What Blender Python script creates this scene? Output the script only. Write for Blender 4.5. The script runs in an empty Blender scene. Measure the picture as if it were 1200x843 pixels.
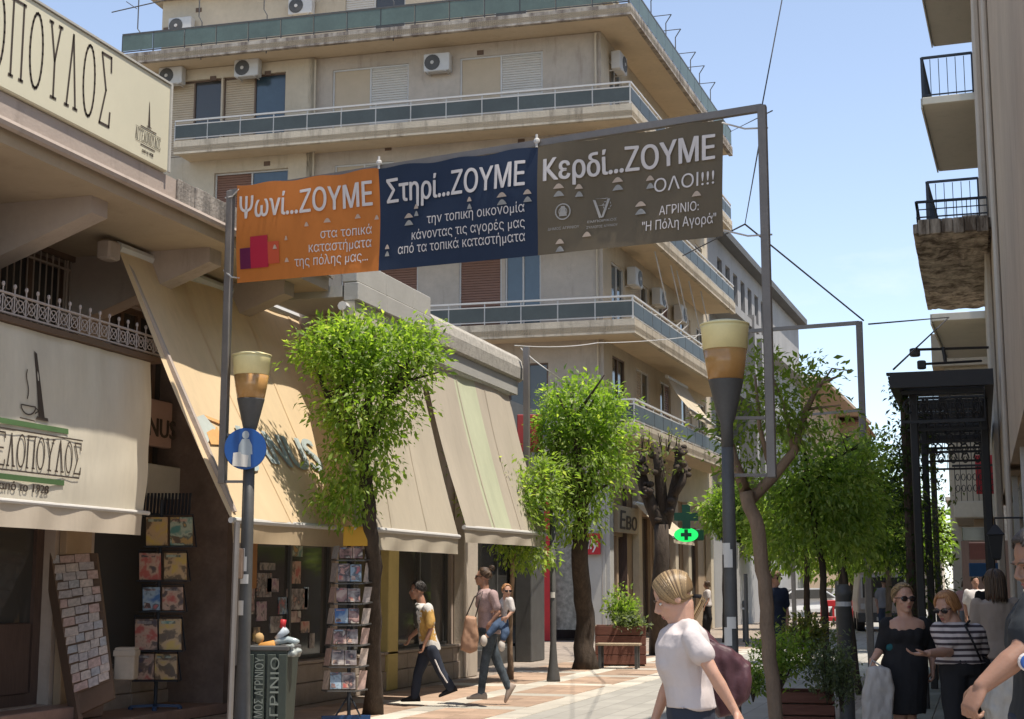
import bpy, math, random
import numpy as np
from mathutils import Vector, Matrix, noise
random.seed(7); RN = np.random.RandomState(7)
SC = bpy.context.scene; COL = SC.collection
# ---------------------------------------------------------------- camera
F = 1733.; TH = math.atan((688-421.5)/F); PH = math.radians(17.4); CZ = 1.47
cam = bpy.data.objects.new('camera', bpy.data.cameras.new('camera')); COL.objects.link(cam)
cam.location = (0, 0, CZ); cam.rotation_euler = (math.pi/2+TH, 0, PH)
cam.data.sensor_width = 36; cam.data.lens = 36*F/1200; cam.data.clip_start = .05; cam.data.clip_end = 3000
SC.camera = cam
# ---------------------------------------------------------------- light
SUN_EL = math.radians(70); SUN_AZ = math.radians(-15); SUN_DIR = Vector((math.cos(SUN_AZ)*math.cos(SUN_EL), math.sin(SUN_AZ)*math.cos(SUN_EL), math.sin(SUN_EL)))
w = bpy.data.worlds.new('World'); SC.world = w; w.use_nodes = True
nt = w.node_tree; bg = nt.nodes['Background']; sky = nt.nodes.new('ShaderNodeTexSky')
sky.sky_type = 'NISHITA'; sky.sun_disc = False; sky.sun_elevation = SUN_EL
sky.sun_rotation = math.atan2(SUN_DIR.x, SUN_DIR.y)
sky.air_density = .9; sky.dust_density = .35; sky.ozone_density = 1.2
hs = nt.nodes.new('ShaderNodeHueSaturation'); hs.inputs['Saturation'].default_value = .8; nt.links.new(sky.outputs[0], hs.inputs['Color']); tc_ = nt.nodes.new('ShaderNodeTexCoord'); mp_ = nt.nodes.new('ShaderNodeMapping'); mp_.inputs['Scale'].default_value = (1, 1, 3.2); cn = nt.nodes.new('ShaderNodeTexNoise'); cn.inputs['Scale'].default_value = 2.6; cn.inputs['Detail'].default_value = 9; cn.inputs['Roughness'].default_value = .62
nt.links.new(tc_.outputs['Generated'], mp_.inputs[0]); nt.links.new(mp_.outputs[0], cn.inputs['Vector']); cr = nt.nodes.new('ShaderNodeMapRange'); cr.inputs[1].default_value = .56; cr.inputs[2].default_value = .78; cr.inputs[4].default_value = .45; nt.links.new(cn.outputs[0], cr.inputs[0])
cm = nt.nodes.new('ShaderNodeMix'); cm.data_type = 'RGBA'; cm.inputs[7].default_value = (5.2, 5.3, 5.4, 1); nt.links.new(cr.outputs[0], cm.inputs[0]); nt.links.new(hs.outputs[0], cm.inputs[6]); nt.links.new(cm.outputs[2], bg.inputs[0])
SC.cycles.max_bounces = 12; SC.cycles.diffuse_bounces = 6; SC.cycles.transparent_max_bounces = 12; bg.inputs[1].default_value = 0.15
sd = bpy.data.lights.new('sun', 'SUN'); sd.energy = 4.1; sd.angle = math.radians(.55); sd.color = (1, .93, .82)
sun = bpy.data.objects.new('sun', sd); COL.objects.link(sun); sun.rotation_euler = SUN_DIR.to_track_quat('Z', 'Y').to_euler(); sun.location = (0, 0, 40)
SC.view_settings.view_transform = 'Standard'; SC.view_settings.look = 'None'; SC.view_settings.exposure = .68; SC.view_settings.gamma = 1
# ---------------------------------------------------------------- rays through the photograph onto real planes
def ray(u, v):
    x = u-600; y = 421.5-v
    f = F*math.cos(TH)-y*math.sin(TH); up = F*math.sin(TH)+y*math.cos(TH)
    return (x*math.cos(PH)-f*math.sin(PH), x*math.sin(PH)+f*math.cos(PH), up, f)
def at(u, v, D):
    r = ray(u, v); k = D/r[3]; return Vector((r[0]*k, r[1]*k, CZ+r[2]*k))
def gx(u, v, X):
    r = ray(u, v); k = X/r[0]; return Vector((X, r[1]*k, CZ+r[2]*k))
def gz(u, v, z=0):
    r = ray(u, v); k = (z-CZ)/r[2]; return Vector((r[0]*k, r[1]*k, z))
def pl(u, v, P, n):
    r = ray(u, v); k = (P[0]*n[0]+P[1]*n[1])/(r[0]*n[0]+r[1]*n[1]); return Vector((r[0]*k, r[1]*k, CZ+r[2]*k))
# ---------------------------------------------------------------- helpers
W = {}
def frame(o, xd, yd, zd=(0, 0, 1)):
    m = Matrix.Identity(4)
    for i, d in enumerate((xd, yd, zd)):
        d = Vector(d).normalized()
        for j in range(3): m[j][i] = d[j]
    for j in range(3): m[j][3] = o[j]
    return m
def tag(o, label=None, cat=None, group=None, kind=None):
    if label: o['label'] = label
    if cat: o['category'] = cat
    if group: o['group'] = group
    if kind: o['kind'] = kind
    return o
def thing(name, label, cat, loc=(0, 0, 0), rz=0, group=None):
    o = bpy.data.objects.new(name, None); COL.objects.link(o); o.empty_display_size = .1
    o.location = loc; o.rotation_euler = (0, 0, rz); tag(o, label, cat, group)
    W[o] = Matrix.Translation(Vector(loc)) @ Matrix.Rotation(rz, 4, 'Z'); return o
class MB:
    def __init__(s, T=None): s.v = []; s.f = []; s.m = []; s.T = T; s.mi = 0
    def add(s, vs, fs):
        n = len(s.v); T = s.T
        if T is not None:
            vs = [T @ Vector(p) for p in vs]
            if T.to_3x3().determinant() < 0: fs = [tuple(reversed(f)) for f in fs]
        s.v += [tuple(p) for p in vs]; s.f += [tuple(i+n for i in f) for f in fs]; s.m += [s.mi]*len(fs); return s
    def box(s, x0, x1, y0, y1, z0, z1):
        if x0 > x1: x0, x1 = x1, x0
        if y0 > y1: y0, y1 = y1, y0
        if z0 > z1: z0, z1 = z1, z0
        return s.add([(x0,y0,z0),(x1,y0,z0),(x1,y1,z0),(x0,y1,z0),(x0,y0,z1),(x1,y0,z1),(x1,y1,z1),(x0,y1,z1)],
                     [(3,2,1,0),(4,5,6,7),(0,1,5,4),(1,2,6,5),(2,3,7,6),(3,0,4,7)])
    def bbox(s, x0, x1, y0, y1, z0, z1, b=.01):            # box with chamfered edges
        if x0 > x1: x0, x1 = x1, x0
        if y0 > y1: y0, y1 = y1, y0
        b = min(b, (x1-x0)*.3, (y1-y0)*.3, (z1-z0)*.3)
        rings = []
        for z, i in ((z0, b), (z0+b, 0), (z1-b, 0), (z1, b)):
            c = b if i == 0 else b*1.6
            X0, X1, Y0, Y1 = x0+i, x1-i, y0+i, y1-i
            rings.append([(X0+c,Y0,z),(X1-c,Y0,z),(X1,Y0+c,z),(X1,Y1-c,z),(X1-c,Y1,z),(X0+c,Y1,z),(X0,Y1-c,z),(X0,Y0+c,z)])
        return s.loft(rings)
    def loft(s, rings, cap=True):
        n = len(rings[0]); vs = [p for r in rings for p in r]; fs = []
        for k in range(len(rings)-1):
            for i in range(n):
                j = (i+1) % n; fs.append((k*n+i, k*n+j, (k+1)*n+j, (k+1)*n+i))
        if cap: fs.append(tuple(reversed(range(n)))); fs.append(tuple(range((len(rings)-1)*n, len(rings)*n)))
        return s.add(vs, fs)
    def prism(s, poly, z0, z1):                             # poly: (x,y) counter-clockwise
        return s.loft([[(p[0], p[1], z0) for p in poly], [(p[0], p[1], z1) for p in poly]])
    def tube(s, pts, r, n=8, cap=True):
        pts = [Vector(p) for p in pts]; rs = r if isinstance(r, (list, tuple)) else [r]*len(pts)
        rings = []; prev = None
        for i, p in enumerate(pts):
            d = (pts[min(i+1, len(pts)-1)]-pts[max(i-1, 0)])
            d = d.normalized() if d.length > 1e-9 else Vector((0, 0, 1))
            if prev is None: a = d.orthogonal().normalized()
            else:
                a = prev-d*prev.dot(d); a = a.normalized() if a.length > 1e-6 else d.orthogonal().normalized()
            prev = a; b = d.cross(a)
            rings.append([p+(a*math.cos(t)+b*math.sin(t))*rs[i] for t in [2*math.pi*k/n for k in range(n)]])
        return s.loft(rings, cap)
    def bar(s, p, q, w, h=None):                            # rectangular bar between two points, w wide, h high
        p = Vector(p); q = Vector(q); h = h or w; d = (q-p).normalized()
        up = Vector((0, 0, 1)) if abs(d.z) < .95 else Vector((0, 1, 0))
        a = d.cross(up).normalized(); b = a.cross(d)
        r = lambda c: [c-a*w/2-b*h/2, c+a*w/2-b*h/2, c+a*w/2+b*h/2, c-a*w/2+b*h/2]
        return s.loft([r(p), r(q)])
    def lathe(s, c, prof, n=16):                            # prof: (radius, z)
        c = Vector(c)
        return s.loft([[c+Vector((r*math.cos(t), r*math.sin(t), z)) for t in [2*math.pi*k/n for k in range(n)]] for r, z in prof])
    def ell(s, c, r, n=12, m=8, R=None):                    # ellipsoid
        c = Vector(c); vs = []; fs = []
        for i in range(m+1):
            a = math.pi*i/m
            for k in range(n):
                t = 2*math.pi*k/n; p = Vector((r[0]*math.sin(a)*math.cos(t), r[1]*math.sin(a)*math.sin(t), -r[2]*math.cos(a)))
                if R: p = R @ p
                vs.append(c+p)
        for i in range(m):
            for k in range(n):
                j = (k+1) % n; fs.append((i*n+k, i*n+j, (i+1)*n+j, (i+1)*n+k))
        return s.add(vs, fs)
    def grid(s, fn, nu, nv):                                # sheet fn(u,v), u,v in 0..1
        vs = [fn(i/nu, j/nv) for j in range(nv+1) for i in range(nu+1)]
        return s.add(vs, [(j*(nu+1)+i, j*(nu+1)+i+1, (j+1)*(nu+1)+i+1, (j+1)*(nu+1)+i) for j in range(nv) for i in range(nu)])
    def mesh(s, name, mats, smooth=False, inv=None):
        me = bpy.data.meshes.new(name); vs = s.v
        if inv is not None: vs = [tuple(inv @ Vector(p)) for p in vs]
        me.from_pydata(vs, [], s.f)
        for m in (mats if isinstance(mats, (list, tuple)) else [mats]): me.materials.append(m)
        if max(s.m, default=0) > 0: me.polygons.foreach_set('material_index', s.m)
        if smooth: me.polygons.foreach_set('use_smooth', [True]*len(me.polygons))
        me.update(); return me
    def build(s, name, mats, parent=None, smooth=False, kind=None, label=None, local=False):
        inv = W[parent].inverted() if (parent is not None and not local) else None
        o = bpy.data.objects.new(name, s.mesh(name, mats, smooth, inv)); COL.objects.link(o)
        if parent is not None: o.parent = parent; W[o] = W[parent]
        else: W[o] = Matrix.Identity(4)
        tag(o, label=label, kind=kind); return o
def put(name, me, parent, loc, rz=0, M=None, label=None):   # one more object on a shared mesh; loc in world
    o = bpy.data.objects.new(name, me); COL.objects.link(o)
    m = (M if M is not None else Matrix.Translation(Vector(loc)) @ Matrix.Rotation(rz, 4, 'Z'))
    if parent is not None: o.parent = parent; o.matrix_local = W[parent].inverted() @ m
    else: o.matrix_world = m
    W[o] = m
    if label: o['label'] = label
    return o
def one(mb, name, mats, label, cat, group=None, smooth=False, kind=None):
    o = mb.build(name, mats, None, smooth, kind); return tag(o, label, cat, group)
def struct(mb, name, mats, smooth=False): return mb.build(name, mats, None, smooth, 'structure')
def copy_tree(o, loc, rz, label=None, scale=None):
    c = o.copy(); COL.objects.link(c); c.location = loc; c.rotation_euler = (0, 0, rz)
    if scale: c.scale = (scale,)*3
    if label: c['label'] = label
    def rec(src, dst):
        for ch in list(src.children):
            d = ch.copy(); COL.objects.link(d); d.parent = dst; rec(ch, d)
    rec(o, c); return c
def ordn(i): return ['first','second','third','fourth','fifth','sixth','seventh','eighth','ninth','tenth','eleventh','twelfth','thirteenth','fourteenth','fifteenth','sixteenth','seventeenth','eighteenth','nineteenth','twentieth'][i]
# ---------------------------------------------------------------- materials
MATS = {}
def mat(name, col, rough=.7, var=.12, scale=3., bump=.0, bscale=40., metal=0., stain=0., stain_col=None, spec=.3, emit=None, wscale=(1, 1, 1), trans=0., alpha=1., thr=(.55, .75)):
    m = bpy.data.materials.new(name); m.use_nodes = True; N = m.node_tree.nodes; Lk = m.node_tree.links
    b = N['Principled BSDF']; b.inputs['Roughness'].default_value = rough; b.inputs['Metallic'].default_value = metal
    b.inputs['Specular IOR Level'].default_value = spec
    g = N.new('ShaderNodeNewGeometry'); mp = N.new('ShaderNodeMapping'); mp.inputs['Scale'].default_value = wscale
    Lk.new(g.outputs['Position'], mp.inputs[0])
    def nz(sc, det=6, r=.6):
        n = N.new('ShaderNodeTexNoise'); n.inputs['Scale'].default_value = sc; n.inputs['Detail'].default_value = det; n.inputs['Roughness'].default_value = r
        Lk.new(mp.outputs[0], n.inputs['Vector']); return n
    def ramp(src, lo, hi, a=0., c=1.):
        r = N.new('ShaderNodeMapRange'); r.inputs[1].default_value = lo; r.inputs[2].default_value = hi; r.inputs[3].default_value = a; r.inputs[4].default_value = c
        Lk.new(src, r.inputs[0]); return r.outputs[0]
    def mix(fac, A, B):
        x = N.new('ShaderNodeMix'); x.data_type = 'RGBA'
        if hasattr(fac, 'links'): Lk.new(fac, x.inputs[0])
        else: x.inputs[0].default_value = fac
        for k, c in ((6, A), (7, B)):
            if hasattr(c, 'links'): Lk.new(c, x.inputs[k])
            else: x.inputs[k].default_value = (*c[:3], 1)
        return x.outputs[2]
    c = tuple(col); out = None
    if var:
        n1 = nz(scale); out = mix(ramp(n1.outputs[0], .3, .7), [x*(1-var) for x in c], [min(1, x*(1+var)) for x in c])
        n3 = nz(scale*9, 3); out = mix(ramp(n3.outputs[0], .35, .7, 0, .35), out, [x*(1-var*1.5) for x in c])
    if stain:
        mp2 = N.new('ShaderNodeMapping'); mp2.inputs['Scale'].default_value = (2.2, 2.2, .35); Lk.new(g.outputs['Position'], mp2.inputs[0])
        n2 = N.new('ShaderNodeTexNoise'); n2.inputs['Scale'].default_value = 1.6; n2.inputs['Detail'].default_value = 8; n2.inputs['Roughness'].default_value = .7; Lk.new(mp2.outputs[0], n2.inputs['Vector'])
        out = mix(ramp(n2.outputs[0], thr[0], thr[1], 0, stain), out if out else c, stain_col or [x*.35 for x in c])
    if out: Lk.new(out, b.inputs['Base Color'])
    else: b.inputs['Base Color'].default_value = (*c, 1)
    if bump:
        n4 = nz(bscale, 5); bp = N.new('ShaderNodeBump'); bp.inputs['Strength'].default_value = bump; bp.inputs['Distance'].default_value = .02
        Lk.new(n4.outputs[0], bp.inputs['Height']); Lk.new(bp.outputs[0], b.inputs['Normal'])
    if emit: b.inputs['Emission Color'].default_value = (*emit[:3], 1); b.inputs['Emission Strength'].default_value = emit[3]
    if trans: b.inputs['Transmission Weight'].default_value = trans
    if alpha < 1: b.inputs['Alpha'].default_value = alpha
    MATS[name] = m; return m
def cloth(name, col, transl=.25, var=.05, scale=2., bump=.15, bscale=6., rough=.9):
    m = mat(name, col, rough, max(var, .07), scale, bump*1.8, bscale*.6, wscale=(1, 1.6, .55), stain=.28, stain_col=[x*.6 for x in col], thr=(.5, .75)); N = m.node_tree.nodes; Lk = m.node_tree.links
    b = N['Principled BSDF']; o = N['Material Output']; t = N.new('ShaderNodeBsdfTranslucent'); x = N.new('ShaderNodeMixShader'); x.inputs[0].default_value = transl
    t.inputs[0].default_value = (*col, 1)
    if b.inputs['Base Color'].links: Lk.new(b.inputs['Base Color'].links[0].from_socket, t.inputs[0])
    Lk.new(b.outputs[0], x.inputs[1]); Lk.new(t.outputs[0], x.inputs[2]); Lk.new(x.outputs[0], o.inputs[0]); return m
def leafmat(name, c1, c2, c3=None):
    m = bpy.data.materials.new(name); m.use_nodes = True; N = m.node_tree.nodes; Lk = m.node_tree.links
    b = N['Principled BSDF']; o = N['Material Output']; g = N.new('ShaderNodeNewGeometry'); r = N.new('ShaderNodeValToRGB')
    r.color_ramp.elements[0].color = (*c1, 1); r.color_ramp.elements[1].color = (*c2, 1)
    if c3: e = r.color_ramp.elements.new(.9); e.color = (*c2, 1); r.color_ramp.elements[-1].color = (*c3, 1)
    Lk.new(g.outputs['Random Per Island'], r.inputs[0]); Lk.new(r.outputs[0], b.inputs['Base Color'])
    b.inputs['Roughness'].default_value = .45; b.inputs['Specular IOR Level'].default_value = .35
    t = N.new('ShaderNodeBsdfTranslucent'); mm = N.new('ShaderNodeMix'); mm.data_type = 'RGBA'; mm.blend_type = 'MULTIPLY'; mm.inputs[0].default_value = 1
    Lk.new(r.outputs[0], mm.inputs[6]); mm.inputs[7].default_value = (1.5, 1.7, .5, 1); Lk.new(mm.outputs[2], t.inputs[0])
    x = N.new('ShaderNodeMixShader'); x.inputs[0].default_value = .58; Lk.new(b.outputs[0], x.inputs[1]); Lk.new(t.outputs[0], x.inputs[2]); Lk.new(x.outputs[0], o.inputs[0]); return m
def glassmat(name, col, rough=.08, spec=.8):
    return mat(name, col, rough, 0, spec=spec)
M_plaster = mat('plaster_warm', (.53, .455, .345), .9, .12, .8, .35, 30, stain=.45, stain_col=(.25, .18, .12))
M_plaster2 = mat('plaster_pink', (.46, .40, .335), .9, .14, .7, .35, 30, stain=.5, stain_col=(.2, .15, .12))
M_concrete = mat('concrete_fascia', (.50, .43, .33), .9, .14, 1.2, .4, 25, stain=.8, stain_col=(.17, .14, .11), thr=(.50, .68))
M_conc2 = mat('weathered_fascia', (.42, .37, .31), .95, .25, 3., .6, 20, stain=.95, stain_col=(.15, .12, .10), thr=(.42, .60))
M_soffit = mat('slab_soffit', (.58, .47, .33), .9, .08, .9, .1, 20, stain=.3, stain_col=(.3, .2, .12))
M_shopwall = mat('shop_plaster', (.37, .30, .25), .9, .12, 1., .3, 30, stain=.4)
M_eave = mat('eave_concrete', (.40, .33, .28), .9, .1, 1., .2, 25, stain=.4, stain_col=(.12, .1, .08))
M_eavew = mat('eave_weathered', (.34, .30, .26), .95, .25, 6., .6, 30, stain=.85, stain_col=(.09, .08, .07), thr=(.42, .6))
M_greystone = mat('grey_cornice', (.40, .385, .35), .85, .08, 2., .15, 30)
M_stone = mat('plinth_stone', (.30, .25, .21), .6, .2, 3., .2, 30)
M_marble = mat('step_marble', (.24, .16, .13), .45, .2, 4., .1, 30)
M_darkwood = mat('dark_wood', (.085, .055, .045), .55, .2, 5., .2, 20, wscale=(6, 6, .8))
M_darkglass = glassmat('dark_shop_glass', (.05, .048, .045), .07, .7)
M_metal = mat('galvanised_pole', (.20, .18, .165), .55, .12, 4., .05, 60, metal=.35)
M_dkmetal = mat('dark_grey_paint', (.085, .083, .08), .5, .15, 5.)
M_black = mat('black_metal', (.032, .03, .03), .5, .1, 5.)
M_white = mat('white_paint', (.52, .50, .47), .5, .05, 5.)
M_alu = mat('white_aluminium', (.55, .54, .52), .4, .06, 4.)
M_greenglass = mat('green_balcony_glass', (.09, .125, .105), .5, .2, 1.5, spec=.6)
M_greenglass2 = mat('dark_balcony_glass', (.04, .05, .047), .5, .25, 1.5, spec=.6)
M_shutter = mat('white_shutter', (.55, .52, .47), .6, .05, 3.)
M_shutterb = mat('beige_shutter', (.48, .39, .28), .6, .05, 3.)
M_shuttbr = mat('brown_shutter', (.22, .12, .085), .6, .08, 3.)
M_bluewin = mat('blue_window_glass', (.035, .06, .08), .12, .2, .8, spec=.9)
M_winframe = mat('brown_window_frame', (.13, .085, .06), .5, .1, 3.)
M_glow = mat('lamp_diffuser_top', (.80, .70, .36), .35, .06, 6., spec=.6)
M_amber = mat('lamp_amber', (.40, .20, .055), .25, .2, 8., spec=.6)
M_text = mat('dark_lettering', (.06, .045, .035), .7, .05)
M_textw = mat('white_lettering', (.62, .57, .54), .8, .05)
M_red = mat('red_plastic', (.45, .03, .035), .45, .1, 4.)
M_paper = mat('white_paper', (.6, .57, .52), .8, .06)
M_bark = mat('tree_bark', (.065, .048, .036), .95, .35, 14., .9, 45, wscale=(1, 1, .35))
M_barklt = mat('tree_bark_light', (.25, .175, .12), .9, .22, 9., .6, 45, wscale=(1, 1, .35))
# text helper -----------------------------------------------------------
def text_mesh(s, size=1., bold=0., sx=1., align='LEFT'):
    cu = bpy.data.curves.new('t', 'FONT'); cu.body = s; cu.size = size; cu.align_x = align; cu.offset = bold; cu.resolution_u = 12 if ('σ' in s or 'δ' in s) else 3; cu.fill_mode = 'FRONT'
    o = bpy.data.objects.new('t', cu); COL.objects.link(o); dg = bpy.context.evaluated_depsgraph_get(); dg.update()
    me = bpy.data.meshes.new_from_object(o.evaluated_get(dg)); vs = [(v.co.x*sx, v.co.y) for v in me.vertices]; fs = [tuple(p.vertices) for p in me.polygons]
    bpy.data.objects.remove(o); bpy.data.curves.remove(cu); bpy.data.meshes.remove(me); return vs, fs
def text_on(mb, s, fn, x0, x1, z0, z1, bold=0., fit='both', align='LEFT', ital=0.):
    # fn(x,z) -> world; the text is fitted in the box x0..x1, z0..z1 (cap height to z)
    for a_, b_ in (('\u039a', 'K'), ('\u03c0', '\u043f'), ('\u03ba', '\u043a')): s = s.replace(a_, b_)   # the same shapes, cleaner outlines
    vs, fs = text_mesh(s, 1., 0)
    if not vs: return
    xa = min(p[0] for p in vs); xb = max(p[0] for p in vs); h = .73; kz = (z1-z0)/h; kx = (x1-x0)/(xb-xa); T = mb.T; mb.T = None
    cps = [(0, 0)] if bold < .008 else [(-bold, .0), (-bold/2, bold*.3), (0, 0), (bold/2, -bold*.3), (bold, 0)] if bold > .02 else [(-bold, 0), (0, 0), (bold, 0)]
    for i, (ox, oz) in enumerate(cps):
        P = [fn(x0+(x+ox-xa)*kx+ital*z*kz, z0+(z+oz)*kz) for x, z in vs]; nn = (fn(x1, z0)-fn(x0, z0)).cross(fn(x0, z1)-fn(x0, z0)).normalized()*.0012*i
        mb.add([p+nn for p in P], fs)
    mb.T = T
# wall with rectangular openings ------------------------------------------
def wall_open(mb, a0, a1, z0, z1, ops, dep=.18, b=0.):
    A = sorted({a0, a1, *[max(a0, min(a1, x)) for o in ops for x in o[:2]]}); Z = sorted({z0, z1, *[max(z0, min(z1, x)) for o in ops for x in o[2:4]]})
    for i in range(len(A)-1):
        for j in range(len(Z)-1):
            am = (A[i]+A[i+1])/2; zm = (Z[j]+Z[j+1])/2
            if any(o[0] < am < o[1] and o[2] < zm < o[3] for o in ops): continue
            mb.add([(A[i], b, Z[j]), (A[i+1], b, Z[j]), (A[i+1], b, Z[j+1]), (A[i], b, Z[j+1])], [(3, 2, 1, 0)])
    for o in ops:
        p = [(o[0], o[2]), (o[1], o[2]), (o[1], o[3]), (o[0], o[3])]
        for k in range(4):
            q, r = p[k], p[(k+1) % 4]
            mb.add([(q[0], b, q[1]), (r[0], b, r[1]), (r[0], b-dep, r[1]), (q[0], b-dep, q[1])], [(0, 1, 2, 3)])
        mb.add([(x, b-dep, z) for x, z in p], [(3, 2, 1, 0)])
def window(T, a0, a1, z0, z1, parent, kind='shutter', fm=None, pm=None, b=-.10, leaves=1, fw=.05):
    fm = fm or M_white; m = MB(T)
    m.box(a0, a1, b, b+.06, z1-fw, z1); m.box(a0, a1, b, b+.06, z0, z0+fw)
    xs = [a0+(a1-a0-fw)*k/leaves for k in range(leaves+1)]
    for x in xs: m.box(x, x+fw, b+.002, b+.062, z0+fw, z1-fw)
    f = m.build('window', fm, parent)
    for k in range(leaves):
        kk = kind[k] if isinstance(kind, (list, tuple)) else kind; p0 = xs[k]+fw; p1 = xs[k+1]
        if kk[:7] == 'shutter':
            s = MB(T); z = z0+fw; st = .075
            while z < z1-fw-.01:
                e = min(z+st, z1-fw); s.add([(p0, b+.022, z), (p1, b+.022, z), (p1, b+.045, z+.012), (p0, b+.045, z+.012), (p1, b+.034, e-.004), (p0, b+.034, e-.004), (p1, b+.012, e), (p0, b+.012, e)], [(0, 1, 2, 3), (3, 2, 4, 5), (5, 4, 6, 7)]); z += st
            s.build('shutter', pm or (M_shutter if kk == 'shutter' else M_shutterb if kk == 'shutterb' else M_shuttbr), f)
        elif kk == 'panel':
            MB(T).box(p0, p1, b, b+.03, z0+fw, z1-fw).build('blind', pm or M_shutterb, f)
        else:
            MB(T).box(p0, p1, b+.01, b+.02, z0+fw, z1-fw).build('pane', pm or (M_bluewin if kk == 'blue' else M_darkglass), f)
    return f
# ================================================================= GROUND
def tilemat(name, col, bw, bh, mortar, mcol, rot=0, var=.15, rough=.8):
    m = mat(name, col, rough, var, 1.5, .0); N = m.node_tree.nodes; Lk = m.node_tree.links; b = N['Principled BSDF']
    g = [n for n in N if n.type == 'NEW_GEOMETRY'][0]; mp = N.new('ShaderNodeMapping'); mp.inputs['Rotation'].default_value = (0, 0, rot); Lk.new(g.outputs['Position'], mp.inputs[0])
    br = N.new('ShaderNodeTexBrick'); br.inputs['Scale'].default_value = 1; br.inputs['Brick Width'].default_value = bw; br.inputs['Row Height'].default_value = bh; br.inputs['Mortar Size'].default_value = mortar
    br.inputs['Color1'].default_value = (1, 1, 1, 1); br.inputs['Color2'].default_value = (.82, .82, .82, 1); br.inputs['Mortar'].default_value = (*mcol, 1); Lk.new(mp.outputs[0], br.inputs[0])
    mm = N.new('ShaderNodeMix'); mm.data_type = 'RGBA'; mm.blend_type = 'MULTIPLY'; mm.inputs[0].default_value = 1
    Lk.new(b.inputs['Base Color'].links[0].from_socket, mm.inputs[6]); Lk.new(br.outputs[0], mm.inputs[7]); Lk.new(mm.outputs[2], b.inputs['Base Color'])
    bp = N.new('ShaderNodeBump'); bp.inputs['Strength'].default_value = .3; bp.inputs['Distance'].default_value = .01; Lk.new(br.outputs['Fac'], bp.inputs['Height']); bp.invert = True; Lk.new(bp.outputs[0], b.inputs['Normal'])
    return m
M_ground = mat('earth', (.2, .18, .15), .95, .15, .2)
M_road = tilemat('street_pavers', (.37, .35, .31), .6, .3, .012, (.72, .72, .72), math.pi/2, .1)
M_terra = mat('terracotta_tile', (.40, .28, .20), .8, .2, 3., .25, 40, stain=.6, stain_col=(.2, .14, .1))
M_white_slab = mat('white_kerb_slab', (.52, .475, .40), .75, .16, 2., .2, 40, stain=.65, stain_col=(.3, .26, .2))
M_pavestone = tilemat('pavement_stone', (.34, .28, .23), .4, .4, .012, (.55, .55, .55), 0, .15)
M_shadeslab = mat('shade_toned_slab', (.20, .205, .175), .8, .14, 2., .15, 40)  # grey-green tone is the building's shade put into the slab colour
g = MB(); g.add([(-900, -300, -.012), (900, -300, -.012), (900, 1500, -.012), (-900, 1500, -.012)], [(0, 1, 2, 3)]); struct(g, 'ground', M_ground)
g = MB(); g.add([(-5.05, -6, 0), (-1.9, -6, 0), (-1.9, 160, 0), (-5.05, 160, 0)], [(0, 1, 2, 3)]); struct(g, 'street', M_road)
g = MB(); g.add([(-16, -6, -.004), (-5.05, -6, -.004), (-5.05, 160, -.004), (-16, 160, -.004)], [(0, 1, 2, 3)]); lp = struct(g, 'pavement', M_pavestone)
g = MB(); g.add([(-1.9, -6, -.004), (6, -6, -.004), (6, 160, -.004), (-1.9, 160, -.004)], [(0, 1, 2, 3)]); rp = struct(g, 'walkway', M_pavestone)
def slabmesh(name, w, l, m, h=.008):
    mb = MB(); mb.add([(-w/2, -l/2, 0), (w/2, -l/2, 0), (w/2, l/2, 0), (-w/2, l/2, 0), (-w/2+.006, -l/2+.006, h), (w/2-.006, -l/2+.006, h), (w/2-.006, l/2-.006, h), (-w/2+.006, l/2-.006, h)],
        [(4, 5, 6, 7), (0, 1, 5, 4), (1, 2, 6, 5), (2, 3, 7, 6), (3, 0, 4, 7)]); return mb.mesh(name, m)
for M__ in (M_terra, M_white_slab, M_shadeslab):
    N = M__.node_tree.nodes; Lk = M__.node_tree.links; b = N['Principled BSDF']; oi = N.new('ShaderNodeObjectInfo'); mr = N.new('ShaderNodeMapRange'); mr.inputs[3].default_value = .74; mr.inputs[4].default_value = 1.1; Lk.new(oi.outputs['Random'], mr.inputs[0]); vm = N.new('ShaderNodeVectorMath'); vm.operation = 'SCALE'; Lk.new(b.inputs['Base Color'].links[0].from_socket, vm.inputs[0]); Lk.new(mr.outputs[0], vm.inputs['Scale']); Lk.new(vm.outputs[0], b.inputs['Base Color'])
ms = slabmesh('white_slab', .34, .59, M_white_slab); mt = slabmesh('terracotta_tile', .44, .44, M_terra)
mw = slabmesh('crossing_slab', .90, .42, M_white_slab)
y = 13.6; k = 0
while y < 40:
    for X in (-5.22, -6.50): put('white_slab', ms, lp, (X, y, .001+random.random()*.0015))
    y += .6
y = 13.6; k = 0
while y < 40:
    if k % 5 == 4: put('crossing_slab', mw, lp, (-5.86, y, .0015))
    else:
        for X in (-5.635, -6.085): put('terracotta_tile', mt, lp, (X, y, .001+random.random()*.002))
    y += .45; k += 1
mt2 = slabmesh('terracotta_tile', .59, .59, M_terra)
y = 14.5; n = 0
while y < 34:
    for i, X in enumerate((-6.98, -7.58)):
        if int(y/.6) % 6 == 0: put('white_slab', slabw if n else (slabw := slabmesh('white_slab', .59, .59, M_white_slab)), lp, (X, y, .0015)); n += 1
        else: put('terracotta_tile', mt2, lp, (X, y, .001+random.random()*.002))
    y += .6
mg = slabmesh('shade_grey_slab', .54, .54, M_shadeslab)
y = 15.
while y < 38:
    for X in (-.86, -.31): put('shade_grey_slab', mg, rp, (X, y, .001+random.random()*.002))
    put('white_slab', ms, rp, (-1.32, y, .0015)); 
    y += .56 if y < 60 else 1
y = 12.
while y < 44:
    put('white_slab', ms, rp, (-2.08, y, .0015)); y += .6
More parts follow.
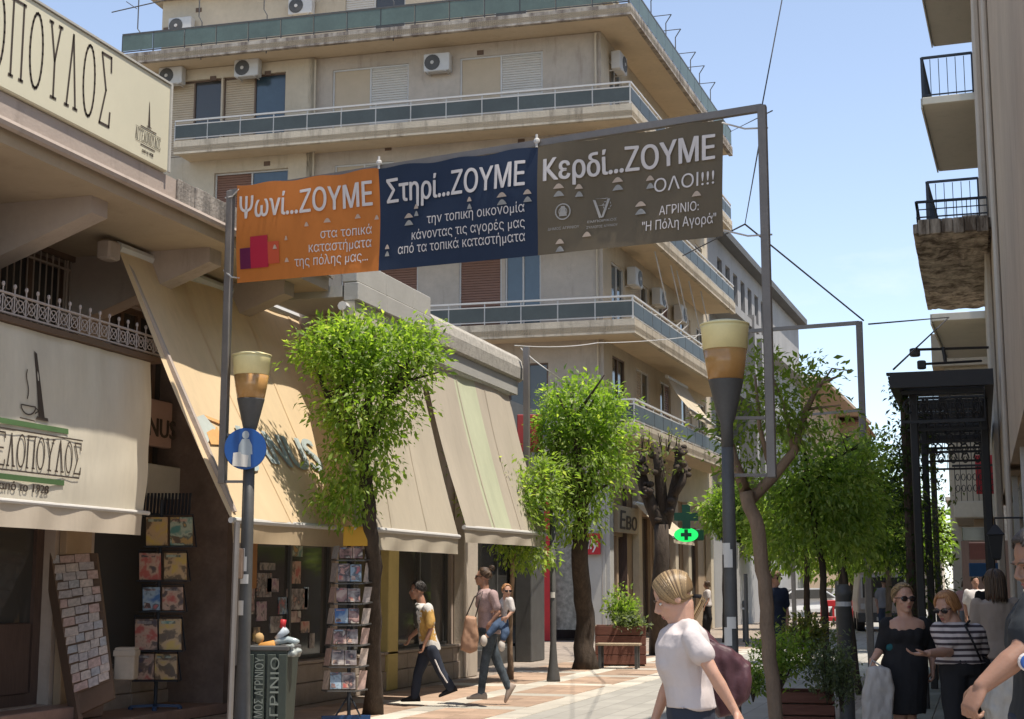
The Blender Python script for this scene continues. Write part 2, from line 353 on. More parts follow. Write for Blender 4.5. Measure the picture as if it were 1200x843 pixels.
# ================================================================= MAIN APARTMENT BUILDING
C0 = at(710, 688, 41); C0.z = 0
aA = math.radians(2.6); aB = math.radians(2.1)
dA = Vector((-math.cos(aA), -math.sin(aA), 0)); nA = Vector((math.sin(aA), -math.cos(aA), 0))
dB = Vector((math.sin(aB), math.cos(aB), 0)); nB = Vector((math.cos(aB), -math.sin(aB), 0))
TA = frame(C0, dA, nA); TB = frame(C0, dB, nB)
def fA(u, v, b=0):
    p = pl(u, v, C0+nA*b, nA); return ((p-C0).dot(dA), p.z)
def fB(u, v, b=0):
    p = pl(u, v, C0+nB*b, nB); return ((p-C0).dot(dB), p.z)
bld = thing('apartment_building', 'big beige corner apartment building with wraparound balconies behind the banner', 'building', C0)
LB = 14.2; LAe = fA(144, 60, 1.1)[0]
levels = [(5.50, 5.85), (8.29, 8.69), (11.34, 11.74), (14.36, 14.77), (17.37, 17.70)]
def corner(b): # plan point offset b outside both facades
    # solve C0 + nA*b + dA*s  ==  C0 + nB*b + dB*t
    a11, a12, a21, a22 = dA.x, -dB.x, dA.y, -dB.y; r = nB*b-nA*b; det = a11*a22-a12*a21
    s_ = (r.x*a22-a12*r.y)/det; return C0+nA*b+dA*s_
# --- wall A with openings
def op(u0, v0, u1, v1, b=0):
    a1, z1 = fA(u0, v0, b); a0, z0 = fA(u1, v1, b); return (a0, a1, z0, z1)
F4 = 14.6; F3 = 11.55; F2 = 8.45; F5 = 17.6
wa = lambda u, v=150: fA(u, v)[0]
opsR = []; winsR = []
def W_(u0, u1, z0, z1, kind, leaves=1, fm=None, lst=None):
    vv = 421+ (0) ; a1 = fA(u0, 90 if z0 > 14 else 320)[0]; a0 = fA(u1, 90 if z0 > 14 else 320)[0]
    lst.append((a0, a1, z0, z1, kind, leaves, fm))
WR = []; WL = []
W_(390, 479, F4, 17.0, ['shutter', 'panel'], 2, M_alu, WR)
W_(539, 636, F4, 17.0, ['shutter', 'panel'], 2, M_alu, WR)
W_(198, 262, F4, 17.05, ['pane', 'shutterb'], 2, M_winframe, WL)
W_(264, 337, F4, 17.05, ['blue', 'shutterb'], 2, M_winframe, WL)
W_(390, 460, F3, 14.0, ['shutter', 'panel'], 2, M_alu, WR)
W_(539, 636, F3, 14.0, ['pane', 'shutterb'], 2, M_alu, WR)
W_(250, 337, F3, 14.0, ['blue', 'shutterbr'], 2, M_white, WL)
W_(538, 588, F2, 11.0, 'shutterbr', 1, M_white, WR)
W_(592, 634, F2, 11.0, 'blue', 2, M_white, WR)
W_(400, 490, F2, 11.0, 'shutterbr', 2, M_white, WR)
W_(596, 642, 5.3, 7.75, 'pane', 2, M_winframe, WR)
aS = fA(370, 110)[0]
mb = MB(TA); wall_open(mb, -.0, aS, 5.5, 17.4, [(x[0], x[1], x[2], x[3]) for x in WR]); mb.build('wall', M_plaster2, bld)
mb = MB(TA); wall_open(mb, aS, LAe+.1, 5.5, 17.4, [(x[0], x[1], x[2], x[3]) for x in WL], .3, .14); mb.box(aS, aS+.2, -.05, .14, 5.5, 17.4); mb.build('wall', M_plaster, bld)
for L_, b in ((WR, -.10), (WL, -.02)):
    for x in L_: window(TA, x[0], x[1], x[2], x[3], bld, x[4], x[6], b=b, leaves=x[5])
# --- wall B
WB = []
def Wb(a0, a1, z0, z1, kind, leaves=1, fm=None): WB.append((a0, a1, z0, z1, kind, leaves, fm))
for z in (F4, F3, F2, 5.7):
    Wb(.9, 2.3, z, z+2.35, ['blue' if z != 5.7 else 'pane']*2, 2, M_white if z != 5.7 else M_winframe); Wb(3.6, 5.2, z, z+2.35, ['shutterb', 'pane'], 2, M_white)
    Wb(6.6, 8.0, z, z+2.35, ['pane', 'shutterbr'], 2, M_white); Wb(9.6, 11.2, z, z+2.35, ['pane', 'shutterb'], 2, M_white); Wb(12.2, 13.4, z+.9, z+2.3, 'pane', 2, M_white)
mb = MB(TB); wall_open(mb, 0, LB, 5.5, 17.4, [x[:4] for x in WB]); mb.build('wall', M_plaster, bld)
for x in WB: window(TB, x[0], x[1], x[2], x[3], bld, x[4], x[6], leaves=x[5])
# back volume so the sky never shows through
pb = [C0+nA*-.4+nB*-.4, C0+dB*LB-nB*.4, C0+dB*LB-nB*9, C0+dB*12+dA*LAe, C0+dA*LAe-nA*.4]
mb = MB(); mb.prism([(p.x, p.y) for p in pb], 5.3, 17.36); mb.build('core', M_plaster2, bld)
mb = MB(TA); mb.box(.5, 14, -8, -2.6, 0, 5.3); mb.build('core', M_plaster2, bld)
mb = MB(TB); mb.box(LB-.02, LB+.2, -9, .0, 0, 17.4); mb.build('wall', M_plaster2, bld)
# penthouse: setback wall and flat roof
za = fA(190, 30, -1.2)[0]
mb = MB(TA); wall_open(mb, 1.2, za, 17.6, 20.35, [(2.5, 4.6, 17.7, 20.0), (6.4, 8.4, 17.7, 20)], .15, -1.2); mb.box(za-.1, za, -8, -1.205, 17.6, 20.35); mb.build('wall', M_plaster, bld)
for a in (2.5, 6.4): window(TA, a, a+2.05, 17.7, 20, bld, ['pane', 'shutter'], M_white, b=-1.3, leaves=2)
mb = MB(TA); mb.box(.6, za+.35, -9, -.75, 20.37, 20.62); mb.box(.55, za+.4, -9, -.7, 20.62, 20.72); mb.build('roof', M_concrete, bld)
mb = MB(TB); mb.box(1.2, LB, -6, -1.3, 17.6, 20.3); mb.build('wall', M_plaster, bld)
# --- balconies
def balcony(i, aL, bR, style, parent, b=1.2):
    z0, z1 = levels[i]; c = corner(b); ci = corner(-.25)
    A0 = C0+dA*aL+nA*b; A1 = C0+dA*aL-nA*.25; B0 = C0+dB*bR+nB*b; B1 = C0+dB*bR-nB*.25
    P = [(p.x, p.y) for p in (A1, A0, c, B0, B1, ci)]
    mb = MB(); mb.prism(P, z0+.06, z0+.22); s = mb.build('balcony', M_soffit, parent)
    # upstand (fascia) round the edge
    mb = MB(); t = .14
    c2 = corner(b-t)
    q = lambda pts, a, z: mb.prism([(p.x, p.y) for p in pts], a, z)
    q((A0, c, c2, C0+dA*aL+nA*(b-t)), z0, z1); q((c, B0, C0+dB*bR+nB*(b-t), c2), z0, z1)
    mb.box  # noqa
    mb.build('fascia', M_conc2 if i == 4 else M_concrete, s)
    rail = M_white if style else M_dkmetal; gl = M_greenglass2 if style else M_greenglass
    for (p, e, d, n) in ((C0+dA*aL+nA*(b-.06), corner(b-.06), -dA, nA), (corner(b-.06), C0+dB*bR+nB*(b-.06), dB, nB)):
        L = (e-p).length; k = max(1, round(L/1.05)); st = L/k; zt = z1+.66
        T = frame(p, d, n)
        m = MB(T); m.box(0, L, -.03, .03, zt-.05, zt)
        if style: m.box(0, L, -.02, .02, zt-.17, zt-.14)
        m.box(0, L, -.015, .015, z1+.06, z1+.09); m.build('rail', rail, s)
        for j in range(k+1):
            m = MB(T); x = min(j*st, L-.02); m.box(x-.015, x+.015, -.014, .014, z1-.05, zt-.05); m.build('post', rail, s)
            if j < k:
                m = MB(T); m.box(x+.02, x+st-.02, .016, .024, z1+.10, zt-.18 if style else zt-.06); m.build('glass_panel', gl, s)
    return s
balcony(4, LAe, LB-.6, 0, bld); balcony(3, LAe-1.9, LB-1, 1, bld); balcony(2, LAe-1.9, LB-.8, 1, bld); balcony(1, 10.5, LB-.6, 1, bld); balcony(0, 1.3, LB-.4, 1, bld)
# left side return of top balcony, drain stains, small vents, pipes
for (u, v) in ((250, 92), (314, 86), (456, 58), (563, 62), (612, 36), (195, 35), (233, 12), (313, 192), (455, 174), (611, 166)):
    zz = 17.1 if v > 50 and v < 100 else (19.6 if v < 36 else 14.05)
    b = -1.2 if zz > 18 else (.14 if u < 370 else 0)
    a = fA(u, v, b)[0]; z = fA(u, v, b)[1]
    m = MB(TA); m.box(a-.10, a+.10, b, b+.02, z-.07, z+.07); m.build('vent', M_winframe, bld)
for u in (372, 700): 
    a = fA(u, 110)[0]; m = MB(TA); m.tube([(a, .2, 11.8), (a, .2, 17.3)], .03, 6); m.build('drainpipe', M_plaster, bld)
m = MB(TA); m.tube([(.15, .06, 5.6), (.15, .06, 17.3)], .035, 6); m.build('drainpipe', M_plaster, bld)
# ground floor: pillars, beam, dark shops
mb = MB(TA); mb.box(0, 14, -.3, 0, 4.7, 5.5); mb.build('beam', M_plaster2, bld)
mb = MB(TB); mb.box(0, LB, -.3, .0, 4.3, 5.5); mb.build('beam', M_plaster, bld)
mb = MB(TA); wall_open(mb, -.2, 14, 0, 4.7, [(1.2, 3.4, .45, 4.0), (4.2, 7.5, .5, 4)], .3, -2.2); mb.build('wall', M_darkwood, bld)
for a0, a1 in ((1.2, 3.4), (4.2, 7.5)): window(TA, a0, a1, .45, 4, bld, 'pane', M_dkmetal, b=-2.35, leaves=2)
mb = MB(TA); mb.bbox(2.6, 8.5, -2.19, -.6, 0, .35, .02); mb.build('step', M_stone, bld)
for a, w_, m_ in ((0, .55, M_greystone), (1.55, .3, M_red), (2.0, .5, M_darkwood), (3.9, .5, M_plaster2), (6.5, .5, M_plaster2)):
    MB(TA).bbox(a, a+w_, -.5, -.02, 0, 4.7, .015).build('pillar', m_, bld)
M_graf = mat('pasted_notice_panel', (.27, .27, .24), .8, .45, 7., 0)
MB(TA).box(.56, 1.5, -.35, -.28, 0.3, 3.6).build('panel', M_graf, bld)
M_tan = mat('tan_shopfront', (.36, .26, .17), .85, .12, 1.5, .1, 20)
mb = MB(TB); wall_open(mb, 0, LB, 0, 4.3, [(.8, 1.5, .1, 2.9), (1.7, 2.5, .9, 2.9), (4.2, 5.4, .1, 3.6), (6.2, 7.6, .6, 3.4), (8.4, 9.4, .1, 3.6), (10.6, 12.2, .5, 3.5)], .25, -.1); mb.build('wall', M_tan, bld)
for a0, a1, z0, z1 in ((.8, 1.5, .1, 2.9), (1.7, 2.5, .9, 2.9), (4.2, 5.4, .1, 3.6), (6.2, 7.6, .6, 3.4), (8.4, 9.4, .1, 3.6), (10.6, 12.2, .5, 3.5)):
    window(TB, a0, a1, z0, z1, bld, 'pane', M_winframe, b=-.25, leaves=2 if a1-a0 > 1 else 1)
for a in (.05, 3.2, 5.7, 7.9, 9.8, 13.4): MB(TB).bbox(a, a+.38, -.09, .12, 0, 4.3, .015).build('pillar', M_greystone if a < 1 else M_plaster, bld)
# café fascia with script sign, small white awning, red square sign
m = MB(TB); m.box(.9, 3.1, .0, .12, 3.0, 3.75); fs = m.build('sign_board', mat('tan_sign', (.36, .29, .2), .7, .06), bld)
m = MB(); text_on(m, 'Ево', lambda x, z: TB @ Vector((x, .13, z)), 1.1, 2.9, 3.1, 3.62, .03, ital=.15); m.build('lettering', M_text, fs)
m = MB(TA); m.bbox(.12, .62, .06, .12, 2.35, 2.93, .01)
rs = one(m, 'hanging_sign', M_red, 'square red sign with white lettering beside the cafe corner', 'sign')
m = MB(); text_on(m, 'illy', lambda x, z: TA @ Vector((-x, .13, z)), -.55, -.2, 2.5, 2.78, .02, ital=.1); m.build('lettering', M_textw, rs)
# cafe awning
def sheet_awning(name, p0, p1, q0, q1, mt_, label, val=.0, sag=.04, vm=None, thick=.012, nu=24, nv=16, group=None, wob=.0, vn=1):
    # cloth between top edge p0-p1 and bottom edge q0-q1, plus a hanging valance
    p0, p1, q0, q1 = map(Vector, (p0, p1, q0, q1)); t = thing(name, label, 'awning', (p0+p1)/2, 0, group)
    nrm = (p1-p0).cross(q0-p0).normalized()
    def fn(u, v):
        a = p0.lerp(p1, u); b = q0.lerp(q1, u); p = a.lerp(b, v)
        return p + nrm*(-sag*math.sin(math.pi*v)*(.6+.4*math.sin(math.pi*u)) + wob*noise.noise(Vector((u*6, v*1.5, p0.y))) + wob*.35*noise.noise(Vector((u*22+v*5, v*3, p0.y+4)))) if nrm.z > 0 else p - nrm*(-sag*math.sin(math.pi*v)+wob*noise.noise(Vector((u*6, v*1.5, p0.y))))
    m = MB(); m.grid(fn, nu, nv); c = m.build('canvas', mt_, t, True)
    m = MB(); m.tube([q0+(q0-q1).normalized()*.03, q1+(q1-q0).normalized()*.03], .03, 8); m.build('front_bar', M_white, t)
    m = MB(); m.tube([p0, p1], .06, 8); m.build('roller', M_alu, t)
    K_ = max(2, round((q1-q0).length/1.15))
    for k_ in range(1, K_):
        u_ = k_/K_; m = MB(); nn_ = nrm if nrm.z > 0 else -nrm; m.grid(lambda a, v: fn(u_+(a-.5)*.010, v)+nn_*.007, 1, 16); m.build('seam', mt_, t)
    if val:
        m = MB(); m.grid(lambda u, v: q0.lerp(q1, u)+Vector((.015*math.sin(u*23+v*2)*v, 0, -.03-val*v)), nu*2, 3); m.build('valance', vm or mt_, t, True)
    return t, c, fn
M_awncream = cloth('cream_awning', (.62, .53, .39), .22, .05, 1.5, .15, 8)
cp = lambda a, b, z: TB @ Vector((a, b, z))
sheet_awning('shop_awning', cp(2.6, .15, 3.9), cp(5.4, .15, 3.9), cp(2.6, 1.3, 2.9), cp(5.4, 1.3, 2.9), M_awncream, 'small white awning over the cafe front by the pruned tree', .15)
# awning arms on the upper balconies (white folding frames)
for i, (a, z) in enumerate(((2.1, 11.25), (4.1, 11.25), (4.9, 11.25), (6.6, 11.25), (8.4, 11.25), (3.3, 14.3))):
    m = MB(TB); m.tube([(a, 1.0, z), (a+.9, 1.15, z-1.55), (a+.75, 1.0, z-1.75), (a+.1, .5, z-1.9), (a, .1, z-1.9)], .022, 6)
    one(m, 'awning_frame', M_white, 'bent white awning arm, %s from the street corner%s' % (ordn(i), ' under the third balcony' if i < 5 else ' above the banner'), 'awning arm', 'white awning arms on the side balconies')
sheet_awning('balcony_awning', cp(5.4, .5, 8.0), cp(8.2, .5, 8.0), cp(5.0, 1.3, 6.9), cp(8.0, 1.45, 6.7), M_awncream, 'half open cream awning hanging over the lowest balcony', .12, .05)
# AC units ---------------------------------------------------------------
def ac_unit(T, a, b, z, label, w=.8, h=.55, fanside=1):
    t = thing('air_conditioner', label, 'air conditioner', T @ Vector((a, b, z)), 0, 'air conditioners on the beige building')
    m = MB(T); m.bbox(a-w/2, a+w/2, b+.08, b+.36, z, z+h, .02); m.build('casing', M_alu, t)
    cx = a+.13*fanside; m = MB(T)
    ring = lambda r, y: [(cx+r*math.cos(k*math.pi/8), y, z+h/2+r*math.sin(k*math.pi/8)) for k in range(16)]
    m.loft([ring(.24, b+.35), ring(.24, b+.372), ring(.2, b+.378)]); g_ = m.build('fan_guard', M_dkmetal, t)
    m = MB(T); m.loft([ring(.06, b+.37), ring(.05, b+.39)]); m.build('hub', M_white, g_)
    for s in (-1, 1):
        m = MB(T); m.box(a+s*w*.35-.015, a+s*w*.35+.015, b, b+.36, z-.03, z); m.build('bracket', M_white, t)
for (u, v, b, lab) in ((200, 99, .14, 'air conditioner above the leftmost balcony window, next to the shop sign'), (289, 90, .14, 'air conditioner between the two brown framed balcony windows'), (512, 84, 0, 'air conditioner between the two white shuttered windows'),
                       (211, 40, -1.2, 'air conditioner at the left end of the roof terrace'), (352, 17, -1.2, 'air conditioner in the middle of the roof terrace')):
    a, z = fA(u, v, b+.3); ac_unit(TA, a, b, z, lab, fanside=1 if u != 0 else -1)
ac_unit(TB, 1.2, 0, 16.55, 'air conditioner high up round the corner on the street side wall', fanside=1)
for a, z, l in ((2.7, 10.35, 'first air conditioner round the corner below the banner'), (5.7, 10.3, 'second air conditioner round the corner below the banner'), (8.7, 10.3, 'farthest air conditioner on the street side wall')): ac_unit(TB, a, 0, z, l)
# roof antennas and terrace posts
def antenna(p, h, arm, label, name='antenna', d=Vector((1, 0, 0))):
    m = MB(); p = Vector(p); m.tube([p, p+Vector((0, 0, h*.72)), p+Vector((.08, 0, h))+d*.1], .018, 5); m.tube([p+Vector((.08, 0, h))+d*.1, p+Vector((.08, 0, h*1.02))-d*arm], .014, 5)
    one(m, name, M_dkmetal, label, 'antenna' if name == 'antenna' else 'awning post', 'metal posts along the roof terrace' if name != 'antenna' else None)
for i, a in enumerate((2.0, 3.9, 5.2, 7.4, 8.8, 10.6)):
    antenna(TB @ Vector((a, 1.02, 18.3)), .95, 1.2, 'thin bent metal post on roof terrace edge, %s from the corner' % ordn(i), 'terrace_post', nB)
pA = TA @ Vector((fA(166, 40, .9)[0], .9, 17.9))
m = MB(); m.tube([pA, pA+Vector((0, 0, .5)), pA+Vector((-.15, 0, .7)), pA+Vector((-.15, 0, 1.75))], .02, 5); m.tube([pA+Vector((-1.1, 0, 1.35)), pA+Vector((1.1, 0, 1.55))], .02, 5); m.tube([pA+Vector((-.4, -.3, 1.5)), pA+Vector((-.4, .3, 1.5))], .012, 5)
one(m, 'antenna', M_dkmetal, 'thin T shaped antenna at the left end of the roof terrace', 'antenna')
for i, u in enumerate((238, 314, 462)):
    a = fA(u, 30, 1.05)[0]; m = MB(TA); m.tube([(a, 1.12, 17.3), (a, 1.12, 18.5), (a+.12, 1.1, 18.7), (a+.12, 1.1, 20.6)], .018, 5); one(m, 'terrace_post', M_dkmetal, 'thin bent post rising from terrace railing, %s from the left' % ordn(i), 'awning post', 'metal posts along the roof terrace')
# ================================================================= LEFT SHOPS
XW = -9.4; XE = -7.45; ZE = 5.46
TL = frame((XW, 0, 0), (0, 1, 0), (1, 0, 0))            # a = Y along the street, b = out from the wall
Yw = lambda u, v, X=XW: gx(u, v, X).y
def covermat(c1, c2, c3, sc):
    m = mat('printed_cover', c1, .35, 0, spec=.5); N = m.node_tree.nodes; Lk = m.node_tree.links; g = [n for n in N if n.type == 'NEW_GEOMETRY'][0]
    sc *= .6
    n1 = N.new('ShaderNodeTexNoise'); n1.inputs['Scale'].default_value = sc; n1.inputs['Detail'].default_value = 3; n1.inputs['Distortion'].default_value = .3; Lk.new(g.outputs['Position'], n1.inputs['Vector']); r = N.new('ShaderNodeValToRGB'); r.color_ramp.interpolation = 'EASE'
    E_ = r.color_ramp.elements; E_[0].position = .34; E_[0].color = (*c1, 1); E_[1].position = .66; E_[1].color = (*c3, 1); e = E_.new(.5); e.color = (*c2, 1); e = E_.new(.58); e.color = (*[x*.3 for x in c2], 1)
    Lk.new(n1.outputs[0], r.inputs[0]); Lk.new(r.outputs[0], N['Principled BSDF'].inputs['Base Color']); return m
M_mag = [covermat(*c) for c in (((.40, .09, .07), (.45, .30, .22), (.08, .06, .07), 13), ((.05, .13, .32), (.30, .38, .45), (.45, .12, .12), 12), ((.50, .34, .08), (.45, .30, .16), (.12, .08, .05), 12), ((.42, .38, .34), (.22, .18, .17), (.45, .25, .2), 16), ((.22, .10, .17), (.40, .30, .30), (.10, .09, .12), 14), ((.08, .20, .17), (.35, .38, .28), (.40, .25, .08), 13), ((.48, .36, .30), (.28, .16, .14), (.50, .45, .38), 15), ((.13, .12, .12), (.30, .25, .22), (.05, .05, .06), 14))]
yE = gx(388, 284, XE).y
s1 = thing('shop_building', 'low shop building with deep concrete eave carrying the long letter sign', 'building', (XW, 10, 0))
y118 = Yw(118, 300)
ops = [(gx(-40, 330, XW).y, gx(84, 330, XW).y, 4.15, 5.0), (y118+.25, yE-.2, 2.55, 4.75), (10.6, gx(62, 700, XW).y, .25, 2.35), (gx(108, 700, XW).y, gx(285, 700, XW).y, .55, 2.35), (gx(292, 700, XW).y, yE-.1, .55, 2.4)]
m = MB(TL); wall_open(m, 4, yE, 0, 5.05, ops, .22); m.build('wall', M_shopwall, s1)
m = MB(); m.box(XW-7, XW-.23, 4, yE, 0, 5.6); m.build('core', M_shopwall, s1)
# eave: slab, moulded edge, gutter, bracket beams
m = MB(); m.box(XW-2, XE-.02, 4, yE, 5.06, 5.32); m.build('eave', M_soffit if 0 else mat('eave_soffit', (.40, .32, .23), .9, .08, 1., .15, 20, stain=.3, stain_col=(.2, .14, .1)), s1)
m = MB(); m.box(XE-.02, XE+.02, 4, yE, 5.22, ZE); m.box(XE-.18, XE-.02, 4, yE, ZE-.075, ZE-.002); m.tube([(XE+.05, 4, 5.2), (XE+.05, yE-2.0, 5.2)], .045, 8); m.build('eave_edge', M_eave, s1)
m = MB()
yy = gx(205, 190, XE).y
while yy < yE:
    d = .1+.25*random.random(); m.bbox(XE+.021, XE+.04+.02*random.random(), yy, min(yy+d, yE), 5.2+.03*random.random(), ZE+.01, .006); yy += d
m.build('weathered_edge', M_eavew, s1)
for u in (-130, 20, 168, 262, 340):
    yb = Yw(u, 260, -8.6); m = MB(); T = frame((0, yb, 0), (1, 0, 0), (0, 1, 0)); m.T = T
    m.loft([[(XW, -.13, 4.35), (XW, .13, 4.35), (XW, .13, 5.06), (XW, -.13, 5.06)], [(XW+.35, -.13, 4.42), (XW+.35, .13, 4.42), (XW+.35, .13, 5.06), (XW+.35, -.13, 5.06)], [(XE-.25, -.13, 4.9), (XE-.25, .13, 4.9), (XE-.25, .13, 5.06), (XE-.25, -.13, 5.06)]]); m.build('bracket_beam', M_eave, s1)
# upper window with grille
for o, k, L in ((ops[0], 'pane', 3), (ops[1], 'pane', 4)):
    f = window(TL, o[0], o[1], o[2], o[3], s1, 'pane', M_winframe, b=-.16, leaves=L, fw=.07)
o = ops[0]; m = MB(TL); m.box(o[0]-.09, o[1]+.09, 0, .05, o[3], o[3]+.1); m.box(o[1], o[1]+.09, 0, .05, o[2]-.12, o[3]); m.build('window_surround', M_winframe, s1)
m = MB(TL)
for i in range(16):
    a = o[0]+(o[1]-o[0])*(i+.5)/16; m.tube([(a, .02, o[2]), (a, .02, o[3])], .008, 4)
m.tube([(o[0], .02, o[3]-.1), (o[1]-.05, .02, o[3]-.1)], .014, 5); m.tube([(o[1]-.12, .02, o[2]), (o[1]-.12, .02, o[3])], .014, 5); m.build('window_grille', M_shopwall, s1)
# door and shop windows at street level
d = ops[2]; f = window(TL, d[0], d[1], d[2], d[3], s1, 'pane', M_darkwood, b=-.2, leaves=2, fw=.13)
for a in (d[0]+.16, (d[0]+d[1])/2+.1):
    w_ = (d[1]-d[0])/2-.28
    m = MB(TL); m.bbox(a, a+w_, -.17, -.12, d[2]+.12, d[2]+.85, .03); m.build('door_panel', M_darkwood, s1)
for o, L in ((ops[3], 2), (ops[4], 3)): window(TL, o[0], o[1], o[2], o[3], s1, 'pane', M_dkmetal, b=-.12, leaves=L, fw=.05)
# plinth of separate stones
a = ops[3][0]-.2; i = 0
while a < yE:
    l = .9
    for z0, z1, b1 in ((.0, .27, .12), (.275, .50, .10), (.505, .55, .14)):
        m = MB(TL); m.bbox(a, min(a+l-.008, yE), .005, b1, z0+.001, z1, .008); m.build('stone', M_stone, s1)
    a += l; i += 1
m = MB(TL); m.bbox(4, 17.2, .005, .85, 0, .12, .01); m.build('step', M_marble, s1)
m = MB(TL); m.bbox(4, gx(75, 800, XW).y, .145, .5, .125, .26, .01); m.build('step', M_marble, s1)
m = MB(TL); m.bbox(gx(66, 700, XW).y, gx(96, 700, XW).y, .005, .10, .13, 2.5, .01); m.build('pilaster', M_tan, s1)
# fascia sign in the shade under the awning
p0 = gx(150, 500, XW+.1); p1 = gx(262, 540, XW+.1); zt = gx(175, 467, XW+.1).z; zb = gx(175, 522, XW+.1).z
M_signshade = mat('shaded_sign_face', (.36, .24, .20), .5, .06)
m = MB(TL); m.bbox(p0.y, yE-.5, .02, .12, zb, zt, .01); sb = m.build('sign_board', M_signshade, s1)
m = MB(); y0, y1 = gx(162, 500, XW+.12).y, gx(205, 500, XW+.12).y; zc = gx(185, 512, XW+.12).z
text_on(m, 'JANUS', lambda x, z: Vector((XW+.125, x, z)), y0-.12, y1, zc, zc+.23, .03)
text_on(m, 'AGR', lambda x, z: Vector((XW+.125, x, z)), y1+.25, y1+.75, zc, zc+.23, .03)
m.build('lettering', M_text, sb)
m = MB(TL); m.bbox(gx(172, 600, XW).y-.3, gx(228, 600, XW).y, .02, .18, gx(190, 585, XW).z, gx(190, 548, XW).z, .01); m.build('shutter_box', M_greystone, s1)
# stroke letters -----------------------------------------------------
GL = {'Π': [[(.12, 0), (.12, 1)], [(.88, 0), (.88, 1)], [(0, 1), (1, 1)], [(0, 0), (.26, 0)], [(.74, 0), (1, 0)]],
      'Ο': [[(.5+.48*math.cos(t*math.pi/12), .5+.5*math.sin(t*math.pi/12)) for t in range(25)]],
      'Υ': [[(.12, 1), (.5, .5)], [(.88, 1), (.5, .5)], [(.5, .5), (.5, 0)], [(0, 1), (.26, 1)], [(.74, 1), (1, 1)], [(.3, 0), (.7, 0)]],
      'Λ': [[(.14, 0), (.5, 1)], [(.5, 1), (.86, 0)], [(0, 0), (.3, 0)], [(.7, 0), (1, 0)]],
      'Σ': [[(.95, .8), (.92, 1), (.1, 1), (.55, .5), (.08, 0), (.92, 0), (.96, .2)]],
      'Ε': [[(.15, 0), (.15, 1)], [(0, 1), (.9, 1), (.92, .85)], [(.15, .52), (.7, .52)], [(0, 0), (.92, 0), (.94, .15)]],
      'Γ': [[(.2, 0), (.2, 1)], [(0, 1), (.9, 1), (.92, .8)], [(.05, 0), (.4, 0)]],
      'Α': [[(.12, 0), (.5, 1)], [(.5, 1), (.88, 0)], [(.25, .35), (.75, .35)], [(0, 0), (.26, 0)], [(.74, 0), (1, 0)]]}
def strokes(m, word, fn, x0, x1, z0, z1, th=.02, gap=.45, n=(0, 0, 0)):
    k = len(word); wl = (x1-x0)/(k+(k-1)*gap); T = m.T; m.T = None
    for i, ch in enumerate(word):
        xa = x0+i*wl*(1+gap)
        for pl_ in GL[ch]:
            for j in range(len(pl_)-1):
                (ax, az), (bx, bz) = pl_[j], pl_[j+1]; A = Vector((xa+ax*wl, z0+az*(z1-z0))); B = Vector((xa+bx*wl, z0+bz*(z1-z0)))
                d_ = (B-A).normalized(); nn = Vector((-d_.y, d_.x))*th/2; A = A-d_*th*.4; B = B+d_*th*.4
                m.add([fn(*(A+nn)), fn(*(A-nn)), fn(*(B-nn)), fn(*(B+nn))], [(0, 1, 2, 3)])
    m.T = T
# the long box sign on the eave
ys1 = gx(195, 140, XE+.02).y; zs0 = ZE+.0; zs1 = gx(195, 100, XE+.02).z
t = thing('letter_sign', 'long cream box sign with tall thin brown letters standing on the eave', 'sign', (XE, ys1-3, ZE))
M_signface = mat('cream_sign_face', (.60, .56, .42), .5, .05, .8)
m = MB(); m.bbox(XE-.16, XE+.06, 5.0, ys1, zs0+.01, zs1, .012); m.build('sign_box', M_signface, t)
m = MB(); m.box(XE-.17, XE+.075, 5, ys1+.012, zs1-.002, zs1+.018); m.box(XE+.061, XE+.078, ys1-.02, ys1+.012, zs0+.012, zs1); m.build('trim', M_greystone, t)
S = lambda x, z: Vector((XE+.064, x, z))
yl = gx(5, 40, XE).y; yr = gx(124, 90, XE).y; lw = (yr-yl)/(6+5*.42)
m = MB(); strokes(m, 'ΠΟΥΛΟΣ', S, yl, yr, zs0+.15, zs1-.09, .024, .42); strokes(m, 'ΑΓΓΕΛΟ', S, yl-lw*(6*1.42), yl-lw*.42, zs0+.15, zs1-.09, .024, .42)
def emblem(m, S, c, z, s, green=None):
    # spire, steaming cup, bars and small name
    m.add([S(c-.02*s, z+.30*s), S(c+.09*s, z+.30*s), S(c+.02*s, z+.95*s), S(c+.0*s, z+1.0*s)], [(0, 1, 2, 3)])
    m.add([S(c-.08*s, z+.275*s), S(c+.15*s, z+.275*s), S(c+.15*s, z+.30*s), S(c-.08*s, z+.30*s)], [(0, 1, 2, 3)])
    strokes(m, 'ΑΓΓΕΛΟΠΟΥΛΟΣ', S, c-.62*s, c+.62*s, z-.18*s, z+.12*s, .016*s, .25)
    for zz, a, b_, h in ((.15, -.62, .64, .012), (-.23, -.60, .62, .012)):
        m.add([S(c+a*s, z+zz*s), S(c+b_*s, z+zz*s), S(c+b_*s, z+(zz+h)*s), S(c+a*s, z+(zz+h)*s)], [(0, 1, 2, 3)])
yc = gx(168, 130, XE).y; emblem(m, S, yc, zs0+.25, .36)
for zz, a, b_ in ((.2, -.38, .4), (-.3, -.36, .36)): m.add([S(yc+a*.36, zs0+.25+zz*.36), S(yc+b_*.36, zs0+.25+zz*.36), S(yc+b_*.36, zs0+.25+(zz+.03)*.36), S(yc+a*.36, zs0+.25+(zz+.03)*.36)], [(0, 1, 2, 3)])
text_on(m, 'από το 1928', S, yc-.1, yc+.1, zs0+.08, zs0+.115, .01)
m.build('lettering', M_text, t)
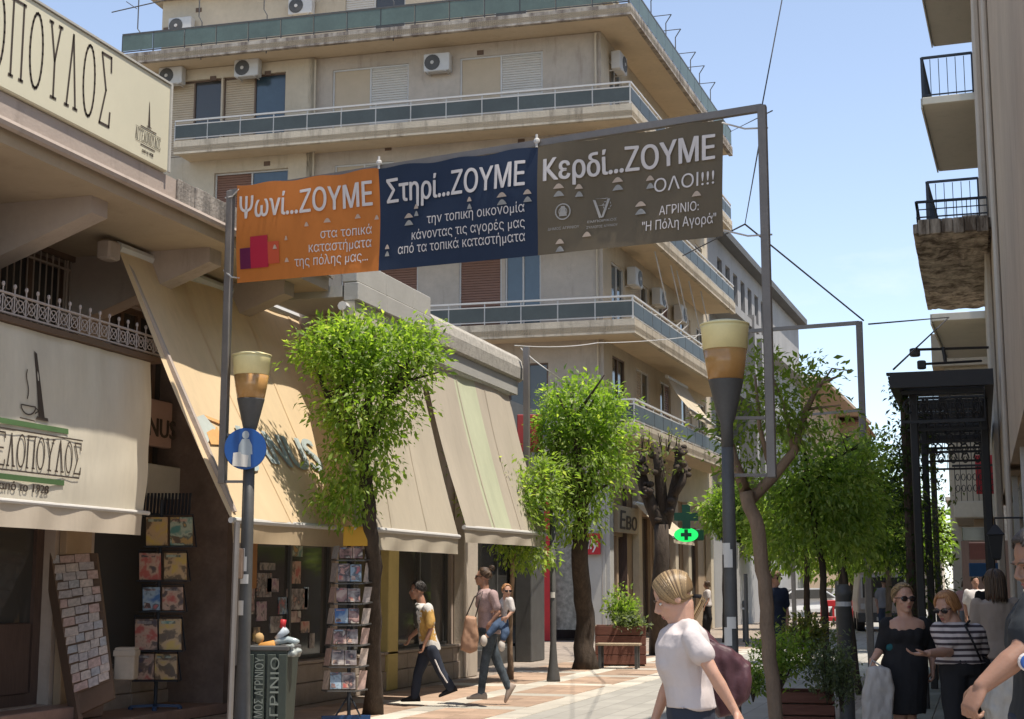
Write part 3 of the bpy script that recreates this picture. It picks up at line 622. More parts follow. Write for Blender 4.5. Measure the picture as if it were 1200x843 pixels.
# cream drop awning with printed name ---------------------------------
XC = -8.2; yc1 = gx(177, 425, XC).y; zt = gx(177, 425, XC).z; zb = gx(165, 600, XC+.02).z; yc0 = 6.
t = thing('drop_awning', 'vertical cream cafe awning printed with brown spire and 1928 lettering', 'awning', (XC, yc1, zt))
def cv(x, z):
    k = (zt-z)/(zt-zb); s_ = .02*noise.noise(Vector((x*1.3, z*2.2, 0)))+.012*noise.noise(Vector((x*5, z*1.1, 3)))
    tap = .10*k*max(0, min(1, (x-(yc1-1.2))/1.2))
    return Vector((XC+s_+.03*math.sin(k*math.pi)+.05*k, x-tap, z-.05*math.sin(math.pi*k)*0))
M_canvas = cloth('cafe_canvas', (.68, .62, .50), .18, .04, 1.2, .2, 5)
m = MB(); m.grid(lambda u, v: cv(yc0+(yc1-yc0)*u, zb+(zt-zb)*v), 90, 34); m.build('canvas', M_canvas, t, True)
yb1 = cv(yc1, zb).y
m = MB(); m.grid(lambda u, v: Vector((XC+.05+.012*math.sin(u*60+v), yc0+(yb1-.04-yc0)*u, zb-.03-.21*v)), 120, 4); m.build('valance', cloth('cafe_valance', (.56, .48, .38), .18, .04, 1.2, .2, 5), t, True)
m = MB(); m.tube([(XC+.05, yc0, zb-.01), (XC+.05, yb1+.08, zb-.01)], .022, 8); m.build('front_bar', M_white, t)
Cv = lambda x, z: cv(x, z)+Vector((.012, 0, 0))
def frag(m, poly):  # filled polygon printed on the canvas
    m.add([Cv(x, z) for x, z in poly], [tuple(range(len(poly)))])
zf = lambda u, v: (gx(u, v, XC).y, gx(u, v, XC).z)
m = MB()
a = zf(38, 412); b_ = zf(41, 493); frag(m, [(a[0]-.02, a[1]), (a[0]+.02, a[1]-.02), (b_[0]+.06, b_[1]+.02), (b_[0]-.04, b_[1]+.02)]); frag(m, [(b_[0]-.09, b_[1]), (b_[0]+.12, b_[1]), (b_[0]+.11, b_[1]+.03), (b_[0]-.07, b_[1]+.03)])
c = zf(26, 476); cup = [(c[0]+.11*math.cos(t_), c[1]+.08*math.sin(t_)) for t_ in [math.pi+k*math.pi/8 for k in range(9)]]
def line(m, pts, th):
    for (ax, az), (bx, bz) in zip(pts[:-1], pts[1:]):
        d_ = Vector((bx-ax, bz-az)); d_ = d_.normalized() if d_.length > 0 else Vector((1, 0)); n_ = Vector((-d_.y, d_.x))*th/2
        m.add([Cv(ax+n_.x, az+n_.y), Cv(ax-n_.x, az-n_.y), Cv(bx-n_.x, bz-n_.y), Cv(bx+n_.x, bz+n_.y)], [(0, 1, 2, 3)])
line(m, cup, .014); line(m, [cup[0], cup[-1]], .012); line(m, [(c[0]-.12, c[1]-.12), (c[0]+.1, c[1]-.13)], .012); line(m, [(c[0]+.11, c[1]-.01), (c[0]+.16, c[1]-.03), (c[0]+.1, c[1]-.06)], .012)
line(m, [(c[0]-.02+.02*math.sin(k), c[1]+.06+k*.045) for k in range(7)], .014)
ye = zf(86, 560)[0]; z1_ = zf(60, 508)[1]; zT = zf(60, 513)[1]; zB = zf(60, 553)[1]
wl = (ye-zf(-1, 540)[0])/8.3
strokes(m, 'ΑΓΓΕΛΟΠΟΥΛΟΣ', Cv, ye-wl*12.4, ye, zB+.0, zT-.03, .016, .22)
line(m, [(ye-2.7, zT+.005), (ye+.02, zT+.005)], .014); line(m, [(ye-2.7, zB-.04), (ye-.02, zB-.04)], .014)
text_on(m, 'από το 1928', Cv, zf(-8, 568)[0], zf(50, 573)[0], zf(30, 577)[1], zf(30, 567)[1], .02)
m.build('lettering', M_text, t)
m = MB(); line(m, [(ye-2.5, zT+.07), (ye-.22, zT+.07)], .05); line(m, [(ye-2.4, zB-.1), (ye-.26, zB-.1)], .05); m.build('printed_bar', mat('green_print', (.07, .13, .05), .8), t)
# ornate canopy rail above the drop awning
t = thing('canopy_rail', 'ornate spiked metal canopy rail running above the cream drop awning', 'railing', (XC, yc1, zt))
xr = XC+.02; yr1 = gx(190, 415, xr).y
m = MB(); m.box(XW+.01, xr+.03, 6, yr1, zt+.01, zt+.06); m.build('canopy_frame', M_winframe, t)
M_rail = mat('rail_grey_pink', (.42, .36, .33), .5, .05)
m = MB(); m.tube([(xr, 6, zt+.09), (xr, yr1, zt+.09)], .013, 5); m.tube([(xr, 6, zt+.27), (xr, yr1, zt+.27)], .013, 5); m.tube([(xr, yr1, zt+.09), (XW, yr1, zt+.09)], .013, 5); m.tube([(xr, yr1, zt+.27), (XW, yr1, zt+.27)], .013, 5); m.build('rail_bar', M_rail, t)
sp = MB(); sp.tube([(0, 0, .09), (0, 0, .33)], .007, 5); sp.ell((0, 0, .345), (.018, .018, .025), 6, 4); sme = sp.mesh('spike', M_rail)
sc = MB()
ring = [(0, .085+.055*math.cos(k*math.pi/5), .18+.055*math.sin(k*math.pi/5)) for k in range(11)]; sc.tube(ring, .006, 4); sc.tube([(0, .0, .10), (0, .17, .26)], .005, 4); sc.tube([(0, .0, .26), (0, .17, .10)], .005, 4); scm = sc.mesh('scroll', M_rail)
y = yr1
while y > 9.2:
    put('spike', sme, t, (xr, y, zt)); put('scroll', scm, t, (xr, y-.17, zt)); y -= .17
# ------------------------------------------------ big sloping awnings
XB1 = -7.0; yA0 = gx(272, 612, XB1).y; XT1 = -8.42; yA1 = gx(381, 385, XT1).y
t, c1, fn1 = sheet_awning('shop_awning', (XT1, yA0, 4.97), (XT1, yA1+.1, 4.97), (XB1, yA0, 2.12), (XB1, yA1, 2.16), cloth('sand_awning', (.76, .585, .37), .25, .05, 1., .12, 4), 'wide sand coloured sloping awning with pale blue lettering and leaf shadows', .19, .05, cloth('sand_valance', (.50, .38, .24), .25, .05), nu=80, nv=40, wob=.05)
def on1(x, z): # x = Y along the street, z 0..1 up from the front bar
    p = fn1((x-yA0)/(yA1-yA0), 1-z); return p+Vector((.018, 0, .010))
def pv(u, v):  # photograph point -> (Y, height fraction) on the awning plane
    n = Vector((4.97-2.14, 0, XB1-XT1)); r = ray(u, v); k = (n.x*XB1+n.z*(2.14-CZ))/(r[0]*n.x+r[2]*n.z); return (r[1]*k, (CZ+r[2]*k-2.14)/(4.97-2.14))
q0 = pv(296, 538); q1 = pv(379, 553); q2 = pv(379, 515)
m = MB(); text_on(m, 'JANUS', on1, q0[0]-.12, q1[0], q1[1], q2[1]-.01, .03); m.build('lettering', mat('faded_blue_print', (.36, .41, .40), .8), t)
M_orng = mat('faded_orange_print', (.60, .33, .13), .8); M_bl = mat('pale_blue_print', (.44, .47, .43), .8)
def pm_(pts, mt_): m = MB(); m.add([on1(*pv(*p)) for p in pts], [tuple(range(len(pts)))]); m.build('printed_mark', mt_, t)
pm_([(243, 505), (256, 498), (263, 520), (248, 519)], M_orng); pm_([(240, 484), (262, 492), (262, 496), (244, 488)], M_orng); pm_([(231, 487), (240, 484), (254, 500), (243, 520)], M_bl)
for yy in (yA0+.12, yA1-.3):
    m = MB(); m.tube([(XW+.05, yy, 3.1), ((XW+XB1)/2-.3, yy, 4.05), (XB1, yy, 2.2)], .03, 6) if 0 else m.bar((XT1, yy, 4.9), (XB1-.05, yy, 2.2), .05, .06); m.build('arm', M_dkmetal if 0 else M_eave, t)
m = MB(); m.bbox(XT1-.1, XT1+.06, yA0-.24, yA0-.02, 4.8, 5.0, .02); m.build('roller_bracket', M_shopwall, t)
# second building with grey cornice
yF = gx(597, 404, -7.1).y+.6
s2 = thing('shop_building', 'low shop building with grey stone cornice and two awnings beside the first tree', 'building', (XW, 20, 0))
XW2 = -8.3; TL2 = frame((XW2, 0, 0), (0, 1, 0), (1, 0, 0)); y2 = lambda u: gx(u, 700, XW2).y
yF = max(yF, y2(549)); yS = y2(288)
ops2 = [(y2(293), y2(392), .55, 2.5), (y2(396), y2(442), .55, 2.5), (y2(460), y2(529), .55, 2.7)]
m = MB(TL2); wall_open(m, yS, yF, 0, 4.3, ops2, .25); m.build('wall', M_shopwall, s2); m = MB(); m.box(XW-.2, XW2-.255, yS-.02, yS+.2, 0, 4.3)
m.build('side_wall', mat('brown_marble', (.17, .125, .105), .35, .3, 2.5, .1, 20), s2)
for o in ops2: window(TL2, *o, s2, 'pane', M_dkmetal, b=-.12, leaves=2)
m = MB(); m.box(XW-8, XW2-.26, yS, yF, 0, 4.29); m.build('core', M_shopwall, s2); m = MB(); m.box(XW-8, XW2-.01, yE+2.6, yF, 4.31, 4.95); m.build('upper_wall', M_shopwall, s2)
m = MB(TL2); m.bbox(y2(445), y2(457), .005, .14, 0, 2.7, .01); m.build('pilaster', mat('ochre_pilaster', (.50, .40, .16), .7, .1), s2)
m = MB(TL2); m.bbox(y2(531), y2(547), .005, .2, 0, 4.9, .015); m.build('pilaster', M_plaster2, s2)
a = yS
while a < yF:
    for z0, z1, b1 in ((.0, .27, .12), (.275, .50, .10), (.505, .55, .14)):
        m = MB(TL2); m.bbox(a, min(a+.992, yF), .005, b1, z0+.001, z1, .008); m.build('stone', M_stone, s2)
    a += 1.0
# next shop set back beyond the pillar: maroon panel, dark glass, dark columns
s3 = thing('shop_building', 'dark glazed shop with maroon panel set back beyond the second awning pillar', 'building', (XW, 27, 0)); TL3 = frame((-8.9, 0, 0), (0, 1, 0), (1, 0, 0)); y3 = lambda u: gx(u, 700, -8.9).y; yG = y3(628)
m = MB(TL3); wall_open(m, yF+.02, yG, 0, 5.2, [(yF+.15, yG-.3, .3, 2.5)], .3); m.build('wall', M_dkmetal, s3); window(TL3, yF+.15, yG-.3, .3, 2.5, s3, 'pane', M_dkmetal, b=-.2, leaves=3)
m = MB(TL3); m.bbox(y3(560), y3(602), .01, .12, 2.55, 3.3, .01); m.build('sign_board', mat('maroon_panel', (.07, .02, .025), .5), s3)
m = MB(TL3); m.bbox(y3(603), y3(619), .01, .35, 0, 4.2, .015); m.build('pilaster', M_dkmetal, s3)
m = MB(); m.box(-14, -9.21, yF+.02, yG, 0, 5.15); m.build('core', M_dkmetal, s3)
a = yE+.012
yk = gx(505, 345, -7.1).y
yF = gx(597, 404, -7.1).y+.6
m = MB(); m.box(XW2+.02, -7.3, yE+.012, yF, 4.98, 5.12); m.build('eave', M_greystone, s2)
while a < yk-.05:
    e = min(a+.95, yk); m = MB(); m.bbox(-7.3, -7.1, a+.004, e-.004, 5.16, 5.44, .01); m.build('cladding_panel', M_greystone, s2); m = MB(); m.bbox(-7.28, -7.08, a+.004, e-.004, 4.93, 5.155, .01); m.build('cladding_panel', M_greystone, s2); a = e
m = MB(); m.box(-7.25, -7.13, yE+.02, yk, 4.2, 4.925); 
m.build('fascia', mat('pale_fascia', (.50, .46, .36), .8, .06), s2)
M_rough = mat('rough_grey_top', (.42, .39, .34), .95, .25, 12., .8, 60)
m = MB()
prof = [(-7.3, 4.86), (-7.12, 4.80), (-7.05, 4.84), (-7.04, 5.02), (-7.08, 5.16), (-7.16, 5.24), (-7.3, 5.26)]
m.loft([[(x, yk+.02, z) for x, z in prof], [(x, yF, z) for x, z in prof]]); m.build('cornice', M_rough, s2)
m = MB(); m.box(-7.28, -7.10, yk+.03, yF-.12, 4.58, 4.80); m.build('fascia', M_greystone, s2)
# awnings 2 and 3
M_aw2 = cloth('beige_awning', (.56, .49, .38), .25, .05, 1., .1, 4)
yB0 = gx(416, 620, -6.6).y; yB1 = gx(537, 630, -6.6).y
sheet_awning('shop_awning', (-7.25, yB0+1.0, 4.85), (-7.25, yB1+.05, 4.62), (-6.6, yB0, 2.12), (-6.6, yB1, 2.13), M_aw2, 'plain beige awning right behind the first tree on the left', .20, .03, nu=60, nv=30, wob=.035)
yC0 = yB1+.12; yC1 = gx(640, 628, -6.57).y
M_aw3 = cloth('pinkish_awning', (.55, .48, .38), .25, .04, 1., .1, 4)
t3, c3, fn3 = sheet_awning('shop_awning', (-7.18, yC0, 4.6), (-7.18, yC1-.1, 4.6), (-6.57, yC0+.05, 2.26), (-6.57, yC1, 2.3), M_aw3, 'beige awning with one broad pale green stripe, next to the red board', .17, .03, nu=36, nv=20, wob=.03)
c3.data.materials.append(cloth('pale_green_stripe', (.60, .62, .43), .25, .04))
for p in c3.data.polygons:
    if 11 <= (p.index % 36) < 20: p.material_index = 1
m = MB(); m.bar((-7.3, yC1+.02, 4.75), (-6.75, yC1+.02, 2.5), .07, .1); m.build('arm', M_eave, t3)
# ================================================================= LAMPS, PORTALS, BANNER
def lamp(pos, hz, label, name='street_lamp', r=.055, head=1.0, dark=True):
    x, y = pos; t = thing(name, label, 'street lamp', (x, y, 0), 0, 'street lamps of the shopping street')
    m = MB(); m.lathe((x, y, 0), [(.12, 0), (.12, .05), (.085, .08), (r*1.25, .5), (r, .9), (r, 2.0), (r*.92, hz-.95*head)], 14); m.build('post', M_dkmetal if dark else M_metal, t, True)
    z = hz-.76*head; k = head
    m = MB(); m.lathe((x, y, z), [(.045*k, -.2), (.05*k, 0), (.07*k, .05*k), (.135*k, .325*k), (.137*k, .335*k)], 20); m.build('cone', M_dkmetal, t, True)
    m = MB(); m.lathe((x, y, z+.335*k), [(.134*k, .002), (.155*k, .12*k), (.172*k, .235*k)], 24); g_ = m.build('globe', M_amberg, t, True)
    m = MB(); m.lathe((x, y, z+.33*k), [(.05*k, .0), (.05*k, .13*k), (.02*k, .16*k)], 10); m.build('bulb_holder', M_dkmetal, g_, True)
    m = MB(); m.lathe((x, y, z+.57*k), [(.173*k, .001), (.186*k, .17*k), (.19*k, .19*k)], 24); m.build('diffuser', M_glow, t, True)
    m = MB(); m.lathe((x, y, z+.762*k), [(.194*k, 0), (.194*k, .012*k), (.12*k, .035*k)], 24); m.build('cap', M_glow, t, True)
    return t
M_amberg = mat('lamp_amber_glass', (.50, .27, .09), .18, .12, 5., spec=.6, alpha=.86)
def foot(p): return (p.x, p.y)
LA = at(288, 688, 14.5); LB_ = at(856, 688, 11.7)
LA2 = Vector((LA.x, LA.y, 0)); lamp(foot(LA), 3.73, 'street lamp with amber cup head behind the round blue sign', r=.06)
lamp(foot(LB_), 3.54, 'nearer street lamp with amber cup head under the right end of the banner', r=.052, head=1.03)
LC = at(648, 688, 23.6); t = thing('street_pole', 'grey street pole with stickers reaching into the second tree crown', 'pole', (LC.x, LC.y, 0)); m = MB(); m.lathe((LC.x, LC.y, 0), [(.11, 0), (.11, .05), (.07, .3), (.05, .6), (.05, 3.3)], 12); m.build('post', M_dkmetal, t, True); m = MB(); m.lathe((LC.x, LC.y, 3.301), [(.055, 0), (.03, .04)], 12); m.build('cap', M_dkmetal, t, True)
# stickers on the posts
m = MB(); 
for (P, zs, m_) in ((LA, (1.75, 1.62, 1.5, 1.2), M_paper), (LB_, (1.72, 1.62, 1.15, 1.02), M_paper), (LC, (2.0, 1.85, 1.3), M_paper)):
    r_ = .064 if P is LA else .056
    for i, z in enumerate(zs):
        m = MB(); a0 = -2.6+.3*(i % 3); ring = lambda zz: [(P.x+(r_+.004)*math.cos(a0+k*.25), P.y+(r_+.004)*math.sin(a0+k*.25), zz) for k in range(6)]
        A = ring(z); B = ring(z+.09+.05*(i % 2)); m.add(A+B, [(k, k+1, k+7, k+6) for k in range(5)]); one(m, 'sticker', M_paper, 'torn sticker, %s from top, %s' % (ordn(i), 'on lamp post of round blue sign' if P is LA else 'on lamp post under banner end' if P is LB_ else 'on post beside second tree'), 'sticker', 'stickers on lamp posts')
# portals: two posts bolted to the lamps and a crossbar
def portal(PL, PR, zl, zr, zlow, label, r=.038, brk=None):
    t = thing('banner_gantry', label, 'gantry', PL, 0, 'gantries spanning the street')
    m = MB(); m.bbox(PL.x-r, PL.x+r, PL.y-r, PL.y+r, zlow[0], zl, .006); m.build('post', M_metal, t)
    m = MB(); m.bbox(PR.x-r, PR.x+r, PR.y-r, PR.y+r, zlow[1], zr, .006); m.build('post', M_metal, t)
    m = MB(); m.bar((PL.x, PL.y, zl-.02), (PR.x, PR.y, zr-.02), .055, .06); m.build('crossbar', M_metal, t)
    for (P, Q, zz) in brk or []:
        m = MB(); m.bar((P.x, P.y, zz), (Q.x, Q.y, zz), .025, .025); m.build('bracket', M_metal, t)
    return t
PL = at(257, 688, 14.5); PR = at(908, 688, 11.7)
zPL = at(264, 224, 14.5).z; zPR = at(899, 124, 11.7).z
zl0 = at(250, 567, 14.5).z; zr0 = at(911, 560, 11.7).z
gt = portal(PL, PR, zPL, zPR, (zl0, zr0), 'near gantry of grey square tubes carrying the three coloured banner', .036, [(PL, LA, zl0+.02), (PL, LA, at(250, 510, 14.5).z), (PR, LB_, zr0+.02), (PR, LB_, at(900, 490, 11.7).z)])
PL2 = at(857, 688, 24.5); PR2 = at(1018, 688, 23)
portal(PL2, PR2, at(857, 389, 24.5).z, at(1018, 377, 23).z, (0, 0), 'middle gantry of grey tubes standing behind the nearer lamp', .05)
q = at(617, 407, 24); m = MB(); m.box(q.x-.045, q.x+.045, q.y-.045, q.y+.045, 2.6, q.z); m.bar((q.x, q.y, 2.7), (LC.x, LC.y, 2.7), .03); one(m, 'square_pole', M_metal, 'grey square tube pole rising above the second tree on the left', 'pole')
PL3 = at(930, 688, 36); PR3 = at(1016, 688, 35)
portal(PL3, PR3, at(930, 487, 36).z, at(1016, 480, 35).z, (0, 0), 'far gantry of grey tubes low over the street trees', .05)
# thin leaning pole by the first lamp
m = MB(); p0 = at(269, 843, 14.2); p0.z = 0; m.tube([p0, at(278, 612, 14.3)+Vector((0, 0, 0))], .03, 8); one(m, 'support_pole', M_metal, 'thin grey leaning pole standing just left of the lamp post', 'pole')
m = MB(); q = at(281, 655, 14.45); m.bbox(q.x-.035, q.x+.045, q.y-.03, q.y+.03, q.z-.19, q.z+.10, .01); one(m, 'junction_box', M_terra, 'small tan box fixed to the top of the thin leaning pole', 'box')
# round blue pedestrian sign
nB_ = Vector((-LA.x, -LA.y, 0)).normalized(); sB = Vector((nB_.y*-1, nB_.x, 0)); sc_ = at(285, 526, 14.4); sc_ = LA2+Vector((0, 0, sc_.z))+nB_*.085-sB*.04
TS = frame(sc_, sB, nB_)
t = thing('pedestrian_sign', 'round blue sign with pale pedestrian figure and torn sticker on the lamp post', 'road sign', sc_)
disc = lambda r, y, n=40: [(r*math.cos(k*2*math.pi/n), y, r*math.sin(k*2*math.pi/n)) for k in range(n)]
m = MB(TS); m.loft([disc(.2, -.008), disc(.205, 0), disc(.2, .014)]); m.build('sign_face', mat('sign_blue', (.012, .07, .26), .35, .05), t)
m = MB(TS); P_ = lambda pts, y=.022: m.add([(a*1.15, y, z*1.1) for a, z in pts], [tuple(range(len(pts)))])
P_([(.0+.03*math.cos(k*.524), .122+.037*math.sin(k*.524)) for k in range(12)]); P_([(-.03, .085), (.03, .085), (.055, .03), (.06, -.05), (.045, -.05), (.05, -.16), (-.05, -.16), (-.045, -.05), (-.06, -.05), (-.055, .03)]); 
m.build('pedestrian_figure', mat('faded_sign_white', (.36, .40, .42), .5, .1), t)
m = MB(TS); P_([(-.105, -.155), (.02, -.165), (.03, -.06), (-.03, -.05), (-.04, -.03), (-.10, -.04)], .03); m.build('torn_sticker', M_paper, t)
m = MB(TS); m.bar((.04, -.01, .05), (.04, -.06, .05), .03); m.bar((.04, -.01, -.05), (.04, -.06, -.05), .03); m.build('clamp', M_metal, t)
# banner
pn = Vector((PR.y-PL.y, -(PR.x-PL.x), 0)).normalized();  pn = pn if pn.y < 0 else -pn
BP0 = PL + pn*.05
bpx = lambda u, v, o=0: pl(u, v, BP0+pn*o, pn)
tb = thing('street_banner', 'wide three part orange navy and olive banner strung across the street', 'banner', bpx(560, 250))
M_or = cloth('banner_orange', (.60, .20, .045), .3, .04, 1.5, .08, 6, .7); M_nv = cloth('banner_navy', (.022, .036, .07), .2, .06, 1.5, .08, 6, .7); M_ol = cloth('banner_olive', (.15, .12, .08), .25, .05, 1.5, .08, 6, .7)
cols = [(278, 217.5, 332), (443.5, 197, 317.5), (630.5, 171.5, 299.5), (847.5, 139, 277)]
def panel(i, mt_):
    (ua, ta, ba), (ub, tb_, bb) = cols[i], cols[i+1]; c = [bpx(ua, ta), bpx(ub, tb_), bpx(ua, ba), bpx(ub, bb)]
    def fn(s, t, o=0.):
        p = c[0].lerp(c[1], s).lerp(c[2].lerp(c[3], s), t)
        k = (i+s)*1.0
        return p + pn*(.03*math.sin(k*4.2+t)*math.sin(math.pi*min(1, max(0, t)))+.005*noise.noise(Vector((k*5, t*2, 1)))+o) + Vector((0, 0, -.012*math.sin(math.pi*s)*(1-t) - .010*math.sin(s*19+i)*(1-t)**3))
    m = MB(); m.grid(lambda u, v: fn(u, v), 40, 20); o = m.build('banner_panel', mt_, tb, True); return fn, o
def slit(m, fn, s, t, w_=.06, h=.05, o=.022):
    pts = [(s-w_/2+w_*k/6, t-h*math.sin(math.pi*k/6)*(1 if k < 6 else 0)) for k in range(7)]
    m.add([fn(a, b, o) for a, b in pts], [tuple(range(7))])
M_slit = cloth('banner_flap_daylight', (.62, .50, .40), .3); M_slitg = mat('banner_flap_grey', (.30, .29, .27), .7)  # pale flaps: light coming through the slits, put into the cloth colour
f0, o0 = panel(0, M_or); f1, o1 = panel(1, M_nv); f2, o2 = panel(2, M_ol)
def tx(fn, o, s, x0, x1, t0, t1, bold=.03, mt_=M_textw):
    m = MB(); text_on(m, s, lambda x, z: fn(x, 1-z, .014), x0, x1, 1-t1, 1-t0, bold); m.build('lettering', mt_, o)
tx(f0, o0, 'Ψωνί...ΖΟΥΜΕ', .03, .955, .12, .355); tx(f0, o0, 'στα τοπικά', .61, .95, .535, .63, .005); tx(f0, o0, 'καταστήματα', .53, .95, .66, .76, .005); tx(f0, o0, 'της πόλης μας...', .43, .93, .79, .89, .005)
tx(f1, o1, 'Στηρί...ΖΟΥΜΕ', .055, .93, .12, .35); tx(f1, o1, 'την τοπική οικονομία', .32, .93, .50, .595, .005); tx(f1, o1, 'κάνοντας τις αγορές μας', .22, .93, .64, .735, .005); tx(f1, o1, 'από τα τοπικά καταστήματα', .13, .93, .765, .86, .005)
tx(f2, o2, 'Κερδί...ΖΟΥΜΕ', .04, .96, .12, .335, .03); tx(f2, o2, 'ΟΛΟΙ!!!', .64, .96, .43, .55, .005); tx(f2, o2, 'ΑΓΡΙΝΙΟ:', .67, .88, .68, .76, .01); tx(f2, o2, '"Η Πόλη Αγορά"', .58, .97, .80, .885, .012)
for i, (x0, x1, t0, t1, c) in enumerate(((.115, .245, .55, .87, (.45, .02, .05)), (.035, .115, .66, .87, (.13, .015, .06)), (.245, .325, .62, .84, (.55, .09, .04)))):
    m = MB(); m.grid(lambda u, v: f0(x0+(x1-x0)*u, t0+(t1-t0)*v, .014), 3, 3); m.build('printed_square', mat('banner_square', c, .7, .03), o0)
M_logo = mat('banner_logo_grey', (.36, .34, .31), .8)
m = MB()
cx, cy, ra, rb = .145, .63, .043, .075
for r_ in (1., .55):
    P = [(cx+ra*r_*math.cos(k*math.pi/12), cy+rb*r_*math.sin(k*math.pi/12)) for k in range(25)]
    for a, b in zip(P[:-1], P[1:]):
        I = lambda p, q: (cx+(p[0]-cx)*q, cy+(p[1]-cy)*q)
        m.add([f2(*p, .014) for p in (a, b, I(b, .84), I(a, .84))], [(0, 1, 2, 3)])
m.add([f2(*p, .014) for p in ((cx-.01, cy-.05), (cx+.01, cy-.05), (cx+.022, cy+.04), (cx-.022, cy+.04))], [(0, 1, 2, 3)]); m.build('emblem', M_logo, o2)
m = MB(); cx = .355
for a, b in (((-.04, -.08), (-.005, .08)), ((.04, -.08), (.005, .08)), ((-.03, -.09), (.03, -.09)), ((-.03, -.03), (.02, -.03))):
    d = .007; m.add([f2(cx+a[0]-d, cy+a[1], .014), f2(cx+a[0]+d, cy+a[1]+.005, .014), f2(cx+b[0]+d, cy+b[1]+.005, .014), f2(cx+b[0]-d, cy+b[1]+.012, .014)], [(0, 1, 2, 3)])
for k in range(8):
    a = k*math.pi/4; m.add([f2(cx+.03+.018*math.cos(a+.3), cy-.02+.03*math.sin(a+.3), .014), f2(cx+.03+.028*math.cos(a), cy-.02+.045*math.sin(a), .014), f2(cx+.03+.022*math.cos(a+.6), cy-.02+.04*math.sin(a+.6), .014)], [(0, 1, 2)])
m.build('emblem', M_logo, o2)
tx(f2, o2, 'ΔΗΜΟΣ ΑΓΡΙΝΙΟΥ', .06, .235, .765, .79, .0, M_logo); tx(f2, o2, 'ΕΜΠΟΡΙΚΟΣ', .28, .44, .735, .757, .0, M_logo); tx(f2, o2, 'ΣΥΛΛΟΓΟΣ ΑΓΡΙΝΙΟΥ', .275, .445, .785, .808, .0, M_logo)
for fn, o, L_ in ((f0, o0, ((.3, .70, .03), (.38, .62, .02), (.38, .84, .03), (.52, .50, .03), (.86, .47, .04), (.66, .48, .05), (.985, .5, .03))), (f1, o1, ((.06, .80, .03), (.2, .52, .06), (.25, .44, .03), (.6, .44, .03), (.8, .44, .06), (.95, .44, .05))), (f2, o2, ((.125, .42, .06), (.235, .44, .045), (.445, .42, .06), (.62, .44, .045), (.57, .66, .06), (.13, .92, .05), (.28, .88, .05), (.87, .64, .05)))):
    for s_, t_, w_ in L_: m = MB(); slit(m, fn, s_, t_, w_, .045); m.build('wind_flap', M_slit, o)
    if fn is not f0:
        for s_, t_, w_ in L_[:6]: m = MB(); slit(m, fn, s_, t_+.07, w_, .05, .018); m.build('wind_flap', M_slitg, o)
# lashing cords at the banner corners
for (u, v, uu, vv, D) in ((280, 222, 264, 232, 14.5), (281, 326, 262, 317, 14.5), (846, 144, 900, 150, 11.7), (848, 270, 905, 275, 11.7)):
    m = MB(); a = bpx(u, v, .0); b = at(uu, vv, D); m.tube([a, a.lerp(b, .5)-Vector((0, 0, .03)), b], .008, 5); m.build('cord', M_white, tb)
for (u, v) in ((444, 190), (629, 165)): m = MB(); a = bpx(u, v+8); m.tube([a, a+Vector((0, 0, .12))], .012, 5); m.ell(a+Vector((0, 0, .06)), (.03, .02, .03), 8, 5); m.build('cord', M_white, tb)
# overhead wires
def wire(name, pts, label, r=.006, sag=.0, mt_=None):
    m = MB(); P = []
    for a, b in zip(pts[:-1], pts[1:]):
        for k in range(8): q = a.lerp(b, k/8); P.append(q-Vector((0, 0, sag*4*(k/8)*(1-k/8))))
    P.append(pts[-1]); m.tube(P, r, 5); one(m, name, mt_ or M_black, label, 'cable', 'overhead cables')
top = Vector((PR.x, PR.y, zPR))
wire('cable', [top, at(922, -30, 14)], 'thin cable rising from the gantry post top out of the picture')
nd = at(873, 263, 22)
wire('cable', [at(893, 150, 12), nd], 'thin cable running down from the gantry post to the cable junction', .007)
wire('cable', [nd, at(1012, 376, 23)], 'thin cable sloping down right to the middle gantry', .014)
wire('cable', [nd, at(800, 300, 36)], 'short thin cable from junction to the balcony corner', .014)
wire('cable', [at(905, 130, 11.7), at(855, 155, 36)], 'thin cable between gantry post and top balcony', .006)
wire('cable', [at(1018, 380, 23), at(1112, 372, 33)], 'thin cable from middle gantry to the right hand buildings', .014)
wire('cable', [at(1112, 372, 33), at(1047, 433, 19)], 'thin cable slanting down to the black canopy corner', .014)
wire('cable', [at(603, 405, 24), at(700, 402, 30), at(824, 392, 40)], 'pale thin cable across the lower balcony beside the second tree', .010, .05, M_white)
wire('cable', [at(610, 408, 24), at(642, 434, 24), at(700, 470, 30)], 'pale thin cable dropping behind the second tree', .010, .02, M_white)
# ================================================================= BUILDINGS FURTHER DOWN ON THE LEFT
M_gr = mat('grey_render', (.30, .29, .28), .9, .1, .6, .15, 25, stain=.3); M_dgr = mat('dark_grey_render', (.10, .10, .10), .8, .15, .6)
gb = thing('apartment_building', 'grey modern apartment block beyond the beige one, mostly behind the lamp and gantry post', 'building', TB @ Vector((22, 0, 0)))
aE = fB(936, 400)[0]
m = MB(TB); og = []
for z in (2.9, 5.8, 8.7): 
    for a in (LB+1.2, LB+4.6, LB+8.6): og.append((a, a+1.8, z+.3, z+2.4))
for a in (LB+2.0, LB+3.6, LB+5.2, LB+6.8, LB+8.4, LB+10, LB+11.6): og.append((a, a+.9, 12.6, 14.2))
aE = max(aE, LB+14)
wall_open(m, LB+.25, aE, 0, 14.9, og, .3); m.box(LB+.25, LB+.3, -8, -.01, 0, 14.9); m.box(LB+.3, aE, -8, -.35, 0, 14.85); m.build('wall', M_gr, gb)
for o in og: window(TB, *o, gb, 'pane', M_dgr, b=-.2, leaves=2)
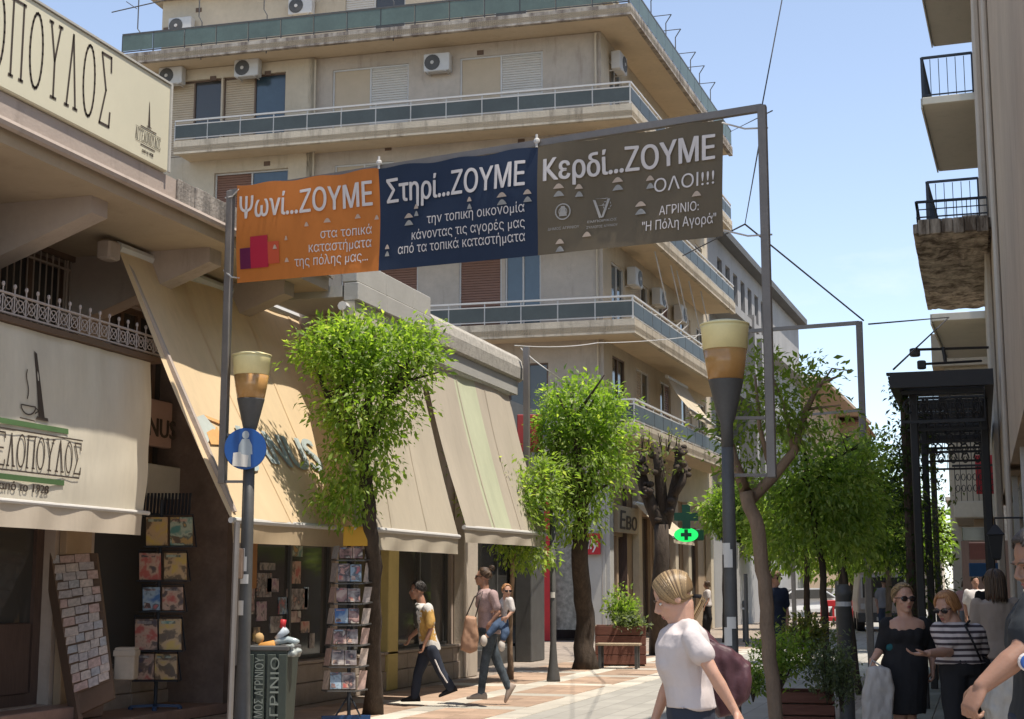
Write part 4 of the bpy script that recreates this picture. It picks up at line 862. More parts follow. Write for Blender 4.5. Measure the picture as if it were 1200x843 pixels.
for z in (5.7, 8.6, 11.7):
    m = MB(TB); m.box(LB+.3, LB+6, .01, .9, z, z+.3); m.box(LB+6.8, aE, .01, .6, z, z+.35); m.build('balcony', M_dgr if z < 9 else M_gr, gb)
m = MB(TB); m.box(LB+.2, aE+.1, -8, .45, 14.91, 15.2); m.build('roof', M_dgr, gb)
m = MB(TB); m.box(LB+4.2, LB+4.6, .005, 1.0, 5.0, 12.2); m.box(LB+7.0, LB+7.4, .005, .8, 6, 11.7); m.build('fin', M_gr, gb)
hb = thing('house', 'low brown roofed house with a wide tan eave beyond the grey block', 'house', TB @ Vector((40, 0, 0)))
T3 = frame(TB @ Vector((aE+3, -.5, 0)), dB, nB)
ze = pl(925, 400, TB @ Vector((aE+3, .8, 0)), nB).z
m = MB(T3); w3 = [(1+i*3.2, 2.6+i*3.2, z, z+1.7) for i in range(6) for z in (3.3, 6.2)]; wall_open(m, 0, 22, 0, ze-.5, w3, .2); m.box(0, .1, -9, -.01, 0, ze-.5); m.box(.1, 22, -9, -.3, 0, ze-.6); m.build('wall', M_tan, hb)
for o in w3: window(T3, *o, hb, 'pane', M_winframe, b=-.15, leaves=2)
m = MB(T3); m.loft([[(-.6, 1.5, ze-.5), (22, 1.5, ze-.5), (22, -9, ze-.5), (-.6, -9, ze-.5)], [(-.6, 1.5, ze-.3), (22, 1.5, ze-.3), (22, -9, ze-.3), (-.6, -9, ze-.3)], [(.5, -1, ze+.4), (20, -1, ze+.4), (20, -8, ze+.4), (.5, -8, ze+.4)]]); m.build('roof', mat('tan_eave', (.33, .24, .17), .9, .1, 1.), hb)
hc = thing('house', 'distant low house with a red brown roof seen over the street trees', 'house', at(985, 688, 95))
pc = at(985, 688, 95); zc0 = at(985, 497, 95).z; zc1 = at(985, 474, 95).z
m = MB(); m.box(pc.x-9, pc.x+1.6, pc.y, pc.y+9, 0, zc0); m.build('wall', M_tan, hc)
m = MB(); m.loft([[(pc.x-9.5, pc.y-.8, zc0+.0), (pc.x+2.0, pc.y-.8, zc0), (pc.x+2.0, pc.y+9.5, zc0), (pc.x-9.5, pc.y+9.5, zc0)], [(pc.x-7, pc.y+3, zc1+.3), (pc.x-.6, pc.y+3, zc1), (pc.x-.6, pc.y+5, zc1), (pc.x-7, pc.y+5, zc1+.3)]]); m.build('roof', mat('red_brown_roof', (.24, .12, .08), .9, .2, 2.), hc)
for i in range(5):
    m = MB(); m.box(pc.x-8+i*2, pc.x-7+i*2, pc.y-.04, pc.y-.005, zc0-2.2, zc0-.8); m.build('window', M_darkglass, hc)
# row of buildings closing the view at the end of the street
for i, (x0, x1, y0, h, mt_, lb) in enumerate(((-34, -16, 120, 12, M_plaster2, 'distant pinkish block closing the street behind the trees'), (-15, -3, 128, 7.5, M_plaster, 'distant beige low block behind the parked cars'), (-2, 14, 118, 8, M_gr, 'distant grey block at the far right end of the street'))):
    b = thing('distant_building', lb, 'building', (x0, y0, 0)); T = frame((x0, y0, 0), (1, 0, 0), (0, -1, 0)); w_ = x1-x0; oo = []
    z = 3.2
    while z < h-1.5:
        oo += [(1+k*2.6, 2.4+k*2.6, z, z+1.5) for k in range(int((w_-2)/2.6))]; z += 3
    m = MB(frame((x1, y0, 0), (-1, 0, 0), (0, -1, 0))); wall_open(m, 0, w_, 0, h, oo, .2); m.T = None; m.box(x0, x1, y0+.25, y0+10, 0, h-.05); m.build('wall', mt_, b)
    for o in oo: window(frame((x1, y0, 0), (-1, 0, 0), (0, -1, 0)), *o, b, 'pane', M_white, b=-.15)
    m = MB(); m.box(x0-.3, x1+.3, y0-.3, y0+10, h, h+.25); m.build('roof', M_concrete, b)
# side street shops behind, between the two left buildings
# ================================================================= RIGHT SIDE
M_rwall = mat('brown_plaster', (.42, .325, .235), .9, .12, .7, .3, 20, stain=.35)
M_party = mat('rough_party_wall', (.33, .30, .26), .95, .35, 5., 1., 18, stain=.5)
M_rbalc = mat('balcony_underside', (.46, .43, .36), .9, .06, .8, .1, 20, stain=.25)
M_peel = mat('peeling_concrete', (.42, .36, .29), .95, .22, 1.6, .35, 14, stain=.95, stain_col=(.07, .05, .035), thr=(.40, .60))
M_iron = mat('dark_blue_iron', (.02, .025, .035), .5, .1)
XR = .40
nb = thing('apartment_building', 'brown plastered building rising at the right edge with a crumbling balcony', 'building', (XR, 18, 0))
m = MB(); m.box(XR, 5, 8.5, 27.8, 2.9, 11.6); m.box(XR+.15, 5, 8.5, 27.8, 0, 2.9); m.build('wall', M_rwall, nb)
m = MB(); m.bbox(XR-.10, XR-.004, 24.6, 27.9, 0, 11.7, .02); m.bbox(XR-.06, XR-.004, 18.4, 19.3, 0, 11.7, .02); m.build('pilaster', mat('pale_pilaster', (.46, .40, .33), .9, .08), nb)
for y in (11, 13.6, 16.2, 20.5):
    m = MB(); m.box(XR+.06, XR+.149, y, y+1.9, .1, 2.6); m.build('shop_window', M_darkglass, nb); m = MB(); m.box(XR+.05, XR+.12, y-.12, y-.005, 0, 2.9); m.build('shutter_rail', M_alu, nb)
def irail(x0, x1, y0, y1, z, h, parent, st=.13):
    m = MB(); P = [(x1, y0), (x0, y0), (x0, y1), (x1, y1)]
    for (a, b), (c, d) in zip(P[:-1], P[1:]): m.bar((a, b, z+h), (c, d, z+h), .045, .035); m.bar((a, b, z+.08), (c, d, z+.08), .02, .02); m.bar((a, b, z+h-.12), (c, d, z+h-.12), .015, .015)
    m.build('rail', M_iron, parent)
    for (a, b), (c, d) in zip(P[:-1], P[1:]):
        L = math.hypot(c-a, d-b); k = int(L/st)
        mm = MB()
        for i in range(k+1): mm.tube([(a+(c-a)*i/k, b+(d-b)*i/k, z), (a+(c-a)*i/k, b+(d-b)*i/k, z+h)], .009, 4)
        mm.build('baluster', M_iron, parent)
b0 = gx(1172, 255, XR); yb0 = at(1079, 255, 22).y; zb_ = at(1079, 275, 22).z
m = MB()
def peel(u, v):
    x = -.70+(XR+.65)*u; y = yb0+6.6*v
    return Vector((x, y, zb_+.05*noise.noise(Vector((x*3, y*1.5, 0)))+.04*abs(noise.noise(Vector((x*8, y*5, 2))))))
m.grid(lambda u, v: peel(1-u, v), 20, 40)
m.box(-.68, XR-.01, yb0+.02, yb0+6.58, zb_+.05, zb_+.2)
nby = m.build('balcony', M_peel, nb); m = MB(); 
for i in range(9):
    y = yb0+i*.73; m.bbox(-.74-.008*random.random(), -.66, y, y+.725, zb_+.02-.012*random.random(), zb_+.17, .01)
for i in range(6):
    x = -.66+i*.17; m.bbox(x, x+.165, yb0-.05-.02*random.random(), yb0+.015, zb_-.03*random.random(), zb_+.22, .01)
m.build('broken_edge', M_peel, nby); irail(-.68, XR-.05, yb0+.05, yb0+6.5, zb_+.2, .32, nby)
# taller building with the bare party wall
pb_ = Vector((0.42, 35.6, 0)); TR = frame(pb_, dB, -nB)
rb = thing('apartment_building', 'tall building with bare rough end wall and iron railed balconies on the right', 'building', pb_)
m = MB(TR); m.box(0, 16, -9, 0, 0, 19.5); m.build('wall', M_party, rb)
m = MB(TR); m.box(-.03, .3, -.12, .02, 0, 20.5); m.build('corner_trim', M_rwall, rb)
for i, z in enumerate((7.7, 9.9, 13.0, 16.65, 19.4)):
    m = MB(TR); m.bbox(.05, 6.2, .02, 1.24, z-.04, z+.14, .01); m.box(.12, 6.1, 1.245, 1.28, z-.1, z+.14); o = m.build('balcony', M_rbalc, rb)
    if i < 1: continue
    m = MB(TR); h = 1.0; z_ = z+.14
    P = [(.1, .05), (.1, 1.22), (6.1, 1.22), (6.1, .05)]
    for (a, b), (c, d) in zip(P[:-1], P[1:]): m.bar((a, b, z_+h), (c, d, z_+h), .07, .05); m.bar((a, b, z_+.06), (c, d, z_+.06), .03, .03)
    for a, b in P: m.bar((a, b, z_), (a, b, z_+h), .06)
    m.build('rail', M_iron, o); m = MB(TR)
    for (a, b), (c, d) in zip(P[:-1], P[1:]):
        L = math.hypot(c-a, d-b); k = max(2, int(L/.17))
        for j in range(1, k): m.tube([(a+(c-a)*j/k, b+(d-b)*j/k, z_), (a+(c-a)*j/k, b+(d-b)*j/k, z_+h-.05)], .012, 4)
    m.build('baluster', M_iron, o)
for a, z, l in ((6.6, 14.4, 'upper air conditioner beside the right hand balconies'), (6.6, 11.0, 'lower air conditioner beside the right hand balconies')):
    m = MB(TR); m.bbox(a, a+.3, .05, .7, z, z+.75, .02); o = one(m, 'air_conditioner', M_plaster2, l, 'air conditioner')
# cream house with fascia and first floor iron balcony
ch = thing('house', 'cream house on the right with an ornate iron balcony under the black canopy', 'house', at(1130, 688, 45))
pc = at(1118, 688, 45); zt_ = at(1118, 393, 45).z
m = MB(); m.box(pc.x, pc.x+6, pc.y, pc.y+10, 0, zt_-1.0); m.build('wall', M_plaster, ch); m = MB(); m.box(pc.x-.35, pc.x+6, pc.y-.3, pc.y+10, zt_-1.0, zt_); m.build('parapet', M_plaster, ch)
px_ = at(1118, 600, 40); m = MB(); m.bbox(px_.x, px_.x+1.8, px_.y, pc.y+4, 3.3, 3.75, .03); cb = m.build('balcony', M_plaster, ch)
m = MB(); m.bbox(px_.x+.5, px_.x+1.8, px_.y+.6, px_.y+.8, 0, 3.3, .02); m.build('wall', M_tan, ch)
mi = MB()
for i in range(10):
    x = px_.x+.06+i*.15; mi.tube([(x, px_.y+.05, 3.76), (x, px_.y+.05, 4.7)], .014, 4)
    mi.tube([(x+.07+.05*math.cos(k*.8), px_.y+.05, 4.1+.09*math.sin(k*.8)) for k in range(9)], .012, 4); mi.tube([(x+.07+.05*math.cos(k*.8), px_.y+.05, 4.4+.09*math.sin(k*.8)) for k in range(9)], .012, 4)
mi.box(px_.x, px_.x+1.5, px_.y+.02, px_.y+.08, 4.68, 4.74); mi.build('rail', M_black, cb)
m = MB(); m.bbox(px_.x+.6, px_.x+1.3, px_.y+.25, px_.y+.3, 3.95, 5.0, .02); one(m, 'red_cloth', M_red, 'dark red cloth hung behind the ornate iron balcony rail', 'cloth')
# black steel canopy -----------------------------------------------------
kc = thing('black_canopy', 'black steel canopy with lacy iron valances over the right walkway', 'canopy', at(1060, 688, 18.5))
pk = at(1052, 688, 18.0); zk1 = at(1045, 437, 18).z; zk0 = at(1045, 455, 18).z; xk0 = pk.x; xk1 = XR-.14; yk0 = pk.y; yk1 = yk0+9
m = MB(); m.box(xk0, xk1, yk0, yk0+.12, zk0, zk1); m.box(xk0, xk0+.1, yk0+.13, yk1, zk0, zk1); m.box(xk1-.1, xk1, yk0+.13, yk1, zk0, zk1); m.build('frame', M_black, kc)
for i in range(24):
    y = yk0+.2+i*.37; m = MB(); m.box(xk0-.05, xk1, y, y+.12, zk1+.002, zk1+.03); m.build('roof_slat', M_black, kc)
for i in range(-1, 5):
    y = yk0+1.2+i*1.7 if i >= 0 else yk0+.2; m = MB(); m.box(xk0+.11, xk1-.11, y, y+.08, zk0+.05, zk1-.02); m.build('rafter', M_black, kc)
    m = MB(); zz = zk0-.42
    m.box(xk0+.12, xk1-.12, y, y+.03, zz+.36, zz+.40); m.box(xk0+.12, xk1-.12, y, y+.03, zz, zz+.035)
    x = xk0+.2
    while x < xk1-.2:
        for s_ in (1, -1): m.tube([(x+s_*.07*math.cos(k*.75)*(1-k/14), y+.015, zz+.19+.13*math.sin(k*.75)*(1-k/14)) for k in range(11)], .009, 4)
        m.tube([(x+.1, y+.015, zz), (x+.1, y+.015, zz+.38)], .008, 4); x += .2
    m.build('valance', M_black, kc)
for x, y in ((xk0+.25, yk0+.5), (xk0+.25, yk0+4.2), (xk0+.25, yk0+8.4), (xk1-.12, yk0+1.5), (xk1-.12, yk0+6)):
    m = MB(); m.bbox(x-.05, x+.05, y-.05, y+.05, 0, zk0, .014); m.build('post', M_black, kc)
# spotlight arms and lantern
m = MB(); a = at(1170, 407, 24); b = at(1072, 410, 23); m.tube([a, b], .022, 6); m.tube([at(1105, 407, 23.3), at(1108, 425, 23.3)], .03, 6); m.bbox(b.x-.08, b.x+.08, b.y-.08, b.y+.08, b.z-.11, b.z+.02, .02); one(m, 'floodlight', M_black, 'black floodlight on a long horizontal arm above the canopy', 'floodlight')
m = MB(); a = at(1150, 423, 21); b = at(1080, 427, 20.5); m.tube([a, b], .018, 6); m.bbox(b.x-.06, b.x+.06, b.y-.06, b.y+.06, b.z-.07, b.z+.05, .015); one(m, 'floodlight', M_black, 'small black floodlight sitting on the canopy roof edge', 'floodlight')
q = at(1167, 636, 17); t = thing('wall_lantern', 'black iron wall lantern hanging on the right hand wall', 'lantern', q)
m = MB(); m.loft([[(q.x+r*c, q.y+r*s, q.z+z) for c, s in ((1, 1), (-1, 1), (-1, -1), (1, -1))] for r, z in ((.03, -.2), (.05, -.18), (.08, .08), (.10, .09), (.02, .2))]); m.build('body', M_black, t)
m = MB(); m.tube([(q.x, q.y, q.z+.2), (q.x, q.y, q.z+.28), (XR+.1, q.y, q.z+.28)], .012, 5); m.build('bracket', M_black, t)
for (u0, u1, v0, v1, D, mt_, l) in ((1136, 1172, 660, 676, 26, mat('blue_sign', (.03, .09, .2), .5), 'small blue shop sign projecting from the right hand wall'), (1136, 1170, 636, 656, 30, mat('maroon_sign', (.08, .03, .025), .5), 'dark maroon shop sign above the small blue sign'), (1128, 1172, 618, 634, 34, M_darkglass, 'dark glass panel under the cream balcony')):
    a = at(u0, v1, D); b = at(u1, v0, D); m = MB(); m.bbox(a.x, b.x, a.y, a.y+.08, a.z, b.z, .01); one(m, 'shop_sign', mt_, l, 'sign')
m = MB(); a = at(1130, 720, 33); b = at(1174, 688, 33); m.box(a.x, a.x+3, a.y, a.y+.3, 0, at(1130, 634, 33).z); m.build('wall', M_darkwood, thing('kiosk', 'dark shop front at the far end of the right hand walkway', 'kiosk', (a.x, a.y, 0)))
# pharmacy crosses ---------------------------------------------------------
def cross(p, s, T, m, y0=0, y1=.12):
    w_ = s*.34
    P = [(-w_/2, -s/2), (w_/2, -s/2), (w_/2, -w_/2), (s/2, -w_/2), (s/2, w_/2), (w_/2, w_/2), (w_/2, s/2), (-w_/2, s/2), (-w_/2, w_/2), (-s/2, w_/2), (-s/2, -w_/2), (-w_/2, -w_/2)]
    m.T = T; m.loft([[(a, y0, b) for a, b in P], [(a, y1, b) for a, b in P]])
pq = at(804, 606, 42); Tq = frame(pq, (.96, .2, 0), (.2, -.96, 0))
M_gc = mat('pharmacy_dark_green', (.01, .05, .03), .4); M_led = mat('pharmacy_led', (.02, .3, .08), .4, 0, emit=(.01, .75, .12, .8))
m = MB(); cross(pq, .68, Tq, m); m.T = Tq; t = one(m, 'pharmacy_cross', M_gc, 'dark green pharmacy cross above the lit green oval', 'pharmacy sign'); W[t] = Matrix.Identity(4)
pq2 = at(804, 627, 42); Tq2 = frame(pq2, (.96, .2, 0), (.2, -.96, 0))
t = thing('pharmacy_sign', 'lit oval green pharmacy sign hanging below the dark cross', 'pharmacy sign', pq2)
oval = lambda rx, rz, y: [(rx*math.cos(k*math.pi/12), y, rz*math.sin(k*math.pi/12)) for k in range(24)]
m = MB(Tq2); m.loft([oval(.34, .2, 0), oval(.34, .2, .1)]); m.build('lit_panel', M_led, t); m = MB(Tq2); m.bbox(.2, .5, -.15, -.01, -.16, .16, .02); m.build('box', M_gc, t)
m = MB(); cross(pq2, .30, frame(pq2, (.96, .2, 0), (.2, -.96, 0)), m, .101, .13); m.T = None; m.build('cross_mark', M_gc, t)
# ================================================================= TREES AND PLANTS
L_green = leafmat('leaves_bright', (.13, .21, .04), (.29, .38, .09), (.52, .54, .22))
L_mid = leafmat('leaves_mid', (.13, .20, .045), (.30, .38, .11), (.52, .54, .24))
L_yel = leafmat('leaves_yellow', (.10, .13, .03), (.22, .24, .07), (.36, .28, .12))
L_silver = leafmat('leaves_silver', (.10, .12, .08), (.20, .23, .16), (.34, .36, .27))
L_ivy = leafmat('leaves_ivy', (.04, .06, .02), (.11, .13, .05), (.22, .2, .1))
def leaves(name, centers, mt_, parent, n_per, spread, size, droop=.6, aspect=.42, seed=1, kind='stuff', outc=None):
    """clumps of drooping pointed leaves; centers (N,3) world"""
    R = np.random.RandomState(seed); c = np.repeat(np.asarray(centers), n_per, 0); n = len(c)
    off = R.normal(size=(n, 3)); off /= np.linalg.norm(off, axis=1)[:, None]; off *= (R.rand(n)**.5)[:, None]*spread
    base = c+off*np.array([1, 1, .8])
    d = off/spread*1.1+R.normal(size=(n, 3))*.45; d[:, 2] -= droop*R.rand(n)*1.1
    if outc is not None: o2 = base-np.asarray(outc); o2 /= np.linalg.norm(o2, axis=1)[:, None]+1e-6; d += o2*.5
    d /= np.linalg.norm(d, axis=1)[:, None]
    up = R.normal(size=(n, 3))*.5+np.array([0, 0, 1.]); s = np.cross(d, up); s /= np.linalg.norm(s, axis=1)[:, None]; u = np.cross(s, d)
    L = size*(.4+1.0*R.rand(n)**1.3)[:, None]; w_ = L*aspect
    p0 = base; p1 = base+d*L*.45+s*w_*.5+u*L*.05; p2 = base+d*L*.45-s*w_*.5+u*L*.05; pm = base+d*L*.5-u*L*.03; p3 = base+d*L-u*L*.12
    V = np.stack([p0, p1, p2, pm, p3], 1).reshape(-1, 3)
    inv = np.array(W[parent].inverted()); V = V@inv[:3, :3].T+inv[:3, 3]
    tri = np.array([[0, 3, 1], [0, 2, 3], [3, 4, 1], [2, 4, 3]]); Fc = (tri[None]+(np.arange(n)*5)[:, None, None]).reshape(-1)
    me = bpy.data.meshes.new(name); me.vertices.add(len(V)); me.vertices.foreach_set('co', V.reshape(-1)); nf = n*4
    me.loops.add(nf*3); me.loops.foreach_set('vertex_index', Fc); me.polygons.add(nf); me.polygons.foreach_set('loop_start', np.arange(nf)*3); me.polygons.foreach_set('loop_total', np.full(nf, 3))
    me.materials.append(mt_); me.update(calc_edges=True); me.validate()
    o = bpy.data.objects.new(name, me); COL.objects.link(o); o.parent = parent; W[o] = W[parent]; o['kind'] = kind; return o
def blob_centers(blobs, n, seed=1, shell=.55):
    R = np.random.RandomState(seed); out = []; vol = np.array([b[3]*b[4]*b[5] for b in blobs]); cnt = (n*vol/vol.sum()).astype(int)+1
    for b, k in zip(blobs, cnt):
        d = R.normal(size=(k, 3)); d /= np.linalg.norm(d, axis=1)[:, None]; r = (shell+(1-shell)*R.rand(k)**.6)[:, None]*np.where(R.rand(k, 1) < .14, 1+.28*R.rand(k, 1), 1)
        lump = 1+.22*np.sin(d[:, 0:1]*7+b[0]*5)*np.cos(d[:, 2:3]*6+b[1])+.10*R.normal(size=(k, 1))
        out.append(np.array(b[:3])+d*r*lump*np.array(b[3:6]))
    return np.concatenate(out)
def branchy(m, p, tips, r, R):
    p = Vector(p)
    for tp in tips:
        tp = Vector(tp); mid = p.lerp(tp, .5)+Vector((R.uniform(-.1, .1), R.uniform(-.1, .1), R.uniform(0, .12)))*(tp-p).length
        m.tube([p, mid, tp], [r, r*.7, r*.3], 7)
        for k in range(3):
            q = mid.lerp(tp, R.random()); e = q+Vector((R.uniform(-1, 1), R.uniform(-1, 1), R.uniform(.1, 1)))*(tp-p).length*.35; m.tube([q, e], [r*.35, r*.12], 5)
def tree(label, trunk, tips, r0, blobs, nclump, leafm, barkm, seed, name='street_tree', per=11, spread=.16, size=.10, droop=.7, group='street trees', r1=None, shell=.5):
    R = random.Random(seed); t = thing(name, label, 'tree', Vector((trunk[0][0], trunk[0][1], 0)), 0, group)
    P = []; T_ = [Vector(p) for p in trunk]
    for a, b in zip(T_[:-1], T_[1:]):
        for k in range(5): P.append(a.lerp(b, k/5)+Vector((R.uniform(-1, 1), R.uniform(-1, 1), 0))*r0*.18)
    P.append(T_[-1]); n = len(P); r1 = r1 or r0*.6; rs = [r0*(1.35 if k == 0 else 1.1 if k == 1 else 1)*(1-k/n)+r1*k/n for k in range(n)]
    m = MB(); m.tube(P, rs, 12); o = m.build('trunk', barkm, t, True)
    m = MB(); branchy(m, T_[-1], tips, r1*.9, R); m.build('limbs', barkm, t, True)
    nclump = int(nclump*1.55); size *= .70; spread *= 1.08; cc = blob_centers(blobs, nclump, seed, shell); cen = np.mean([b[:3] for b in blobs], 0)
    leaves('crown', cc, leafm, t, per, spread, size, droop, seed=seed, outc=cen); return t
def B(u, v, D, rx, ry, rz): p = at(u, v, D); return (p.x, p.y, p.z, rx, ry, rz)
# first tree: wide top, narrow skirt
g1 = gz(437, 838); tp = [at(430, 600, 16.4)+Vector((0, 0, 0))]
tree('first street tree from the left with a full top shaped crown and dark trunk', [g1, at(438, 700, 16.9), at(437, 640, 16.6), at(432, 590, 16.4), at(424, 540, 16.4)], [at(370, 430, 16.4), at(400, 400, 16.5), at(440, 390, 16.4), at(480, 420, 16.3), at(500, 410, 16.5), at(425, 470, 16.2)], .095,
     [B(408, 418, 16.4, .50, .55, .38), B(462, 420, 16.4, .48, .55, .38), B(430, 395, 16.5, .4, .4, .25), B(385, 410, 16.4, .35, .4, .32), B(495, 400, 16.4, .25, .35, .25), B(430, 480, 16.4, .55, .6, .45), B(420, 545, 16.4, .40, .45, .38), B(410, 592, 16.4, .30, .32, .26), B(385, 585, 16.3, .2, .25, .2)], 680, L_green, M_bark, 11, per=13, spread=.15, size=.115, r1=.07)
# second tree
g2 = gz(686, 785)
tree('second street tree from the left with a tall bright green oval crown', [g2, (g2.x, g2.y, 1.), at(680, 645, 26.3), at(680, 600, 26.3)], [at(650, 500, 26.3), at(690, 480, 26.5), at(720, 520, 26.3), at(670, 460, 26.1), at(705, 570, 26.3)], .19,
     [B(682, 480, 26.3, .75, .8, .62), B(660, 500, 26.2, .45, .6, .6), B(712, 500, 26.3, .45, .6, .7), B(688, 550, 26.3, .72, .8, .7), B(672, 605, 26.2, .50, .6, .45), B(640, 520, 26.3, .25, .4, .5)], 620, L_green, M_bark, 12, per=12, spread=.2, size=.15, r1=.12)
# slender sapling with bright green crown in front
g3 = gz(598, 797)
tree('slender sapling with loose low crown between the awnings and the second tree', [g3, (g3.x, g3.y, 1.2), at(603, 640, 23.4), at(606, 600, 23.4)], [at(560, 560, 23.4), at(600, 540, 23.4), at(640, 560, 23.4), at(625, 600, 23.4), at(580, 610, 23.4)], .045,
     [B(572, 560, 23.0, .38, .45, .35), B(545, 540, 23.0, .20, .2, .18), B(556, 585, 23.0, .22, .25, .2), B(610, 590, 23.4, .55, .6, .45), B(640, 560, 23.5, .4, .4, .35), B(600, 640, 23.4, .3, .35, .28), B(625, 650, 23.4, .35, .35, .2)], 400, L_mid, M_barklt, 13, per=9, spread=.2, size=.15, r1=.03, shell=.3, droop=.5)
# pruned knobbly tree
g4 = gz(773, 768); R_ = random.Random(5); t = thing('pruned_tree', 'pollarded dark tree with knobbly stumps and a few yellow shoots', 'tree', g4)
m = MB(); D4 = 32
m.tube([g4, at(772, 700, D4), at(776, 650, D4), at(775, 615, D4)], [.24, .19, .165, .155], 12)
for pts, rs in (([(775, 620), (762, 590), (750, 555), (753, 530)], [.16, .14, .13, .10]), ([(776, 620), (775, 580), (772, 545), (768, 520)], [.15, .13, .11, .1]), ([(778, 618), (788, 585), (795, 550), (797, 528)], [.14, .12, .11, .09]), ([(790, 580), (800, 565), (803, 545)], [.09, .08, .07])):
    m.tube([at(u, v, D4+R_.uniform(-.2, .2)) for u, v in pts], rs, 9)
for i in range(46):
    u, v = R_.choice([(752, 555), (752, 535), (772, 545), (768, 525), (795, 550), (797, 530), (758, 575), (788, 590), (776, 610), (803, 548)]); p = at(u+R_.uniform(-5, 5), v+R_.uniform(-9, 9), D4+R_.uniform(-.2, .1)); s = R_.uniform(.05, .11); m.ell(p, (s, s, s*.8), 7, 5)
m.build('trunk', M_bark, t, True); leaves('crown', np.array([at(752+R_.uniform(-12, 50), 515+R_.uniform(-10, 40), D4-.2) for i in range(34)]), L_yel, t, 6, .18, .13, .3, seed=4)
m = MB()
for i in range(14): a = at(752+R_.uniform(0, 45), 530, D4); m.tube([a, a+Vector((R_.uniform(-.1, .1), 0, R_.uniform(.2, .5)))], [.02, .008], 5)
m.build('limbs', M_bark, t)
# near right tree with forked light trunk and sparse crown
g5 = at(907, 688, 12.8); g5.z = 0
t = tree('nearest right hand tree with pale forked trunk and sparse light crown', [g5, at(902, 770, 12.8), at(895, 680, 12.8), at(888, 620, 12.8), at(874, 577, 12.9)], [], .062,
     [B(860, 520, 13.1, .18, .4, .25), B(850, 490, 13.2, .2, .4, .2), B(900, 470, 12.9, .35, .5, .35), B(940, 450, 13.0, .30, .4, .25), B(968, 445, 13.0, .2, .3, .12), B(985, 475, 13.1, .12, .2, .15), B(880, 430, 13.1, .25, .4, .2), B(930, 500, 12.9, .3, .35, .25), B(870, 560, 13.0, .2, .3, .2)], 210, leafmat('leaves_pale', (.11, .16, .035), (.22, .28, .07), (.34, .38, .12)), M_barklt, 15, per=7, spread=.14, size=.105, r1=.06, shell=.2, droop=.5)
m = MB()
for pts, rs in (([(874, 577), (860, 540), (850, 500), (858, 450), (866, 400)], [.055, .045, .035, .02, .01]), ([(880, 585), (905, 560), (930, 530), (945, 480), (960, 450), (985, 440)], [.055, .05, .04, .03, .018, .008]), ([(930, 530), (920, 480), (905, 440)], [.025, .018, .008]), ([(945, 480), (985, 475)], [.015, .006]), ([(855, 520), (840, 480), (835, 450)], [.02, .014, .007]), ([(905, 560), (890, 500), (885, 440)], [.025, .02, .01]), ([(960, 455), (975, 432), (998, 435)], [.012, .008, .004])):
    m.tube([at(u, v, 12.9+.2*math.sin(u)) for u, v in pts], rs, 7)
m.build('limbs', M_barklt, t, True)
# dense row of right hand trees
def rt(u, D, tv, blobs, label, seed, lm=L_green, r=.06, n=420, sz=.13, per=11, base=None):
    g = at(u, 688, D); g.z = 0; b0_ = at(*(base or (u, 650)), D)
    tree(label, [g, g.lerp(b0_, .5), b0_, at(blobs[0][0], blobs[0][1], D)], [at(b[0], b[1]-10, D) for b in blobs[:5]], r, [B(b[0], b[1], D+(b[3] if len(b) > 3 else 0), b[2]*1.0, b[2]*1.0, b[2]*.85) for b in blobs], n, lm, M_bark, seed, per=per, spread=.19, size=sz, shell=.35)
rt(968, 17, 0, [(945, 560, .42), (912, 590, .38), (985, 575, .42), (935, 522, .26), (1005, 535, .30), (960, 625, .42), (912, 640, .28), (1005, 615, .34), (970, 510, .2)], 'right hand tree with dense dark crown directly behind the bushy planter', 21, L_mid, .05, 560, .12, base=(963, 660))
rt(1003, 21, 0, [(1012, 560, .45), (1042, 590, .42), (985, 600, .42), (1022, 522, .28), (1010, 640, .4), (1048, 645, .32), (1045, 545, .22)], 'right hand tree with thin leaning trunk beside the black dressed woman', 22, L_mid, .045, 480, .13, base=(988, 660))
rt(985, 29, 0, [(960, 590, .8), (1000, 600, .8), (930, 600, .7), (980, 540, .5), (1030, 610, .7)], 'right hand tree farther along the row with bright crown top', 23, L_green, .07, 420, .17)
rt(1040, 34, 0, [(1035, 590, .9), (1075, 610, .7), (1060, 640, .7), (1095, 640, .6), (1000, 620, .8)], 'right hand tree reaching behind the black canopy posts', 24, L_green, .08, 420, .19)
rt(945, 52, 0, [(935, 610, 1.3), (905, 620, 1.1), (970, 620, 1.3), (940, 580, .9), (1000, 630, 1.2)], 'far street tree in the middle of the row over the parked cars', 25, L_green, .12, 420, .3)
rt(900, 60, 0, [(900, 610, 1.3), (880, 630, 1.1), (920, 640, 1.2)], 'far left side tree beyond the cafe corner', 26, L_green, .12, 300, .3)
rt(848, 40, 0, [(848, 600, .6), (862, 610, .5), (858, 585, .5), (838, 612, .35)], 'small bright tree behind the nearer lamp post at the pharmacy', 27, L_green, .06, 280, .2)
rt(1000, 75, 0, [(1000, 640, 2.2), (960, 650, 1.8), (1040, 640, 2.2), (1085, 630, 2.0), (920, 655, 1.6)], 'big dark tree at the end of the street behind the cars', 28, L_mid, .2, 420, .5)
